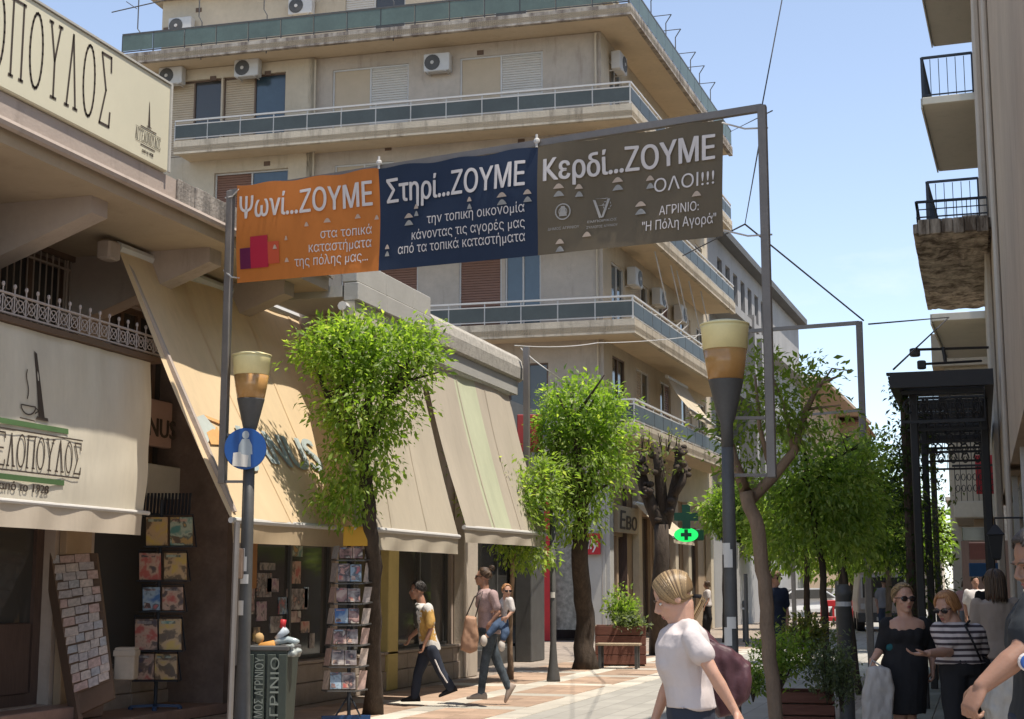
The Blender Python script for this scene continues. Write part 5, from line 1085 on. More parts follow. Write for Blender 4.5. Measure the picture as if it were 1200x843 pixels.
# ivy column and creeper beside the canopy
q = at(1068, 688, 19.2); t = thing('ivy_column', 'dark post wrapped in climbing ivy at the outer corner of the black canopy', 'climbing plant', (q.x, q.y, 0))
m = MB(); m.tube([(q.x, q.y, 0), (q.x+.03, q.y, 2), (q.x, q.y, 4.1)], [.09, .08, .05], 8); m.build('stem', M_bark, t)
R_ = np.random.RandomState(3); cc = np.stack([q.x+R_.normal(size=240)*.11, q.y+R_.normal(size=240)*.12, .9+R_.rand(240)*3.2], 1); leaves('foliage', cc, leafmat('leaves_dark_ivy', (.02, .035, .012), (.05, .08, .02)), t, 9, .12, .08, .5, seed=8)
q = at(1092, 688, 24); t = thing('creeper', 'loose pale creeper hanging between the canopy posts', 'climbing plant', (q.x, q.y, 0))
m = MB(); m.tube([(q.x, q.y, 0), (q.x, q.y, 3.9)], [.05, .03], 7); m.build('stem', M_barklt, t)
cc = np.stack([q.x+R_.normal(size=200)*.17, q.y+R_.normal(size=200)*.15, 1.2+R_.rand(200)*2.7], 1); leaves('foliage', cc, L_ivy, t, 8, .14, .09, .5, seed=9)
# ---------------------------------------------------------------- planters
M_plank = mat('red_brown_plank', (.16, .065, .045), .7, .2, 5., .25, 30, wscale=(1, 1, 7)); M_plankl = mat('weathered_plank', (.36, .28, .19), .8, .2, 5., .2, 30)
def planter(label, c, rz, w_, d_, h, n, mt_, mside=None):
    t = thing('planter', label, 'planter', (c.x, c.y, 0), rz); T = W[t]; hh = h/n
    for i in range(n):
        z0, z1 = .04+i*hh, .04+(i+1)*hh-.012
        for (x0, x1, y0, y1, mm) in ((-w_/2, w_/2, -d_/2, -d_/2+.03, mt_), (-w_/2, w_/2, d_/2-.03, d_/2, mt_), (-w_/2, -w_/2+.03, -d_/2+.035, d_/2-.035, mside or mt_), (w_/2-.03, w_/2, -d_/2+.035, d_/2-.035, mside or mt_)):
            m = MB(T); m.bbox(x0, x1, y0, y1, z0, z1, .006); m.build('plank', mm, t)
    m = MB(T); m.box(-w_/2+.031, w_/2-.031, -d_/2+.036, d_/2-.036, .05, h-.05); m.build('soil', M_bark, t); return t, T
c = at(932, 688, 13.4); tpl, T = planter('square red brown slatted planter full of shrubs beside the pale tree trunk', Vector((c.x, c.y+.25, 0)), PH-.18, .56, .56, .52, 5, M_plank)
def shrub(label, u, v, D, rx, rz, n, lm, sd, size=.05, per=8, spread=.07, name='shrub', droop=-.3):
    c = at(u, v, D); t = thing(name, label, 'shrub', (c.x, c.y, c.z-rz)); m = MB(); R = random.Random(sd)
    for k in range(9): m.tube([(c.x, c.y, c.z-rz-.05), (c.x+R.uniform(-1, 1)*rx*.7, c.y+R.uniform(-1, 1)*rx*.7, c.z+R.uniform(.2, .8)*rz)], [.008, .003], 4)
    m.build('stems', M_bark, t); leaves('foliage', blob_centers([(c.x, c.y, c.z, rx, rx, rz), (c.x+rx*.4, c.y-rx*.2, c.z-rz*.2, rx*.6, rx*.6, rz*.6)], n, sd, .2), lm, t, per, spread, size, droop, seed=sd)
shrub('fresh green bushy shrub at the left of the red brown planter', 915, 768, 13.4, .27, .24, 260, L_green, 31)
shrub('yellowish tall shrub at the back of the red brown planter', 945, 745, 13.7, .22, .2, 220, leafmat('leaves_ochre', (.10, .12, .03), (.22, .21, .08), (.30, .20, .12)), 32)
shrub('silvery grey green shrub spilling over the planter to the right', 968, 782, 13.3, .24, .26, 300, L_silver, 33, .045)
shrub('dark small shrub peeping out left of the pale tree trunk', 882, 795, 13.7, .12, .16, 100, L_mid, 34)
shrub('trailing grey green shrub at the far right planter corner', 985, 800, 13.2, .14, .2, 130, L_silver, 35, .045)
c = at(726, 688, 28.6); tp2, T2_ = planter('wooden planter with pale plank side near the corner of the building', Vector((c.x, c.y, 0)), .25, .95, .95, .72, 4, M_plank, M_plankl)
shrub('upright leafy shrub in the wooden planter by the building corner', 728, 712, 28.6, .3, .35, 150, L_mid, 36, .1, 7, .12); shrub('low pale rosette shrub in the wooden planter by the building corner', 738, 730, 28.3, .3, .15, 130, L_silver, 37, .1, 7, .12)
t = thing('bench', 'small wooden bench on thin metal legs beside the second tree', 'bench', at(712, 760, 27.2)); a = at(700, 688, 27.2); a.z = 0; T = frame(a, (math.cos(.1), math.sin(.1), 0), (-math.sin(.1), math.cos(.1), 0))
for i in range(4): m = MB(T); m.bbox(-.05, .75, i*.11, i*.11+.095, .42, .46, .006); m.build('plank', M_plankl, t)
for x in (.0, .66):
    for y in (.02, .36): m = MB(T); m.box(x, x+.05, y, y+.04, 0, .419); m.build('leg', M_dkmetal, t)
# bollards and posts
def bollard(u, D, h, label, r=.11, ring=True):
    p = at(u, 688, D); t = thing('bollard', label, 'bollard', (p.x, p.y, 0), 0, 'dark bollards'); m = MB(); m.lathe((p.x, p.y, 0), [(r*1.1, 0), (r, .05), (r, h-.14), (r*1.12, h-.13), (r*1.12, h-.08), (r, h-.07), (r*.95, h-.02), (r*.5, h)], 14); m.build('post', M_dkmetal, t, True)
    m = MB(); m.lathe((p.x, p.y, 0), [(r*1.02, h-.24), (r*1.02, h-.19)], 14); m.build('band', M_alu, t)
bollard(988, 16.5, 1.5, 'tall dark bollard with pale band between the two right hand tree trunks', .085)
bollard(872, 41, 1.1, 'dark slim bollard beside the lamp post near the far pavement', .07); bollard(740, 34, .8, 'short dark bollard beyond the wooden planter', .07)
for u, D, h, l in ((874, 38, 1.8, 'thin dark pole just right of the nearer lamp post'), (981, 33, 1.6, 'thin dark pole in front of the red car')):
    p = at(u, 688, D); m = MB(); m.tube([(p.x, p.y, 0), (p.x, p.y, h)], .05, 8); one(m, 'thin_pole', M_dkmetal, l, 'pole')
# ================================================================= PEOPLE
def fuse(mb, name, mt_, parent, vox=.008, it=6, disp=None, label=None, sc=1.):
    me = bpy.data.meshes.new('t'); me.from_pydata(mb.v, [], mb.f); o = bpy.data.objects.new('t', me); COL.objects.link(o)
    r = o.modifiers.new('r', 'REMESH'); r.mode = 'VOXEL'; r.voxel_size = vox; r.use_smooth_shade = True
    s = o.modifiers.new('s', 'SMOOTH'); s.iterations = it; s.factor = .5
    dg = bpy.context.evaluated_depsgraph_get(); dg.update(); nm = bpy.data.meshes.new_from_object(o.evaluated_get(dg)); bpy.data.objects.remove(o); bpy.data.meshes.remove(me)
    if disp:
        a, fx = disp; n = len(nm.vertices); co = np.empty(n*3); no = np.empty(n*3); nm.vertices.foreach_get('co', co); nm.vertices.foreach_get('normal', no); co = co.reshape(-1, 3); no = no.reshape(-1, 3)
        d = np.array([noise.noise(Vector(p*np.array(fx)))+.5*noise.noise(Vector(p*np.array(fx)*2.3+5)) for p in co])*a; co = co+no*d[:, None]; nm.vertices.foreach_set('co', co.reshape(-1)); nm.update()
    nm.materials.append(mt_) if not nm.materials else None
    if nm.materials[0] is None: nm.materials[0] = mt_
    nm.polygons.foreach_set('use_smooth', [True]*len(nm.polygons)); nm.transform(W[parent].inverted()); nm.name = name
    q = bpy.data.objects.new(name, nm); COL.objects.link(q); q.parent = parent; W[q] = W[parent]
    if label: q['label'] = label
    return q
def ring(c, side, fr, w_, d, n=16, sq=1.): 
    return [c+side*(w_*math.copysign(abs(math.cos(t))**sq, math.cos(t)))+fr*(d*math.copysign(abs(math.sin(t))**sq, math.sin(t))) for t in [2*math.pi*k/n for k in range(n)]]
def limb(m, pts, rs, n=10):
    m.tube(pts, rs, n)
    for p, r in zip(pts, rs): m.ell(p, (r, r, r), 10, 7)
def hair_mat(name, c1, c2):
    m = mat(name, c1, .45, 0, spec=.4); N = m.node_tree.nodes; Lk = m.node_tree.links; g = N.new('ShaderNodeNewGeometry'); r = N.new('ShaderNodeValToRGB'); r.color_ramp.elements[0].color = (*c1, 1); r.color_ramp.elements[1].color = (*c2, 1)
    Lk.new(g.outputs['Random Per Island'], r.inputs[0]); Lk.new(r.outputs[0], N['Principled BSDF'].inputs['Base Color']); return m
def skinmat(name, c):
    m = mat(name, c, .5, .06, 14., .08, 90, spec=.35); b = m.node_tree.nodes['Principled BSDF']; b.inputs['Subsurface Weight'].default_value = .15; b.inputs['Subsurface Radius'].default_value = (.02, .008, .004); b.inputs['Subsurface Scale'].default_value = .5; return m
SK1 = skinmat('skin_light', (.46, .26, .18)); SK2 = skinmat('skin_tan', (.36, .19, .125)); SK3 = skinmat('skin_brown', (.27, .145, .095))
M_lips = mat('lips', (.30, .09, .08), .45, .05); M_eye = mat('eye_white', (.55, .52, .48), .3, 0); M_iris = mat('eye_dark', (.03, .02, .015), .2, 0); M_shades = mat('sunglass_lens', (.015, .01, .01), .12, 0, spec=.8)
H_blond = hair_mat('hair_blonde', (.085, .048, .022), (.40, .27, .13)); H_brown = hair_mat('hair_brown', (.035, .02, .012), (.11, .065, .035)); H_dark = hair_mat('hair_dark', (.010, .008, .007), (.035, .027, .022)); H_ginger = hair_mat('hair_ginger', (.22, .09, .03), (.48, .24, .10))
def head(bodym, c, f, up, k, neck):
    """adds a head to the body mesh; c centre, f facing, up; returns a local-to-world function"""
    f = Vector(f).normalized(); up = Vector(up); up = (up-f*up.dot(f)).normalized(); s = f.cross(up).normalized(); R = Matrix((s, f, up)).transposed()
    Lw = lambda x, y, z: Vector(c)+(s*x+f*y+up*z)*k
    E_ = lambda x, y, z, a, b, d: bodym.ell(Lw(x, y, z), (a*k, b*k, d*k), 14, 10, R)
    E_(0, -.012, .03, .074, .092, .083); E_(0, .022, -.038, .056, .066, .070); E_(0, .060, -.090, .026, .024, .020); E_(0, .035, -.075, .042, .042, .03)
    for q in (-1, 1):
        E_(q*.038, .048, -.022, .024, .024, .024); E_(q*.076, -.008, -.008, .008, .019, .031); E_(q*.010, .094, -.032, .009, .011, .008); E_(q*.03, .073, .022, .026, .012, .009)
    bodym.tube([Lw(0, .078, .015), Lw(0, .096, -.010), Lw(0, .107, -.027)], [.008*k, .010*k, .012*k], 8)
    E_(0, .084, -.055, .022, .009, .007); E_(0, .082, -.066, .018, .010, .007)
    limb(bodym, [Lw(0, -.022, -.05), Vector(neck)], [.054*k, .058*k]); return Lw, R
def face_bits(t, Lw, R, k, shades=False):
    m = MB(); m.ell(Lw(0, .089, -.0565), (.019*k, .006*k, .0045*k), 10, 6, R); m.ell(Lw(0, .087, -.0655), (.016*k, .006*k, .0045*k), 10, 6, R); m.build('lips', M_lips, t, True)
    if shades:
        m = MB()
        for q in (-1, 1): m.ell(Lw(q*.033, .088, .002), (.029*k, .006*k, .022*k), 12, 8, R); m.tube([Lw(q*.06, .082, .008), Lw(q*.078, .0, .006)], .0035*k, 5)
        m.tube([Lw(-.01, .094, .006), Lw(.01, .094, .006)], .004*k, 5); m.build('sunglasses', M_shades, t, True)
    else:
        for q in (-1, 1):
            m = MB(); m.ell(Lw(q*.030, .0685, .002), (.0115*k, .0100*k, .0065*k), 10, 6, R); e = m.build('eye', M_eye, t, True); m = MB(); m.ell(Lw(q*.030, .0765, .002), (.0050*k, .003*k, .0050*k), 8, 6, R); m.build('iris', M_iris, e, True)
        m = MB()
        for q in (-1, 1): m.tube([Lw(q*.014, .088, .021), Lw(q*.03, .089, .027), Lw(q*.048, .077, .021)], .0032*k, 5)
        m.build('eyebrows', H_brown, t, True)
HL = [.7, 1.6]
def hair(t, Lw, R, k, style, hm, seed=1, tie=None, tail=None, n=150, ln=.12):
    Rr = random.Random(seed); m = MB(); A = (.079, .097, .088) if n < 800 else (.083, .096, .084); C = (0, -.014, .032)
    def S(th, ph, g=1.):  # th from top, ph azimuth (0 = front)
        return (C[0]+A[0]*g*math.sin(th)*math.sin(ph), C[1]+A[1]*g*math.sin(th)*math.cos(ph), C[2]+A[2]*g*math.cos(th))
    def line_th(ph):  # hairline: how far down from the top hair grows
        a = abs((ph+math.pi) % (2*math.pi)-math.pi); return .78 if a < HL[0] else (min(2.1, .78+(a-HL[0])*HL[1]) if a < 1.3 else min(2.15, 1.74+(a-1.3)*.5))
    nu, nv = 36, 12; rings = []
    for j in range(nv+1): rings.append([Lw(*S(max(.02, line_th(2*math.pi*i/nu)*j/nv), 2*math.pi*i/nu, 1.035+.012*math.sin(i*2.4+j))) for i in range(nu)])
    m.loft(rings, cap=True)
    r0 = (.0052 if n < 500 else .0034)*k
    for i in range(n):
        ph = Rr.uniform(-math.pi, math.pi); lim = line_th(ph); pts = []
        if n > 800:
            q_ = Rr.random(); sg_ = -1 if i % 2 else 1; g_ = 1.045+.03*Rr.random()**2; jz = Rr.uniform(-.006, .006)
            WP = [Vector((sg_*.004, .062-.16*q_, .108-.05*q_)), Vector((sg_*.060, .062-.155*q_, .072-.02*q_+jz)), Vector((sg_*.086, .050-.125*q_, .0-.0*q_+jz)), Vector((sg_*.082, .020-.08*q_, -.050+.025*q_+jz)), Vector((sg_*.045, -.068, -.050+.02*q_)), Vector(tie)]
            for r_i in range(2):
                NW = [WP[0]]
                for aa, bb in zip(WP[:-1], WP[1:]): NW += [aa.lerp(bb, .25), aa.lerp(bb, .75)]
                WP = NW+[WP[-1]]
            for w_ in WP:
                v = Vector(((w_.x-C[0])/A[0], (w_.y-C[1])/A[1], (w_.z-C[2])/A[2])); l = v.length; v = v/max(l, .01)*(g_ if w_ is not WP[-1] and w_ is not WP[-2] else l)
                pts.append(Lw(C[0]+v.x*A[0], C[1]+v.y*A[1], C[2]+v.z*A[2]))
            m.tube(pts, [r0*.8]+[r0*1.25]*(len(pts)-2)+[r0*.8], 5)
        elif style in ('ponytail', 'bun'):
            wv_ = Rr.random()**2; th = lim*Rr.uniform(.30, 1.0); p0 = S(th, ph, 1.05); tt = tie; N_ = 7
            for j in range(N_):
                q = [p0[a]*(1-j/(N_-1))+tt[a]*j/(N_-1) for a in range(3)]; v = Vector(((q[0]-C[0])/A[0], (q[1]-C[1])/A[1], (q[2]-C[2])/A[2])); l = max(v.length, .01); g = (1.045+.022*wv_) if l < 1.1 else l
                g = max(g, 1.04); v = v/l*g; pts.append(Lw(C[0]+v.x*A[0], C[1]+v.y*A[1], C[2]+v.z*A[2]))
            m.tube(pts, [r0*.5]+[r0*1.15]*(N_-2)+[r0*.8], 5)
        else:
            th0 = Rr.uniform(.03, .5) if style == 'bob' else Rr.uniform(.05, lim*.85); a_ = abs((ph+math.pi) % (2*math.pi)-math.pi)
            th1 = min(lim+.05, 1.6) if style != 'short' else min(lim+.02, th0+.55); N_ = 7; dp = Rr.uniform(-.25, .25)
            for j in range(N_): pts.append(Lw(*S(th0+(th1-th0)*j/(N_-1), ph+dp*j/(N_-1), 1.05+.03*Rr.random())))
            if style in ('bob', 'long') and a_ > .75:
                b = S(th1, ph+dp, 1.07); L = ln*Rr.uniform(.75, 1.05)
                for j in range(1, 5): pts.append(Lw(b[0]*(1+.10*j/4), b[1]-.004*j, b[2]-L*j/4))
            m.tube(pts, [r0*.6]+[r0*1.25]*(len(pts)-2)+[r0*.4], 5)
    if tail:
        for i in range(26):
            o = Vector((Rr.uniform(-1, 1), Rr.uniform(-1, 1), Rr.uniform(-1, 1)))*.010*k; P = [Vector(p) for p in tail]; m.tube([p+o*(.5 if j == 0 else 1.2) for j, p in enumerate(P)], [r0]*(len(P)-1)+[r0*.3], 5)
    if style == 'bun':
        for i in range(30):
            a = Rr.uniform(0, 6.28); b = Rr.uniform(0, 6.28); c = Lw(*tie)+R @ Vector((0, -.03*k, .03*k)); r = .03*k
            m.tube([c+R @ Vector((math.sin(a+x)*math.cos(b), math.cos(a+x), math.sin(a+x)*math.sin(b)))*r*(1+.25*Rr.random()) for x in (0, .5, 1., 1.5, 2.)], r0, 5)
    return m.build('hair', hm, t, True)
def hand(m, w, d, n, k=1., curl=.5, thumb=1, spread=.10):
    """wrist w, pointing direction d, palm normal n"""
    d = Vector(d).normalized(); n = Vector(n); n = (n-d*n.dot(d)).normalized(); s = d.cross(n)*thumb; w = Vector(w)
    rg = lambda a, ww, th: ring(w+d*a*k, s, n, ww*k, th*k, 12, .8)
    m.loft([rg(-.03, .026, .021), rg(0, .027, .019), rg(.03, .037, .018), rg(.06, .042, .016), rg(.085, .040, .013), rg(.093, .03, .008)])
    for i, (o, L) in enumerate(((.031, .072), (.0105, .080), (-.0105, .075), (-.031, .060))):
        p = w+(d*.086+s*o)*k; dd = (d+s*(o*spread*30)).normalized(); pts = [p-dd*.01*k, p]; a = 0
        for j, fr in enumerate((.42, .32, .26)):
            a += curl*(.9, 1.1, .7)[j]*(1+.12*i); q = dd*math.cos(a)+n*math.sin(a); pts.append(pts[-1]+q*L*fr*k)
        m.tube(pts, [.0098*k, .0098*k, .0090*k, .0082*k, .0062*k], 8); 
        for q_ in pts[1:-1]: m.ell(q_, (.0094*k,)*3, 8, 5)
        m.ell(pts[-1], (.0064*k,)*3, 8, 5)
    p = w+(d*.022+s*.026)*k; q = p+(d*.55+s*.75+n*.3).normalized()*.042*k; r = q+(d*.85+s*.35+n*(.3+curl*.5)).normalized()*.032*k; u = r+(d*.9+n*(.2+curl*.6)).normalized()*.024*k
    limb(m, [p, q, r, u], [.017*k, .0125*k, .0105*k, .0078*k], 8)
UPZ = Vector((0, 0, 1))
def person(name_label, D, J, face, build=1., fem=True, skin=None, vox=.008, group=None):
    """J: joint -> (u, v, depth offset) in the photograph at the person's distance"""
    P = {k: at(j[0], j[1], D+(j[2] if len(j) > 2 else 0)) for k, j in J.items()}
    g = Vector((P['hip'].x, P['hip'].y, 0)); t = thing('person', name_label, 'person', g, 0, group); side = (P['shL']-P['shR']); side.z = 0; side.normalize(); fr = UPZ.cross(side).normalized()*-1
    if fr.dot(Vector(face[:2]+(0,))) < 0: fr = -fr
    return t, P, side, fr
def torso(m, P, side, fr, inf=0., fem=True, b=1., lo=None, bust=True):
    nk, hp = P['neck'], P['hip']; sh = (P['shL']+P['shR'])/2; L = hp-nk
    def r_(k, w_, d, o=0.): return ring(nk+L*k+fr*o, side, fr, (w_)*b+inf, d*b+inf, 18, .92)
    rows = [(.0, .05, .05, 0), (.045, .10, .065, 0), (.10, .165, .088, 0), (.22, .168, .108, .008), (.38, .155 if fem else .168, .112, .012), (.58, .132 if fem else .155, .098, .004), (.78, .142 if fem else .152, .105, 0), (.95, .168 if fem else .16, .122, -.008), (1.1, .170 if fem else .16, .122, -.01)]
    if lo: rows += [(lo, rows[-1][1]*1.01, rows[-1][2], -.01)]
    m.loft([r_(*q) for q in rows])
    if fem and bust:
        for q in (-1, 1): m.ell(nk+L*.37+side*(.070*b*q)+fr*(.068*b), (.060*b+inf*.6, .058*b+inf*.6, .066*b+inf*.6), 12, 8)
def armset(m, P, q, inf=0., a=1., b=1.):
    s, e, h = P['sh'+q], P['el'+q], P['ha'+q]; limb(m, [s, s.lerp(e, .5), e, e.lerp(h, .3), h], [.052*b+inf, .045*b+inf, .038*b+inf, .040*b+inf, .026*b+inf], 12)
def legset(m, P, q, inf=0., b=1., foot_=True, taper=0):
    hp = P['hip']+(P['shL' if q == 'L' else 'shR']-(P['shL']+P['shR'])/2)*.45; hp.z = P['hip'].z-.04; k, a = P['kn'+q], P['an'+q]
    limb(m, [hp, hp.lerp(k, .5), k, k.lerp(a, .35), a], [.088*b+inf, .072*b+inf, .054*b+inf, .053*b+inf, .036*b+inf*1.3], 12)
def shoe(t, P, q, mt_, d, k=1., label=None):
    a = P['an'+q]; d = Vector(d).normalized(); s = d.cross(UPZ).normalized(); u = s.cross(d)*1
    if u.z < 0: u = -u
    m = MB(); rg = lambda x, w_, h0, h1: ring(a+d*x*k+u*((h0+h1)/2-.07)*k, s, u, w_*k, (h1-h0)/2*k, 12, .8)
    m.loft([rg(-.075, .022, .0, .05), rg(-.06, .035, 0, .085), rg(0, .038, 0, .10), rg(.06, .042, 0, .075), rg(.12, .044, 0, .055), rg(.165, .036, 0, .04), rg(.185, .015, .005, .025)]); return m.build('shoe', mt_, t, True)
L_ = Vector((-math.cos(PH), -math.sin(PH), 0))   # picture left on the ground
AW = Vector((-math.sin(PH), math.cos(PH), 0))     # away from the camera
def cloth_(name, c, bump=.25, **k): return mat(name, c, .85, .06, 5., bump, 14, **k)
C_black = cloth_('black_cloth', (.016, .015, .016)); C_navy = cloth_('navy_cloth', (.025, .03, .045)); C_white = cloth_('white_cloth', (.58, .53, .50)); C_jeans = cloth_('jeans', (.05, .08, .14)); C_white2 = mat('white_shoe', (.5, .45, .4), .6)
# ---- boy
J = dict(head=(489, 692.5), neck=(494, 707), hip=(503, 757), shL=(501, 713, -.17), shR=(492, 712, .17), elL=(505, 737, -.2), elR=(490, 738, .2), haL=(497, 757, -.2), haR=(480, 748, .2), knL=(516, 786, -.08), anL=(528, 806, -.08), knR=(490, 789, .08), anR=(486, 816, .08))
t, P, sd, fr = person('boy in a printed white t-shirt and dark tracksuit trousers striding left', 18.8, J, tuple(L_), skin=SK2, fem=False)
m = MB(); k = .98; f_ = (L_*.98-AW*.18-UPZ*.05); Lw, R = head(m, P['head'], f_, UPZ+L_*.1, k, P['neck']); torso(m, P, sd, fr, 0, False, .78)
for q in 'LR': armset(m, P, q, 0, b=.8); legset(m, P, q, 0, .78); hand(m, P['ha'+q], -UPZ+L_*.3, L_, .85, .6)
b_ = fuse(m, 'body', SK2, t, .009, 4); face_bits(t, Lw, R, k); hair(t, Lw, R, k, 'short', H_dark, 3, n=170)
M_boyshirt = mat('printed_t_shirt', (.60, .57, .53), .85, .05, 5., .3, 14)
m = MB(); torso(m, P, sd, fr, .026, False, .78)
for q in 'LR': limb(m, [P['sh'+q], P['sh'+q].lerp(P['el'+q], .75)], [.07, .068], 12)
sh_ = fuse(m, 'shirt', M_boyshirt, t, .011, 5, (.012, (9, 9, 5)))
def paint(o, regions):  # flat print: whole faces inside a region of the photograph-facing cloth get another cloth colour
    me = o.data; M_ = W[o]
    for fn_, mt_ in regions:
        me.materials.append(mt_); ix = len(me.materials)-1
        for p in me.polygons:
            if fn_(M_ @ p.center, p.normal): p.material_index = ix
def upx(p):
    f = -p.x*math.sin(PH)+p.y*math.cos(PH); xc = p.x*math.cos(PH)+p.y*math.sin(PH); z = p.z-CZ; d = f*math.cos(TH)+z*math.sin(TH); u_ = z*math.cos(TH)-f*math.sin(TH); return 600+F*xc/d, 421.5-F*u_/d
def inpx(u0, u1, v0, v1, wob=1.5):
    a = at(u0, v1, 18.8); b = at(u1, v0, 18.8); r_ = Vector((math.cos(PH), math.sin(PH), 0)); x0, x1 = a.dot(r_), b.dot(r_); w_ = wob/93
    return lambda p, n: x0 < p.dot(r_)+w_*noise.noise(p*30) < x1 and a.z < p.z+w_*noise.noise(p*30+Vector((3, 3, 3))) < b.z and n.dot(AW) < .2
paint(sh_, [(inpx(493, 511, 715, 751, 4), mat('yellow_shirt_print', (.55, .33, .10), .85, .3, 14.)), (inpx(482, 490, 708, 752, 4), mat('grey_shirt_print', (.10, .10, .09), .85, .3, 10.))])
m = MB(); torso(m, P, sd, fr, .018, False, .78)
mt_tr = MB()
for q in 'LR': legset(mt_tr, P, q, .022, .78)
mt_tr.ell(P['hip']-UPZ*.02, (.13, .13, .10)); tr = fuse(mt_tr, 'trousers', C_navy, t, .011, 5, (.010, (10, 10, 5)))
m = MB(); A = [P['hip'].lerp(P['knL'], f)-AW*.105+Vector((0, 0, 0)) for f in (.35, .7, 1.0)]+[P['anL'].lerp(P['knL'], .3)-AW*.07]; m.tube(A, .010, 5); m.build('side_stripe', C_white, t)
for q in 'LR': shoe(t, P, q, C_black, L_*.95+UPZ*(-.35 if q == 'L' else -.02), .95)
# ---- woman carrying a small child
J = dict(head=(566, 676.5), neck=(568, 690), hip=(573, 738), shL=(578, 697, -.18), shR=(566, 696, .18), elL=(584, 718, -.22), elR=(565, 718, .22), haL=(577, 728, -.22), haR=(578, 722, .05), knL=(568, 778, -.08), anL=(564, 813, -.08), knR=(584, 778, .08), anR=(596, 806, .08))
t, P, sd, fr = person('woman with messy hair bun carrying a small child and tan bag, walking left', 18.9, J, tuple(L_))
m = MB(); k = .98; f_ = (L_*.95+AW*.1+UPZ*.05); Lw, R = head(m, P['head'], f_, UPZ, k, P['neck']); torso(m, P, sd, fr, 0, True, .9)
for q in 'LR': armset(m, P, q, 0, b=.85); legset(m, P, q, 0, .9)
hand(m, P['haL'], (P['haL']-P['elL']).normalized()+Vector((0, 0, -.1)), AW, .9, .4); hand(m, P['haR'], -L_, UPZ, .9, .4)
fuse(m, 'body', SK2, t, .009, 4); face_bits(t, Lw, R, k, True); hair(t, Lw, R, k, 'bun', H_brown, 5, tie=(0, -.08, .09), n=130)
M_pt = mat('pink_grey_top', (.38, .27, .26), .85, .35, 9., .3, 14, stain=.5, stain_col=(.5, .47, .45))
m = MB(); torso(m, P, sd, fr, .016, True, .92)
for q in 'LR': limb(m, [P['sh'+q], P['sh'+q].lerp(P['el'+q], .7)], [.062, .058], 12)
fuse(m, 'shirt', M_pt, t, .011, 5, (.012, (9, 9, 5)))
M_legg = mat('patterned_leggings', (.06, .075, .09), .8, .5, 14., .2, 14); m = MB()
for q in 'LR': legset(m, P, q, .010, .88)
m.ell(P['hip']-UPZ*.02, (.15, .15, .11)); fuse(m, 'leggings', M_legg, t, .011, 5, (.006, (10, 10, 5)))
shoe(t, P, 'L', mat('beige_shoe', (.36, .29, .24), .7), L_); shoe(t, P, 'R', mat('beige_shoe', (.36, .29, .24), .7), L_*.5-UPZ*.85)
# child on her hip
cp_ = lambda u, v, d=0: at(u, v, 18.8+d)
tc = thing('person', 'small child in a white top and jeans held on the hip of the woman', 'person', cp_(592, 730)); kid = dict(neck=cp_(593, 700, -.1), hip=cp_(590, 728, -.1), shL=cp_(598, 704, -.2), shR=cp_(590, 704, 0))
m = MB(); Lc, Rc = head(m, cp_(594, 693, -.1), -L_*.3-AW*.9, UPZ, .74, kid['neck']); torso(m, kid, (kid['shL']-kid['shR']).normalized(), -AW, 0, False, .5)
limb(m, [kid['shL'], cp_(601, 716, -.22), cp_(594, 724, -.28)], [.032, .028, .02]); limb(m, [kid['shR'], cp_(582, 714, -.1), cp_(576, 717, -.1)], [.032, .028, .02]); hand(m, cp_(594, 724, -.28), L_-UPZ*.3, AW, .6, .5)
limb(m, [kid['hip'], cp_(592, 742, -.25), cp_(589, 752, -.28)], [.055, .045, .03]); limb(m, [kid['hip'], cp_(580, 735, -.22), cp_(571, 745, -.25)], [.055, .045, .03])
fuse(m, 'body', SK1, tc, .008, 4); face_bits(tc, Lc, Rc, .74, True); hair(tc, Lc, Rc, .74, 'short', H_ginger, 6, n=130)
m = MB(); torso(m, kid, (kid['shL']-kid['shR']).normalized(), -AW, .014, False, .52); limb(m, [kid['shL'], cp_(600, 714, -.22)], [.045, .042]); limb(m, [kid['shR'], cp_(583, 713, -.1)], [.045, .042]); fuse(m, 'shirt', C_white, tc, .009, 4, (.008, (12, 12, 8)))
m = MB(); limb(m, [kid['hip'], cp_(592, 742, -.25), cp_(590, 748, -.28)], [.066, .055, .042]); limb(m, [kid['hip'], cp_(580, 735, -.22), cp_(573, 743, -.25)], [.066, .055, .042]); fuse(m, 'trousers', C_jeans, tc, .009, 4, (.006, (12, 12, 8)))
for u, v in ((588, 757), (567, 751)): m = MB(); m.ell(cp_(u, v, -.28), (.045, .05, .07), 10, 7); m.build('shoe', C_white2, tc, True)
# tan shoulder bag
def softbag(name, label, pts, D, mt_, th=.12, cat='bag', strap=None, straps_m=None):
    c = at(sum(p[0] for p in pts)/len(pts), sum(p[1] for p in pts)/len(pts), D); t = thing(name, label, cat, c); m = MB(); n = len(pts); rings = []
    for o, s in ((-.5, .72), (-.42, .93), (-.15, 1.02), (.15, 1.02), (.42, .93), (.5, .72)):
        rings.append([c+(at(u, v, D)-c)*s+AW*o*th for u, v in pts])
    m.loft(rings); fuse(m, 'pouch', mt_, t, max(.006, D*.0006), 6, (.02 if D < 10 else .014, (11, 11, 7)))
    if strap:
        m = MB(); m.tube([at(*p) for p in strap], .009 if D > 10 else .011, 6); m.build('strap', straps_m or mt_, t, True)
    return t
softbag('shoulder_bag', 'tan leather tote hanging from the shoulder of the woman with the child', [(546, 722), (558, 724), (561, 748), (559, 763), (550, 765), (540, 761), (542, 742)], 18.6, mat('tan_leather', (.33, .19, .12), .6, .1), .14, strap=[(546, 723, 18.6), (556, 700, 18.6), (566, 693, 18.72), (562, 705, 18.6), (557, 724, 18.6)], straps_m=H_dark)
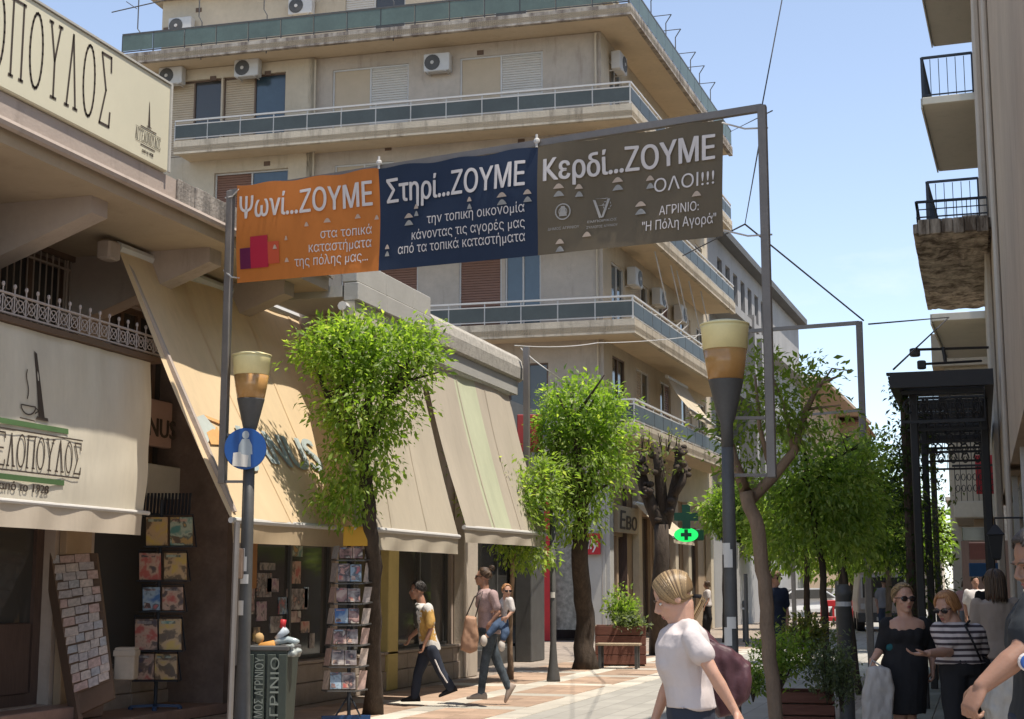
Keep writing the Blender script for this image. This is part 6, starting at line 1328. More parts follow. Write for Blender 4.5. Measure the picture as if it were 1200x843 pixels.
# ---- blonde woman in the foreground
J = dict(head=(789, 700), neck=(799, 729), hip=(812, 858), shL=(813, 748, -.16), shR=(803, 745, .16), elL=(836, 790, -.21), elR=(784, 800, .18), haL=(861, 833, -.20), haR=(768, 842, .2), knL=(850, 960, -.08), anL=(870, 1060, -.08), knR=(800, 960, .08), anR=(770, 1065, .08))
t, P, sd, fr = person('blonde woman with a ponytail and plain white t-shirt walking left in the foreground', 6.7, J, tuple(L_))
m = MB(); k = .95; f_ = (L_*.90+AW*.04-UPZ*.50); Lw, R = head(m, P['head']+Vector((0, 0, .0)), f_, UPZ, k, P['neck']); torso(m, P, sd, fr, 0, True, .80)
armset(m, P, 'L', 0, b=.76); armset(m, P, 'R', 0, b=.76); [legset(m, P, q, 0, 1) for q in 'LR']; hand(m, P['haL'], (P['haL']-P['elL']), L_+AW*.2, .95, .45, -1); hand(m, P['haR'], (P['haR']-P['elR']), L_, .95, .45)
fuse(m, 'body', SK1, t, .0055, 4); face_bits(t, Lw, R, k)
tie = (0, -.100, -.05); tl = [Lw(*tie), Lw(0, -.118, -.075), at(811, 726, 6.7), at(817, 740, 6.68), at(822, 752, 6.68)]
HL[:] = [.42, 3.2]; hair(t, Lw, R, k, 'ponytail', H_blond, 7, tie=tie, tail=tl, n=1100); HL[:] = [.7, 1.6]
m = MB(); m.lathe((0, 0, 0), [(.02, -.008), (.022, 0), (.02, .008)], 12); m.v = [tuple(Lw(*tie)+Vector(p)) for p in m.v]; m.build('hair_band', C_black, t)
m = MB(); torso(m, P, sd, fr, .018, True, .88, None); m2 = MB()
[(limb(m, [P['sh'+q]+UPZ*.0, P['sh'+q].lerp(P['el'+q], .2), P['sh'+q].lerp(P['el'+q], .42)], [.052, .053, .056], 14), m.tube([P['neck']-UPZ*.035, P['sh'+q]], [.062, .050], 12)) for q in 'LR']
m.ell(P['neck']-UPZ*.05, (.095, .095, .045)); zc_ = at(810, 829, 6.7).z
m.v = [(a, b, max(c, zc_)) for a, b, c in m.v]
fuse(m, 'shirt', cloth_('plain_white_t_shirt', (.50, .44, .42)), t, .0065, 3, (.018, (9, 9, 4.0)))
m = MB(); [legset(m, P, q, .010, .95) for q in 'LR']; L2 = P['hip']-P['neck']; m.loft([ring(P['neck']+L2*kk, sd, fr, .138, .104, 18) for kk in (.74, .85, 1.0, 1.1)]); fuse(m, 'trousers', C_navy, t, .009, 5, (.010, (9, 9, 5)))
softbag('backpack', 'maroon shoulder bag swinging behind the blonde woman', [(820, 738), (832, 744), (850, 758), (868, 768), (879, 778), (879, 796), (872, 818), (858, 838), (842, 840), (834, 818), (826, 790), (820, 762)], 6.98, mat('maroon_nylon', (.075, .030, .036), .5, .15, 6., .3, 12), .16, strap=[(826, 752, 6.95), (815, 738, 6.85), (808, 740, 6.8), (812, 775, 6.9)], straps_m=mat('dark_maroon_strap', (.05, .02, .025), .6))
# ---- woman in black dress
J = dict(head=(1059, 702), neck=(1061, 722), hip=(1060, 778), shL=(1083, 733, 0), shR=(1039, 733, 0), elL=(1092, 762, .05), elR=(1034, 757, .02), haL=(1093, 783, .0), haR=(1022, 776, -.05), knL=(1066, 822, -.02), anL=(1068, 872, 0), knR=(1055, 822, -.06), anR=(1054, 876, -.03))
t, P, sd, fr = person('woman with sunglasses in a black square neck dress walking towards the camera', 11.8, J, tuple(-AW))
m = MB(); k = 1.; f_ = (-AW*.97+L_*-.18); Lw, R = head(m, P['head'], f_, UPZ, k, P['neck']); torso(m, P, sd, fr, 0, True, .95)
for q in 'LR': armset(m, P, q, 0, b=.88); legset(m, P, q, 0, .95); hand(m, P['ha'+q], -UPZ, AW*.3+L_*(1 if q == 'L' else -1), .95, .7)
fuse(m, 'body', SK1, t, .007, 4); face_bits(t, Lw, R, k, True); hair(t, Lw, R, k, 'ponytail', H_blond, 9, tie=(0, -.1, -.02), n=200)
m = MB(); nk, hp = P['neck'], P['hip']; L = hp-nk
def dr(kk, w_, d): return ring(nk+L*kk, sd, fr, w_, d, 20, .92)
m.loft([dr(.19, .158, .092), dr(.30, .168, .122), dr(.40, .160, .130), dr(.58, .140, .112), dr(.78, .156, .122), dr(.98, .182, .142), dr(1.25, .182, .155), dr(1.6, .172, .165), dr(2.02, .165, .165)])
for q in (-1, 1): m.ell(nk+L*.40+sd*(.068*q)+fr*.066, (.066, .064, .075), 12, 8)
for q in 'LR':
    s_ = P['sh'+q]; limb(m, [s_, s_.lerp(P['el'+q], .5), P['el'+q].lerp(P['ha'+q], .12)], [.063, .056, .050], 12); m.tube([s_+UPZ*.02, s_.lerp(nk, .35)+UPZ*.01], [.05, .035], 10)
    m.ell(s_.lerp(nk, .1)-UPZ*.08, (.055, .075, .11), 12, 8)
fuse(m, 'dress', C_black, t, .008, 5, (.009, (9, 9, 4)))
m = MB(); m.ell(at(1044, 759, 11.76), (.040, .03, .034), 10, 7); m.build('teal_patch', mat('teal_cloth', (.012, .09, .10), .7), t, True)
for q in 'LR': shoe(t, P, q, C_black, -AW, .9)
softbag('shopping_bag', 'white plastic shopping bag carried by the woman in the black dress', [(1016, 783), (1030, 780), (1042, 784), (1047, 810), (1044, 845), (1026, 852), (1012, 846), (1011, 815)], 11.6, cloth('white_plastic_bag', (.60, .56, .52), .35, .12, 6., .5, 12, .5), .12, strap=[(1018, 785, 11.6), (1022, 774, 11.65), (1036, 783, 11.6)])
# ---- woman in striped top
J = dict(head=(1109, 712), neck=(1118, 729), hip=(1127, 783), shL=(1144, 742, 0), shR=(1101, 740, -.05), elL=(1152, 772, .1), elR=(1112, 764, -.12), haL=(1148, 797, -.02), haR=(1086, 766, -.3), knL=(1136, 845, -.05), anL=(1138, 893, 0), knR=(1118, 845, -.15), anR=(1116, 895, -.1))
t, P, sd, fr = person('woman with short reddish hair in a striped top holding out her hand', 11.4, J, tuple(-AW))
m = MB(); k = 1.; f_ = (-AW*.65+L_*.72-UPZ*.32); Lw, R = head(m, P['head'], f_, UPZ, k, P['neck']); torso(m, P, sd, fr, 0, True, 1.02)
for q in 'LR': armset(m, P, q, 0, b=1.0); legset(m, P, q, 0, 1.05)
hand(m, P['haR'], L_-UPZ*.05, UPZ, 1., .3, -1); hand(m, P['haL'], -UPZ, L_, 1., .6)
fuse(m, 'body', SK1, t, .0065, 4); face_bits(t, Lw, R, k, True); hair(t, Lw, R, k, 'bob', H_ginger, 10, n=330, ln=.055)
M_str = cloth_('striped_cloth', (.5, .45, .42)); N = M_str.node_tree.nodes; Lk = M_str.node_tree.links; wv = N.new('ShaderNodeTexWave'); wv.wave_type = 'BANDS'; wv.bands_direction = 'Z'; wv.inputs['Scale'].default_value = 7.2; wv.inputs['Distortion'].default_value = .6; wv.inputs['Detail'].default_value = 1; gg = N.new('ShaderNodeNewGeometry'); Lk.new(gg.outputs['Position'], wv.inputs[0]); rr = N.new('ShaderNodeValToRGB'); rr.color_ramp.interpolation = 'CONSTANT'; rr.color_ramp.elements[0].color = (.06, .045, .05, 1); rr.color_ramp.elements[1].position = .42; rr.color_ramp.elements[1].color = (.52, .45, .42, 1); Lk.new(wv.outputs[0], rr.inputs[0]); Lk.new(rr.outputs[0], N['Principled BSDF'].inputs['Base Color'])
m = MB(); torso(m, P, sd, fr, .020, True, 1.06)
for q in 'LR': limb(m, [P['sh'+q], P['sh'+q].lerp(P['el'+q], .62)], [.072, .070], 12)
m.v = [(a, b, max(c, at(1125, 778, 11.4).z)) for a, b, c in m.v]; fuse(m, 'shirt', M_str, t, .008, 5, (.012, (8, 8, 5)))
m = MB(); [legset(m, P, q, .02, 1.05) for q in 'LR']; L2 = P['hip']-P['neck']; m.loft([ring(P['neck']+L2*kk, sd, fr, w_, .13, 18) for kk, w_ in ((.8, .16), (.9, .175), (1.05, .185), (1.15, .18))]); fuse(m, 'trousers', C_black, t, .010, 5, (.008, (9, 9, 5)))
for q in 'LR': shoe(t, P, q, C_black, -AW, .9)
softbag('shoulder_bag', 'black shoulder bag on a long diagonal strap worn by the striped woman', [(1148, 770), (1160, 772), (1162, 800), (1150, 804), (1143, 795)], 11.45, C_black, .12, strap=[(1150, 775, 11.3), (1140, 752, 11.1), (1131, 733, 11.2), (1136, 728, 11.45)])
# ---- man at the right edge
J = dict(head=(1217, 658), neck=(1230, 690), hip=(1232, 860), shL=(1222, 712, -.2), shR=(1226, 708, .2), elL=(1196, 765, -.28), elR=(1235, 780, .25), haL=(1150, 805, -.30), haR=(1200, 830, .2), knL=(1225, 990, -.1), anL=(1228, 1110, -.1), knR=(1240, 990, .1), anR=(1250, 1110, .1))
t, P, sd, fr = person('dark haired man in a charcoal t-shirt at the right edge reaching down', 5.8, J, tuple(L_), fem=False)
m = MB(); k = 1.05; f_ = (L_*.9-AW*.12-UPZ*.35); Lw, R = head(m, P['head'], f_, UPZ, k, P['neck']); torso(m, P, sd, fr, 0, False, 1.1)
for q in 'LR': armset(m, P, q, 0, b=1.15); legset(m, P, q, 0, 1.1)
hand(m, P['haL'], L_*.55-UPZ*.85, L_*-.6-UPZ*.3+AW*.3, 1.05, .85, -1); hand(m, P['haR'], -UPZ, L_, 1.05, .6)
fuse(m, 'body', SK3, t, .0055, 4); face_bits(t, Lw, R, k); hair(t, Lw, R, k, 'short', H_dark, 12, n=420)
m = MB(); torso(m, P, sd, fr, .026, False, 1.12)
for q in 'LR': limb(m, [P['sh'+q], P['sh'+q].lerp(P['el'+q], .6)], [.088, .082], 14)
fuse(m, 'shirt', cloth_('charcoal_t_shirt', (.022, .025, .028)), t, .008, 5, (.014, (8, 8, 5)))
m = MB(); [legset(m, P, q, .025, 1.1) for q in 'LR']; m.loft([ring(P['neck'].lerp(P['hip'], kk), sd, fr, .2, .16, 18) for kk in (.85, 1.1)]); fuse(m, 'trousers', C_navy, t, .011, 5)
m = MB(); c = at(1203, 776, 5.45); T = frame(c, -L_, -AW); m.T = T; m.loft([[(r*math.cos(a*.3927), y, r*math.sin(a*.3927)) for a in range(16)] for r, y in ((.024, -.02), (.027, -.01), (.027, .016), (.022, .020))]); o = one(m, 'round_tin', mat('blue_tin', (.03, .09, .30), .35), 'small round blue tin with a white rim held at the right edge', 'tin'); W[o] = Matrix.Identity(4)
m = MB(T); m.loft([[(r*math.cos(a*.3927), y, r*math.sin(a*.3927)) for a in range(16)] for r, y in ((.028, -.004), (.033, .0), (.033, .008), (.0275, .012))]); m.build('rim', C_white, o)
softbag('shopping_bag', 'large pale shopping bag hanging between the striped woman and the man', [(1158, 795), (1180, 780), (1198, 785), (1210, 850), (1165, 860), (1152, 830)], 8.5, cloth('pale_plastic_bag', (.42, .40, .36), .3, .15, 6., .5, 12, .5), .2, strap=[(1160, 795, 8.5), (1180, 765, 8.5), (1196, 785, 8.5)])
# ---- figures further away
def simple_person(label, u, D, h, top, low, hm, skin, face, style='short', b=1., seed=1, skirt=False, shades=False, bend=0.):
    s = 1752/D; gy = 688+CZ*s; y = lambda z: gy-z*s*h/1.7; x = lambda d: u+d*s
    fx = face.dot(-L_); sx = abs(face.dot(AW)) ; sw = .17*b; dd = sw*(1-sx)
    J = dict(head=(x(fx*.03), y(1.585)), neck=(u, y(1.44)), hip=(u, y(.93)), shL=(x(sw*sx+.001), y(1.38), -dd), shR=(x(-sw*sx-.001), y(1.38), dd), elL=(x(sw*sx+.04), y(1.1), -dd*1.2), elR=(x(-sw*sx-.04), y(1.1), dd*1.2), haL=(x(sw*sx+fx*.1), y(.86), -dd*1.2-.05), haR=(x(-sw*sx+fx*.05), y(.86), dd*1.2-.05),
             knL=(x(.07*sx+.08*(1-sx)), y(.5), -.1), anL=(x(.07*sx+.02), y(.09), 0), knR=(x(-.07*sx-.08*(1-sx)), y(.5), -.1), anR=(x(-.07*sx-.12*(1-sx)), y(.09), 0))
    t, P, sd, fr = person(label, D, J, tuple(face)); m = MB(); k = 1.0*h/1.7; Lw, R = head(m, P['head'], face, UPZ, k, P['neck']); v = max(.009, D*.0006); torso(m, P, sd, fr, 0, style != 'short', b)
    for q in 'LR': armset(m, P, q, 0, b=.9*b); legset(m, P, q, 0, .95*b); hand(m, P['ha'+q], -UPZ, L_, 1., .5)
    fuse(m, 'body', skin, t, v, 3)
    if D < 26: face_bits(t, Lw, R, k, shades)
    hair(t, Lw, R, k, style if style != 'short' else 'short', hm, seed, n=90, ln=.22 if style == 'long' else .1)
    m = MB(); torso(m, P, sd, fr, .02, style != 'short', b*1.03); [limb(m, [P['sh'+q], P['sh'+q].lerp(P['el'+q], .7)], [.066*b, .064*b], 10) for q in 'LR']; fuse(m, 'shirt', top, t, v*1.2, 4, (.012, (8, 8, 5)))
    m = MB(); [legset(m, P, q, .022, b) for q in 'LR']; m.ell(P['hip'], (.16*b, .16*b, .13)); fuse(m, 'trousers', low, t, v*1.2, 4, (.01, (8, 8, 5)))
    for q in 'LR': shoe(t, P, q, C_black, Vector((face.x, face.y, 0)), .95)
    return t, Lw, R, k
C_beige = cloth_('beige_cloth', (.36, .28, .22)); C_grey = cloth_('grey_cloth', (.16, .15, .15))
simple_person('long haired person in a beige top behind the striped woman', 1166, 13.2, 1.62, C_beige, C_grey, H_brown, SK2, (AW*.9+L_*.2).normalized(), 'long', .95, 21)
t, Lw, R, k = simple_person('man in a brown cap and navy top standing behind the pale tree trunk', 908, 24, 1.72, cloth_('navy_top', (.012, .018, .035)), C_navy, H_dark, SK2, (-AW*.8-L_*.5).normalized(), 'short', 1.05, 22, shades=True)
m = MB(); m.loft([[Lw(a*math.cos(q*.3927), -.012+b*math.sin(q*.3927), z) for q in range(16)] for a, b, z in ((.082, .10, .045), (.084, .102, .07), (.07, .085, .105), (.03, .04, .125))]); m.loft([[Lw(x, yy, z) for x, yy in ((-.06, .07), (.06, .07), (.05, .15), (-.05, .15))] for z in (.048, .056)]); m.build('cap', mat('brown_cap', (.20, .13, .08), .85), t, True)
simple_person('distant person in a white top on the right hand walkway', 1143, 30, 1.68, C_white, C_navy, H_dark, SK2, (-AW).normalized(), 'short', 1., 23)
simple_person('distant person in dark clothes beside the maroon shop sign', 1158, 24, 1.66, C_black, C_black, H_dark, SK3, (-AW*.8+L_*.4).normalized(), 'short', 1., 24)
simple_person('distant person in grey walking on the right before the white van', 1036, 40, 1.72, C_grey, C_navy, H_dark, SK3, (AW).normalized(), 'short', 1., 25)
simple_person('distant figure in a pink top by the right hand shop fronts', 1131, 38, 1.64, cloth_('pink_cloth', (.4, .22, .2)), C_grey, H_brown, SK2, (-AW).normalized(), 'bob', .95, 26)
simple_person('distant person in a pale top by the graffiti pillar', 829, 46, 1.65, C_white, C_black, H_brown, SK2, (L_).normalized(), 'bob', .95, 27)
# ================================================================= GOODS ON THE PAVEMENT, CARS
R6 = random.Random(17)
M_card = [mat('postcard_print', c, .5, .3, 26., spec=.4) for c in ((.52, .44, .39), (.58, .48, .42), (.48, .42, .40), (.54, .38, .33), (.46, .44, .44))]
qd = [at(59, 651, 15.95), at(113, 648, 15.85), at(92, 838, 15.45), at(134, 818, 15.35)]
t = thing('postcard_rack', 'leaning wooden board rack crammed with rows of postcards by the dark door', 'postcard rack', qd[2])
nq = (qd[1]-qd[0]).cross(qd[2]-qd[0]).normalized(); nq = -nq if nq.y > 0 else nq
m = MB(); f4 = [q+nq*.0 for q in qd]; b4 = [q-nq*.04 for q in qd]; m.loft([[f4[0], f4[1], f4[3], f4[2]], [b4[0], b4[1], b4[3], b4[2]]]); m.build('board', M_winframe, t)
m = MB(); a, b = qd[0]-(qd[1]-qd[0]).normalized()*.03, qd[2]-(qd[3]-qd[2]).normalized()*.03; m.bar(a-nq*.02, Vector((b.x, b.y, .12))-nq*.02, .05, .16); m.build('side_panel', M_winframe, t)
for r in range(15):
    y0 = (r+.15)/17.2; cl = qd[0].lerp(qd[2], y0); cr = qd[1].lerp(qd[3], y0); W_r = (cr-cl).length; x = .01; dx = (cr-cl).normalized(); dn = (qd[2]-qd[0]).normalized(); c = 0
    m = MB(); m.bar(cl+nq*.012+dn*.088, cr+nq*.012+dn*.088, .012, .012); m.build('ledge', M_winframe, t)
    while x < W_r-.07:
        w_ = R6.choice((.12, .15, .17, .10)); w_ = min(w_, W_r-x); hgt = R6.uniform(.082, .098); p = cl+dx*x+nq*.006-dn*R6.uniform(-.004, .008); T = frame(p, dx, (nq*.94-dn*.28).normalized(), (-dn*.94-nq*.30*0).normalized())
        m = MB(); rot = R6.uniform(-.03, .03); n_ = nq*.018
        P0 = p+dn*hgt; m.loft([[P0+n_, P0+dx*(w_-.006)+n_+dn*rot*w_, p+dx*(w_-.006)+dn*rot*w_, p], [P0+n_+nq*.012, P0+dx*(w_-.006)+n_+nq*.012+dn*rot*w_, p+dx*(w_-.006)+nq*.012+dn*rot*w_, p+nq*.012]])
        one(m, 'postcard', M_card[R6.randrange(5)], 'postcards %s from left in row %s of leaning rack' % (ordn(c), ordn(r)), 'postcard', 'postcard stacks on the leaning rack'); x += w_+.004; c += 1
p = at(145, 797, 15.6); m = MB(); m.T = frame(p, (math.cos(PH), math.sin(PH), 0), AW); m.bbox(-.11, .10, 0, .2, 0, .33, .01); m.bbox(-.12, .11, -.01, .21, .24, .30, .004); one(m, 'carton', mat('dusty_carton', (.30, .25, .20), .8, .1), 'dusty pale carton standing between the postcard rack and the blue book stand', 'box')
def cover(label, name, u0, u1, v0, v1, D, mi, th=.03, lean=.04, group=None, tilt=0.):
    a = at(u0, v1, D); b = at(u1, v1, D); c_ = at(u0, v0, D+lean); m = MB(); dx = (b-a); up_ = (c_-a); n_ = dx.cross(up_).normalized(); n_ = -n_ if n_.dot(AW) > 0 else n_
    a = a+up_*tilt*0; q = [a, a+dx, a+dx+up_, a+up_]; m.loft([[p+n_*th for p in q], [p for p in q]]); mm = M_mag[mi]
    # title block and picture block as flat print
    m.mi = 1; s = lambda x, y: a+dx*x+up_*y+n_*(th+.002); m.add([s(.1, .84), s(.75, .84), s(.75, .93), s(.1, .93)], [(0, 1, 2, 3)]); m.mi = 2; m.add([s(.08, .08), s(.5, .08), s(.42, .3), s(.1, .34)], [(0, 1, 2, 3)]) if mi % 2 else None
    return one(m, name, [mm, M_mag[(mi+3) % 8], M_mag[(mi+5) % 8]], label, name, group)
# blue stand
t = thing('book_stand', 'dark blue metal book stand with books on five tiers in front of the shop window', 'stand', at(186, 825, 17))
Ds = 16.95; m = MB(); a = at(183, 800, Ds); m.tube([(a.x, a.y, .16), at(190, 586, Ds+.05)], .022, 8); m.build('post', M_iron, t)
fb = Vector((a.x, a.y, .13))
for k in range(4): an = k*math.pi/2+.5; m = MB(); e = fb+Vector((math.cos(an), math.sin(an), 0))*.27; m.bar(fb+UPZ*.03, e+UPZ*.02, .045, .03); m.ell(e+UPZ*.0, (.03, .03, .03), 8, 5); m.build('foot', mat('stand_blue', (.02, .05, .12), .4) if k == 0 else bpy.data.materials['stand_blue'], t)
bk = 0
tiers = [(606, 640, 172, 197, 200, 226), (648, 680, 164, 189, 193, 219), (688, 716, 168, 188, 191, 215), (725, 762, 159, 185, 187, 213), (766, 797, 159, 181, 182, 208)]
for i, (v0, v1, a0, a1, b0, b1) in enumerate(tiers):
    m = MB(); L0 = at(a0-3, v1+1, Ds-.08); L1 = at(b1+2, v1+1, Ds-.08); m.bar(L0, L1, .12, .012); m.bar(L0+AW*.1+UPZ*.0, at(a0-1, v0-2, Ds+.06), .012, .012); m.bar(L1+AW*.1, at(b1, v0-2, Ds+.06), .012, .012); m.bar(at(a0-2, v0-3, Ds+.06), at(b1+1, v0-3, Ds+.06), .01, .01); m.build('shelf', M_iron, t)
    for j, (x0, x1) in enumerate(((a0, a1), (b0, b1))):
        cover('%s book on the %s tier of the blue stand' % (('left', 'right')[j], ordn(i)), 'book', x0, x1, v0+1, v1, Ds-.06, (2, 5, 0, 2, 1, 0, 0, 2, 0, 2)[bk], .03, .06, 'books on the blue stand'); bk += 1
m = MB(); q = at(170, 575, Ds+.12); q2 = at(226, 612, Ds+.12); 
for k in range(14): m.bar(at(170+k*4.1, 578, Ds+.12), at(168+k*4.1, 604, Ds+.12), .02, .02)
m.build('header_slats', M_iron, t)
# magazine spinner by the first tree
t = thing('magazine_rack', 'tall spinning magazine rack with pale covers beside the first tree trunk', 'stand', at(405, 832, 17.0)); Dm = 16.7
cb_ = at(409, 832, Dm); cb_.z = 0
m = MB(); m.tube([cb_+UPZ*.05, at(409, 640, Dm)], .022, 8); m.build('post', M_iron, t)
for k, dx in enumerate((-.26, -.09, .22)): m = MB(); m.bar(cb_+UPZ*.05, cb_+Vector((dx, -.15+.12*k, .045)), .06, .05); m.build('foot', mat('rack_blue', (.02, .06, .16), .4) if k == 0 else bpy.data.materials['rack_blue'], t)
m = MB(); m.tube([cb_+UPZ*.3, cb_+Vector((-.14, -.05, .06))], .01, 5); m.tube([cb_+UPZ*.3, cb_+Vector((.14, .0, .06))], .01, 5); m.build('brace', M_iron, t)
vr = [(640, 655), (660, 682), (688, 706), (713, 731), (736, 755), (760, 780), (786, 808)]
for i, (v0, v1) in enumerate(vr):
    x0 = 398-i*1.8; x1 = 425-i*1.4
    m = MB(); m.bar(at(x0-2, v1+2, Dm-.2), at(x1+2, v1+2, Dm-.2), .06, .015); m.bar(at(x1+2, v1+2, Dm-.2), at(x1+13, v1, Dm+.05), .03, .015); m.bar(at(x0-2, v1+2, Dm-.2), at(x0-9, v1+1, Dm+.1), .03, .015); m.build('shelf', M_dkmetal, t)
    xm = (x0+x1)/2+R6.uniform(-2, 2)
    for j, (a0, a1) in enumerate(((x0, xm-.4), (xm+.4, x1))):
        cover('%s magazine on the %s shelf of the spinning rack front' % (('left', 'right')[j], ordn(i)), 'magazine', a0, a1, v0+R6.uniform(0, 3), v1, Dm-.2, R6.choice((3, 3, 6, 3, 4, 1, 3)), .02, .05, 'magazines on the spinning rack')
    for s_, (a0, a1) in (('left', (x0-9, x0-3)), ('right', (x1+3, x1+11))):
        m = MB(); A = at(a0, v1, Dm-.02 if s_ == 'right' else Dm+.05); B_ = at(a1, v1, Dm-.16 if s_ == 'left' else Dm+.04); up_ = at(a0+3, v0, Dm+.05)-at(a0, v1, Dm+.05); n_ = Vector((0, -.02, 0)); m.loft([[A, B_, B_+up_, A+up_], [p+n_ for p in (A, B_, B_+up_, A+up_)]])
        one(m, 'magazine', M_card[R6.randrange(5)], 'magazine edge on %s side of spinning rack, %s shelf' % (s_, ordn(i)), 'magazine', 'magazines on the spinning rack')
m = MB(); a = at(402, 640, Dm-.22); b = at(431, 617, Dm-.22); T = frame(a, (math.cos(PH), math.sin(PH), 0), -AW); m.T = T; m.bbox(0, (b-a).length*.78, -.015, .0, 0, b.z-a.z, .005); sg = one(m, 'price_sign', mat('yellow_card', (.55, .30, .03), .6, .05), 'bright yellow card sign fixed on top of the spinning magazine rack', 'sign'); W[sg] = Matrix.Identity(4)
m = MB(T); 
for zz in (.15, .10, .05): m.box(.06, .24, -.0205, -.0175, zz, zz+.012)
m.build('lettering', M_text, sg)
# things displayed behind the shop glass
disp = [(300, 318, 672, 700, 3), (304, 322, 660, 668, 7), (338, 352, 658, 684, 0), (335, 360, 690, 715, 3), (356, 361, 688, 712, 1), (300, 312, 705, 728, 4), (316, 330, 722, 742, 3), (338, 352, 716, 730, 6), (352, 362, 728, 742, 0), (362, 368, 742, 760, 3), (290, 298, 690, 720, 6), (340, 354, 640, 652, 5), (312, 326, 678, 694, 4), (326, 338, 700, 720, 1), (296, 304, 735, 752, 2)]
for i, (a0, a1, v0, v1, mi) in enumerate(disp):
    A = gx(a0, v1, XW2-.095); B_ = gx(a1, v0, XW2-.095); m = MB(); m.box(XW2-.097, XW2-.085, A.y, B_.y, A.z, B_.z)
    one(m, 'poster', M_mag[mi], '%s in the shop window behind the litter bin, %s of fifteen in the display' % (('printed poster', 'magazine cover')[i % 2], ordn(i)), 'poster', 'papers in the shop window')
m = MB(); m.bbox(XW2-.09, XW2-.02, gx(294, 640, XW2).y, gx(304, 640, XW2).y, gx(300, 690, XW2).z, 2.45, .01); one(m, 'orange_panel', mat('orange_ply', (.32, .15, .05), .6, .1), 'orange brown upright panel in the shop window next to the lamp post', 'panel')
# litter bin
cb_ = at(322, 688, 14.7); zt_ = .86; t = thing('litter_bin', 'dark green slatted litter bin with overflowing rubbish behind the lamp post', 'litter bin', (cb_.x, cb_.y, 0)); T = frame((cb_.x, cb_.y, 0), (math.cos(PH-.15), math.sin(PH-.15), 0), (-math.sin(PH-.15), math.cos(PH-.15), 0))
M_bin = mat('bin_green', (.045, .055, .045), .6, .15, 6.)
m = MB(T); m.lathe = None
m = MB(T); hw = .20
m.loft([[(x*k, y*k, z) for x, y in ((-hw, -hw), (hw, -hw), (hw, hw), (-hw, hw))] for k, z in ((.82, .05), (1., zt_))]); m.build('bin_body', M_bin, t)
m = MB(T); m.bbox(-.22, .22, -.22, .22, zt_+.001, zt_+.05, .01); m.build('rim', M_dkmetal, t)
for i in range(4):
    x = -.165+i*.11; m = MB(T); m.bbox(x-.043, x+.043, -.226, -.196, .1, zt_-.03, .006); m.build('slat', M_bin, t)
M_binprint = mat('bin_print', (.20, .22, .19), .7)
for i, x in enumerate((-.12, .035)):
    m = MB(); Tt = T @ Matrix.Translation((x, -.229, 0)); text_on(m, 'ΔΗΜΟΣ ΑΓΡΙΝΙΟΥ' if i == 0 else 'ΑΓΡΙΝΙΟ', lambda a, z: Tt @ Vector((-z, 0, a)) if False else Tt @ Vector((.10-z, 0, a)), .12, zt_-.06, .0, .085, .01); m.build('lettering', M_binprint, t)
def junk(name, label, u, v, fn_, mt_, cat):
    m = MB(); fn_(m, at(u, v, 14.62)); return one(m, name, mt_, label, cat, smooth=True)
junk('carton', 'crushed orange carton on top of the litter bin', 314, 758, lambda m, p: setattr(m, 'T', frame(p, (.9, .2, .2), (-.2, .9, 0), (-.3, 0, .95))) or m.bbox(-.08, .08, -.05, .05, -.05, .05, .01), mat('orange_carton', (.6, .28, .07), .6), 'litter')
junk('bottle', 'clear plastic bottle lying across the bin top', 335, 752, lambda m, p: m.tube([p+Vector((-.12, -.04, -.02)), p+Vector((.02, 0, .02)), p+Vector((.10, .02, .0)), p+Vector((.13, .03, 0))], [.03, .033, .03, .012], 8), mat('clear_plastic', (.35, .40, .40), .15, .1, spec=.7), 'litter')
junk('paper_cup', 'white and blue paper cup poking out of the bin', 330, 744, lambda m, p: m.tube([p+Vector((-.05, 0, -.04)), p+Vector((.05, 0, .05))], [.028, .042], 10), mat('cup_white', (.5, .55, .6), .5, .2, 12.), 'litter')
junk('drinks_can', 'small red drinks can on the bin pile', 331, 736, lambda m, p: m.tube([p, p+Vector((.01, 0, .08))], [.03, .03], 10), M_red, 'litter')
junk('paper_bag', 'crumpled brown paper bag at the left of the bin top', 304, 748, lambda m, p: m.ell(p, (.05, .05, .055), 7, 5), mat('brown_paper', (.42, .27, .12), .8), 'litter')
m = MB(); p = at(343, 762, 14.6)
for k in range(16): q = p+Vector((R6.uniform(-.1, .09), R6.uniform(-.1, .05), R6.uniform(-.05, .04))); m.ell(q, (R6.uniform(.03, .06), .04, R6.uniform(.02, .04)), 7, 5, Matrix.Rotation(R6.uniform(0, 3), 3, 'Z'))
tb_ = thing('plastic_bag', 'torn grey plastic bag hanging over the right edge of the bin', 'litter', p); fuse(m, 'bag', mat('grey_film', (.30, .32, .30), .3, .3, 14., .6, 20), tb_, .010, 2, (.02, (14, 14, 14)))
# red board above the side street shop
m = MB(); a = at(606, 530, 27); b = at(637, 486, 27); T = frame(a, (math.cos(.25), math.sin(.25), 0), (math.sin(.25), -math.cos(.25), 0)); m.T = T; m.bbox(0, (b-a).x*1.02, -.06, 0, 0, b.z-a.z, .01); one(m, 'shop_sign', mat('faded_red', (.36, .05, .05), .6, .08), 'plain faded red board behind the square pole near the second tree', 'sign')
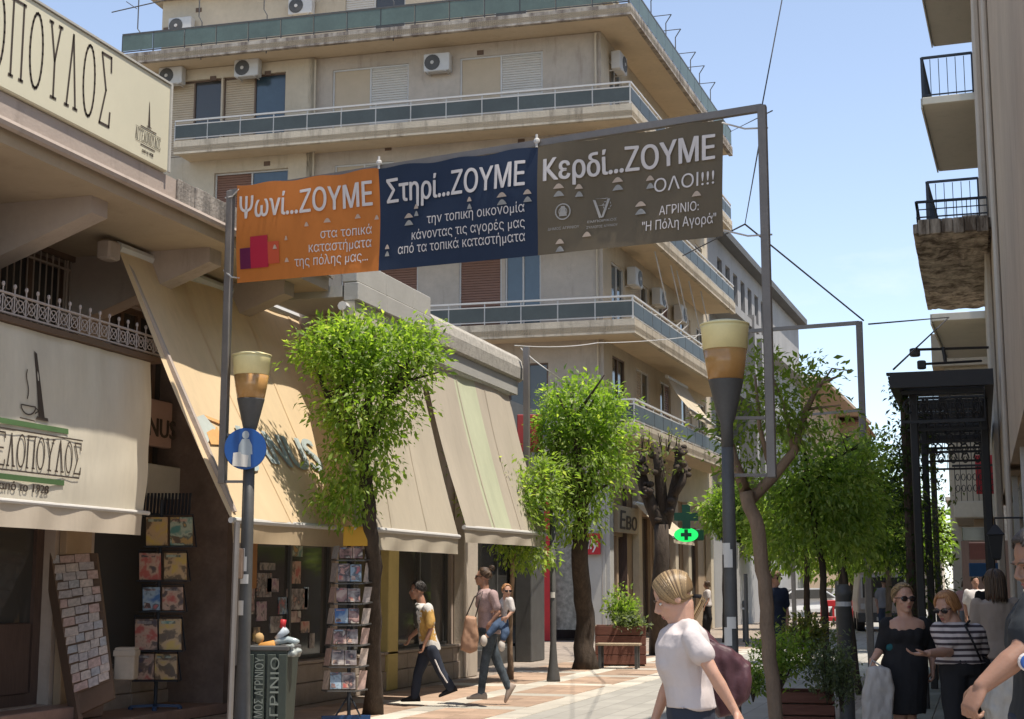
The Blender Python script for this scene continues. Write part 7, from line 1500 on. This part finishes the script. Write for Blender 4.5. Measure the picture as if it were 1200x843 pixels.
# cars, barriers, van at the far end ---------------------------------------------
def barrier(u0, u1, D, label):
    a = at(u0, 688, D); b = at(u1, 688, D); a.z = b.z = 0; t = thing('road_barrier', label, 'barrier', a, 0, 'red plastic road barriers'); T = frame(a, (b-a).normalized(), AW); L = (b-a).length; H = .95
    m = MB(T); m.bbox(0, L, 0, .12, .70, H, .02); m.bbox(0, L, 0, .12, .12, .30, .02); n = 4
    for i in range(n): x = L*i/(n-1)*.9; m.bbox(x, x+L*.1, .01, .11, .301, .699, .01)
    m.build('panel', M_red, t)
    for x in (.1, L-.3): m = MB(T); m.bbox(x, x+.2, -.12, .24, 0, .118, .02); m.build('foot', M_dkmetal, t)
barrier(961, 984, 60, 'red plastic barrier to the left of the dark bollard'); barrier(998, 1019, 58, 'red plastic barrier between the bollard and the pale van')
def car(label, u, D, mt_, rz, name='parked_car', k=1.):
    p = at(u, 688, D); p.z = 0; t = thing(name, label, 'car', p, rz); T = W[t]
    prof = [(-2.1, .35), (-2.12, .62), (-2.0, .78), (-1.2, .92), (-.55, 1.38), (.75, 1.42), (1.45, .98), (2.0, .88), (2.1, .6), (2.08, .35)]
    m = MB(T); rings = []
    for y, s, zc in ((-.82, .96, .0), (-.78, 1., .0), (.78, 1., .0), (.82, .96, 0)): rings.append([(x*s, y*(1 if z < .95 else .82), z) for x, z in prof])
    m.loft(rings); m.build('body', mt_, t)
    for s in (-1, 1):
        m = MB(T); m.loft([[(-1.1, s*.72, .93), (-.52, s*.665, 1.33), (.70, s*.665, 1.36), (1.3, s*.72, .98)], [(-1.1, s*.815, .93), (-.52, s*.69, 1.33), (.70, s*.69, 1.36), (1.3, s*.815, .98)]]); m.build('side_window', M_darkglass, t)
        for x in (-1.3, 1.35):
            m = MB(T); rg = lambda y, r: [(x+r*math.cos(a*.3927), y, .32+r*math.sin(a*.3927)) for a in range(16)]
            m.loft([rg(s*.66, .31), rg(s*.68, .33), rg(s*.84, .33), rg(s*.86, .30)]); w_ = m.build('wheel', M_black, t); m = MB(T); m.loft([rg(s*.861, .2), rg(s*.87, .17)]); m.build('rim', M_alu, w_)
    m = MB(T); m.loft([[(-1.19, -.62, .96), (-1.19, .62, .96), (-.60, .56, 1.34), (-.60, -.56, 1.34)], [(-1.23, -.62, .98), (-1.23, .62, .98), (-.64, .56, 1.37), (-.64, -.56, 1.37)]]); m.build('windscreen', M_darkglass, t)
    for s in (-1, 1): m = MB(T); m.bbox(-2.14, -2.0, s*.6-.14, s*.6+.14, .6, .74, .02); m.build('headlight', M_white, t)
    m = MB(T); m.bbox(-2.16, -2.1, -.7, .7, .36, .5, .02); m.build('bumper', M_dkmetal, t); return t
M_carw = mat('white_car_paint', (.6, .6, .6), .25, 0, spec=.6); M_cars = mat('silver_car_paint', (.35, .36, .37), .3, 0, metal=.4)
car('white car parked sideways behind the red barriers', 940, 68, M_carw, .35); car('silver car beyond the tree trunks at the street end', 972, 84, M_cars, 1.2); car('dark car far off at the left of the street end', 912, 80, mat('dark_car_paint', (.03, .035, .05), .25, 0, spec=.6), .5)
p = at(1035, 688, 50); p.z = 0; t = thing('van', 'pale van with white window frame facing the camera behind the black dressed woman', 'van', p, PH*.4-.0); T = W[t]
m = MB(T); m.loft([[(x*k_, y, z) for x, z in ((-.85, .4), (.85, .4), (.88, 1.0), (.76, 1.95), (-.76, 1.95), (-.88, 1.0))] for k_, y in ((.96, -.03), (1., .1), (1., 3.6), (.97, 3.7))]); m.build('body', mat('pale_van_paint', (.42, .36, .31), .35, .05), t)
m = MB(T); m.box(-.68, .68, -.06, -.035, 1.12, 1.78); m.build('windscreen', M_darkglass, t); m = MB(T)
for q in ((-.74, .74, 1.79, 1.86), (-.74, -.68, 1.1, 1.788), (.68, .74, 1.1, 1.788)): m.box(q[0], q[1], -.075, -.036, q[2], q[3])
m.build('window_trim', M_white, t)
m = MB(T); m.bbox(-.86, .86, -.12, -.035, .30, .62, .03); m.build('bumper', M_dkmetal, t)
for s in (-1, 1):
    m = MB(T); m.bbox(s*.62-.14, s*.62+.14, -.07, -.036, .72, .92, .02); m.build('headlight', M_white, t)
    for y in (.6, 2.9):
        m = MB(T); rg = lambda x, r: [(x, y+r*math.cos(a*.3927), .33+r*math.sin(a*.3927)) for a in range(16)]; m.loft([rg(s*.62, .33), rg(s*.86, .33), rg(s*.885, .29)]); m.build('wheel', M_black, t)
m = MB(T); m.bbox(-.26, .26, -.135, -.121, .36, .48, .003); m.build('number_plate', M_white, t)
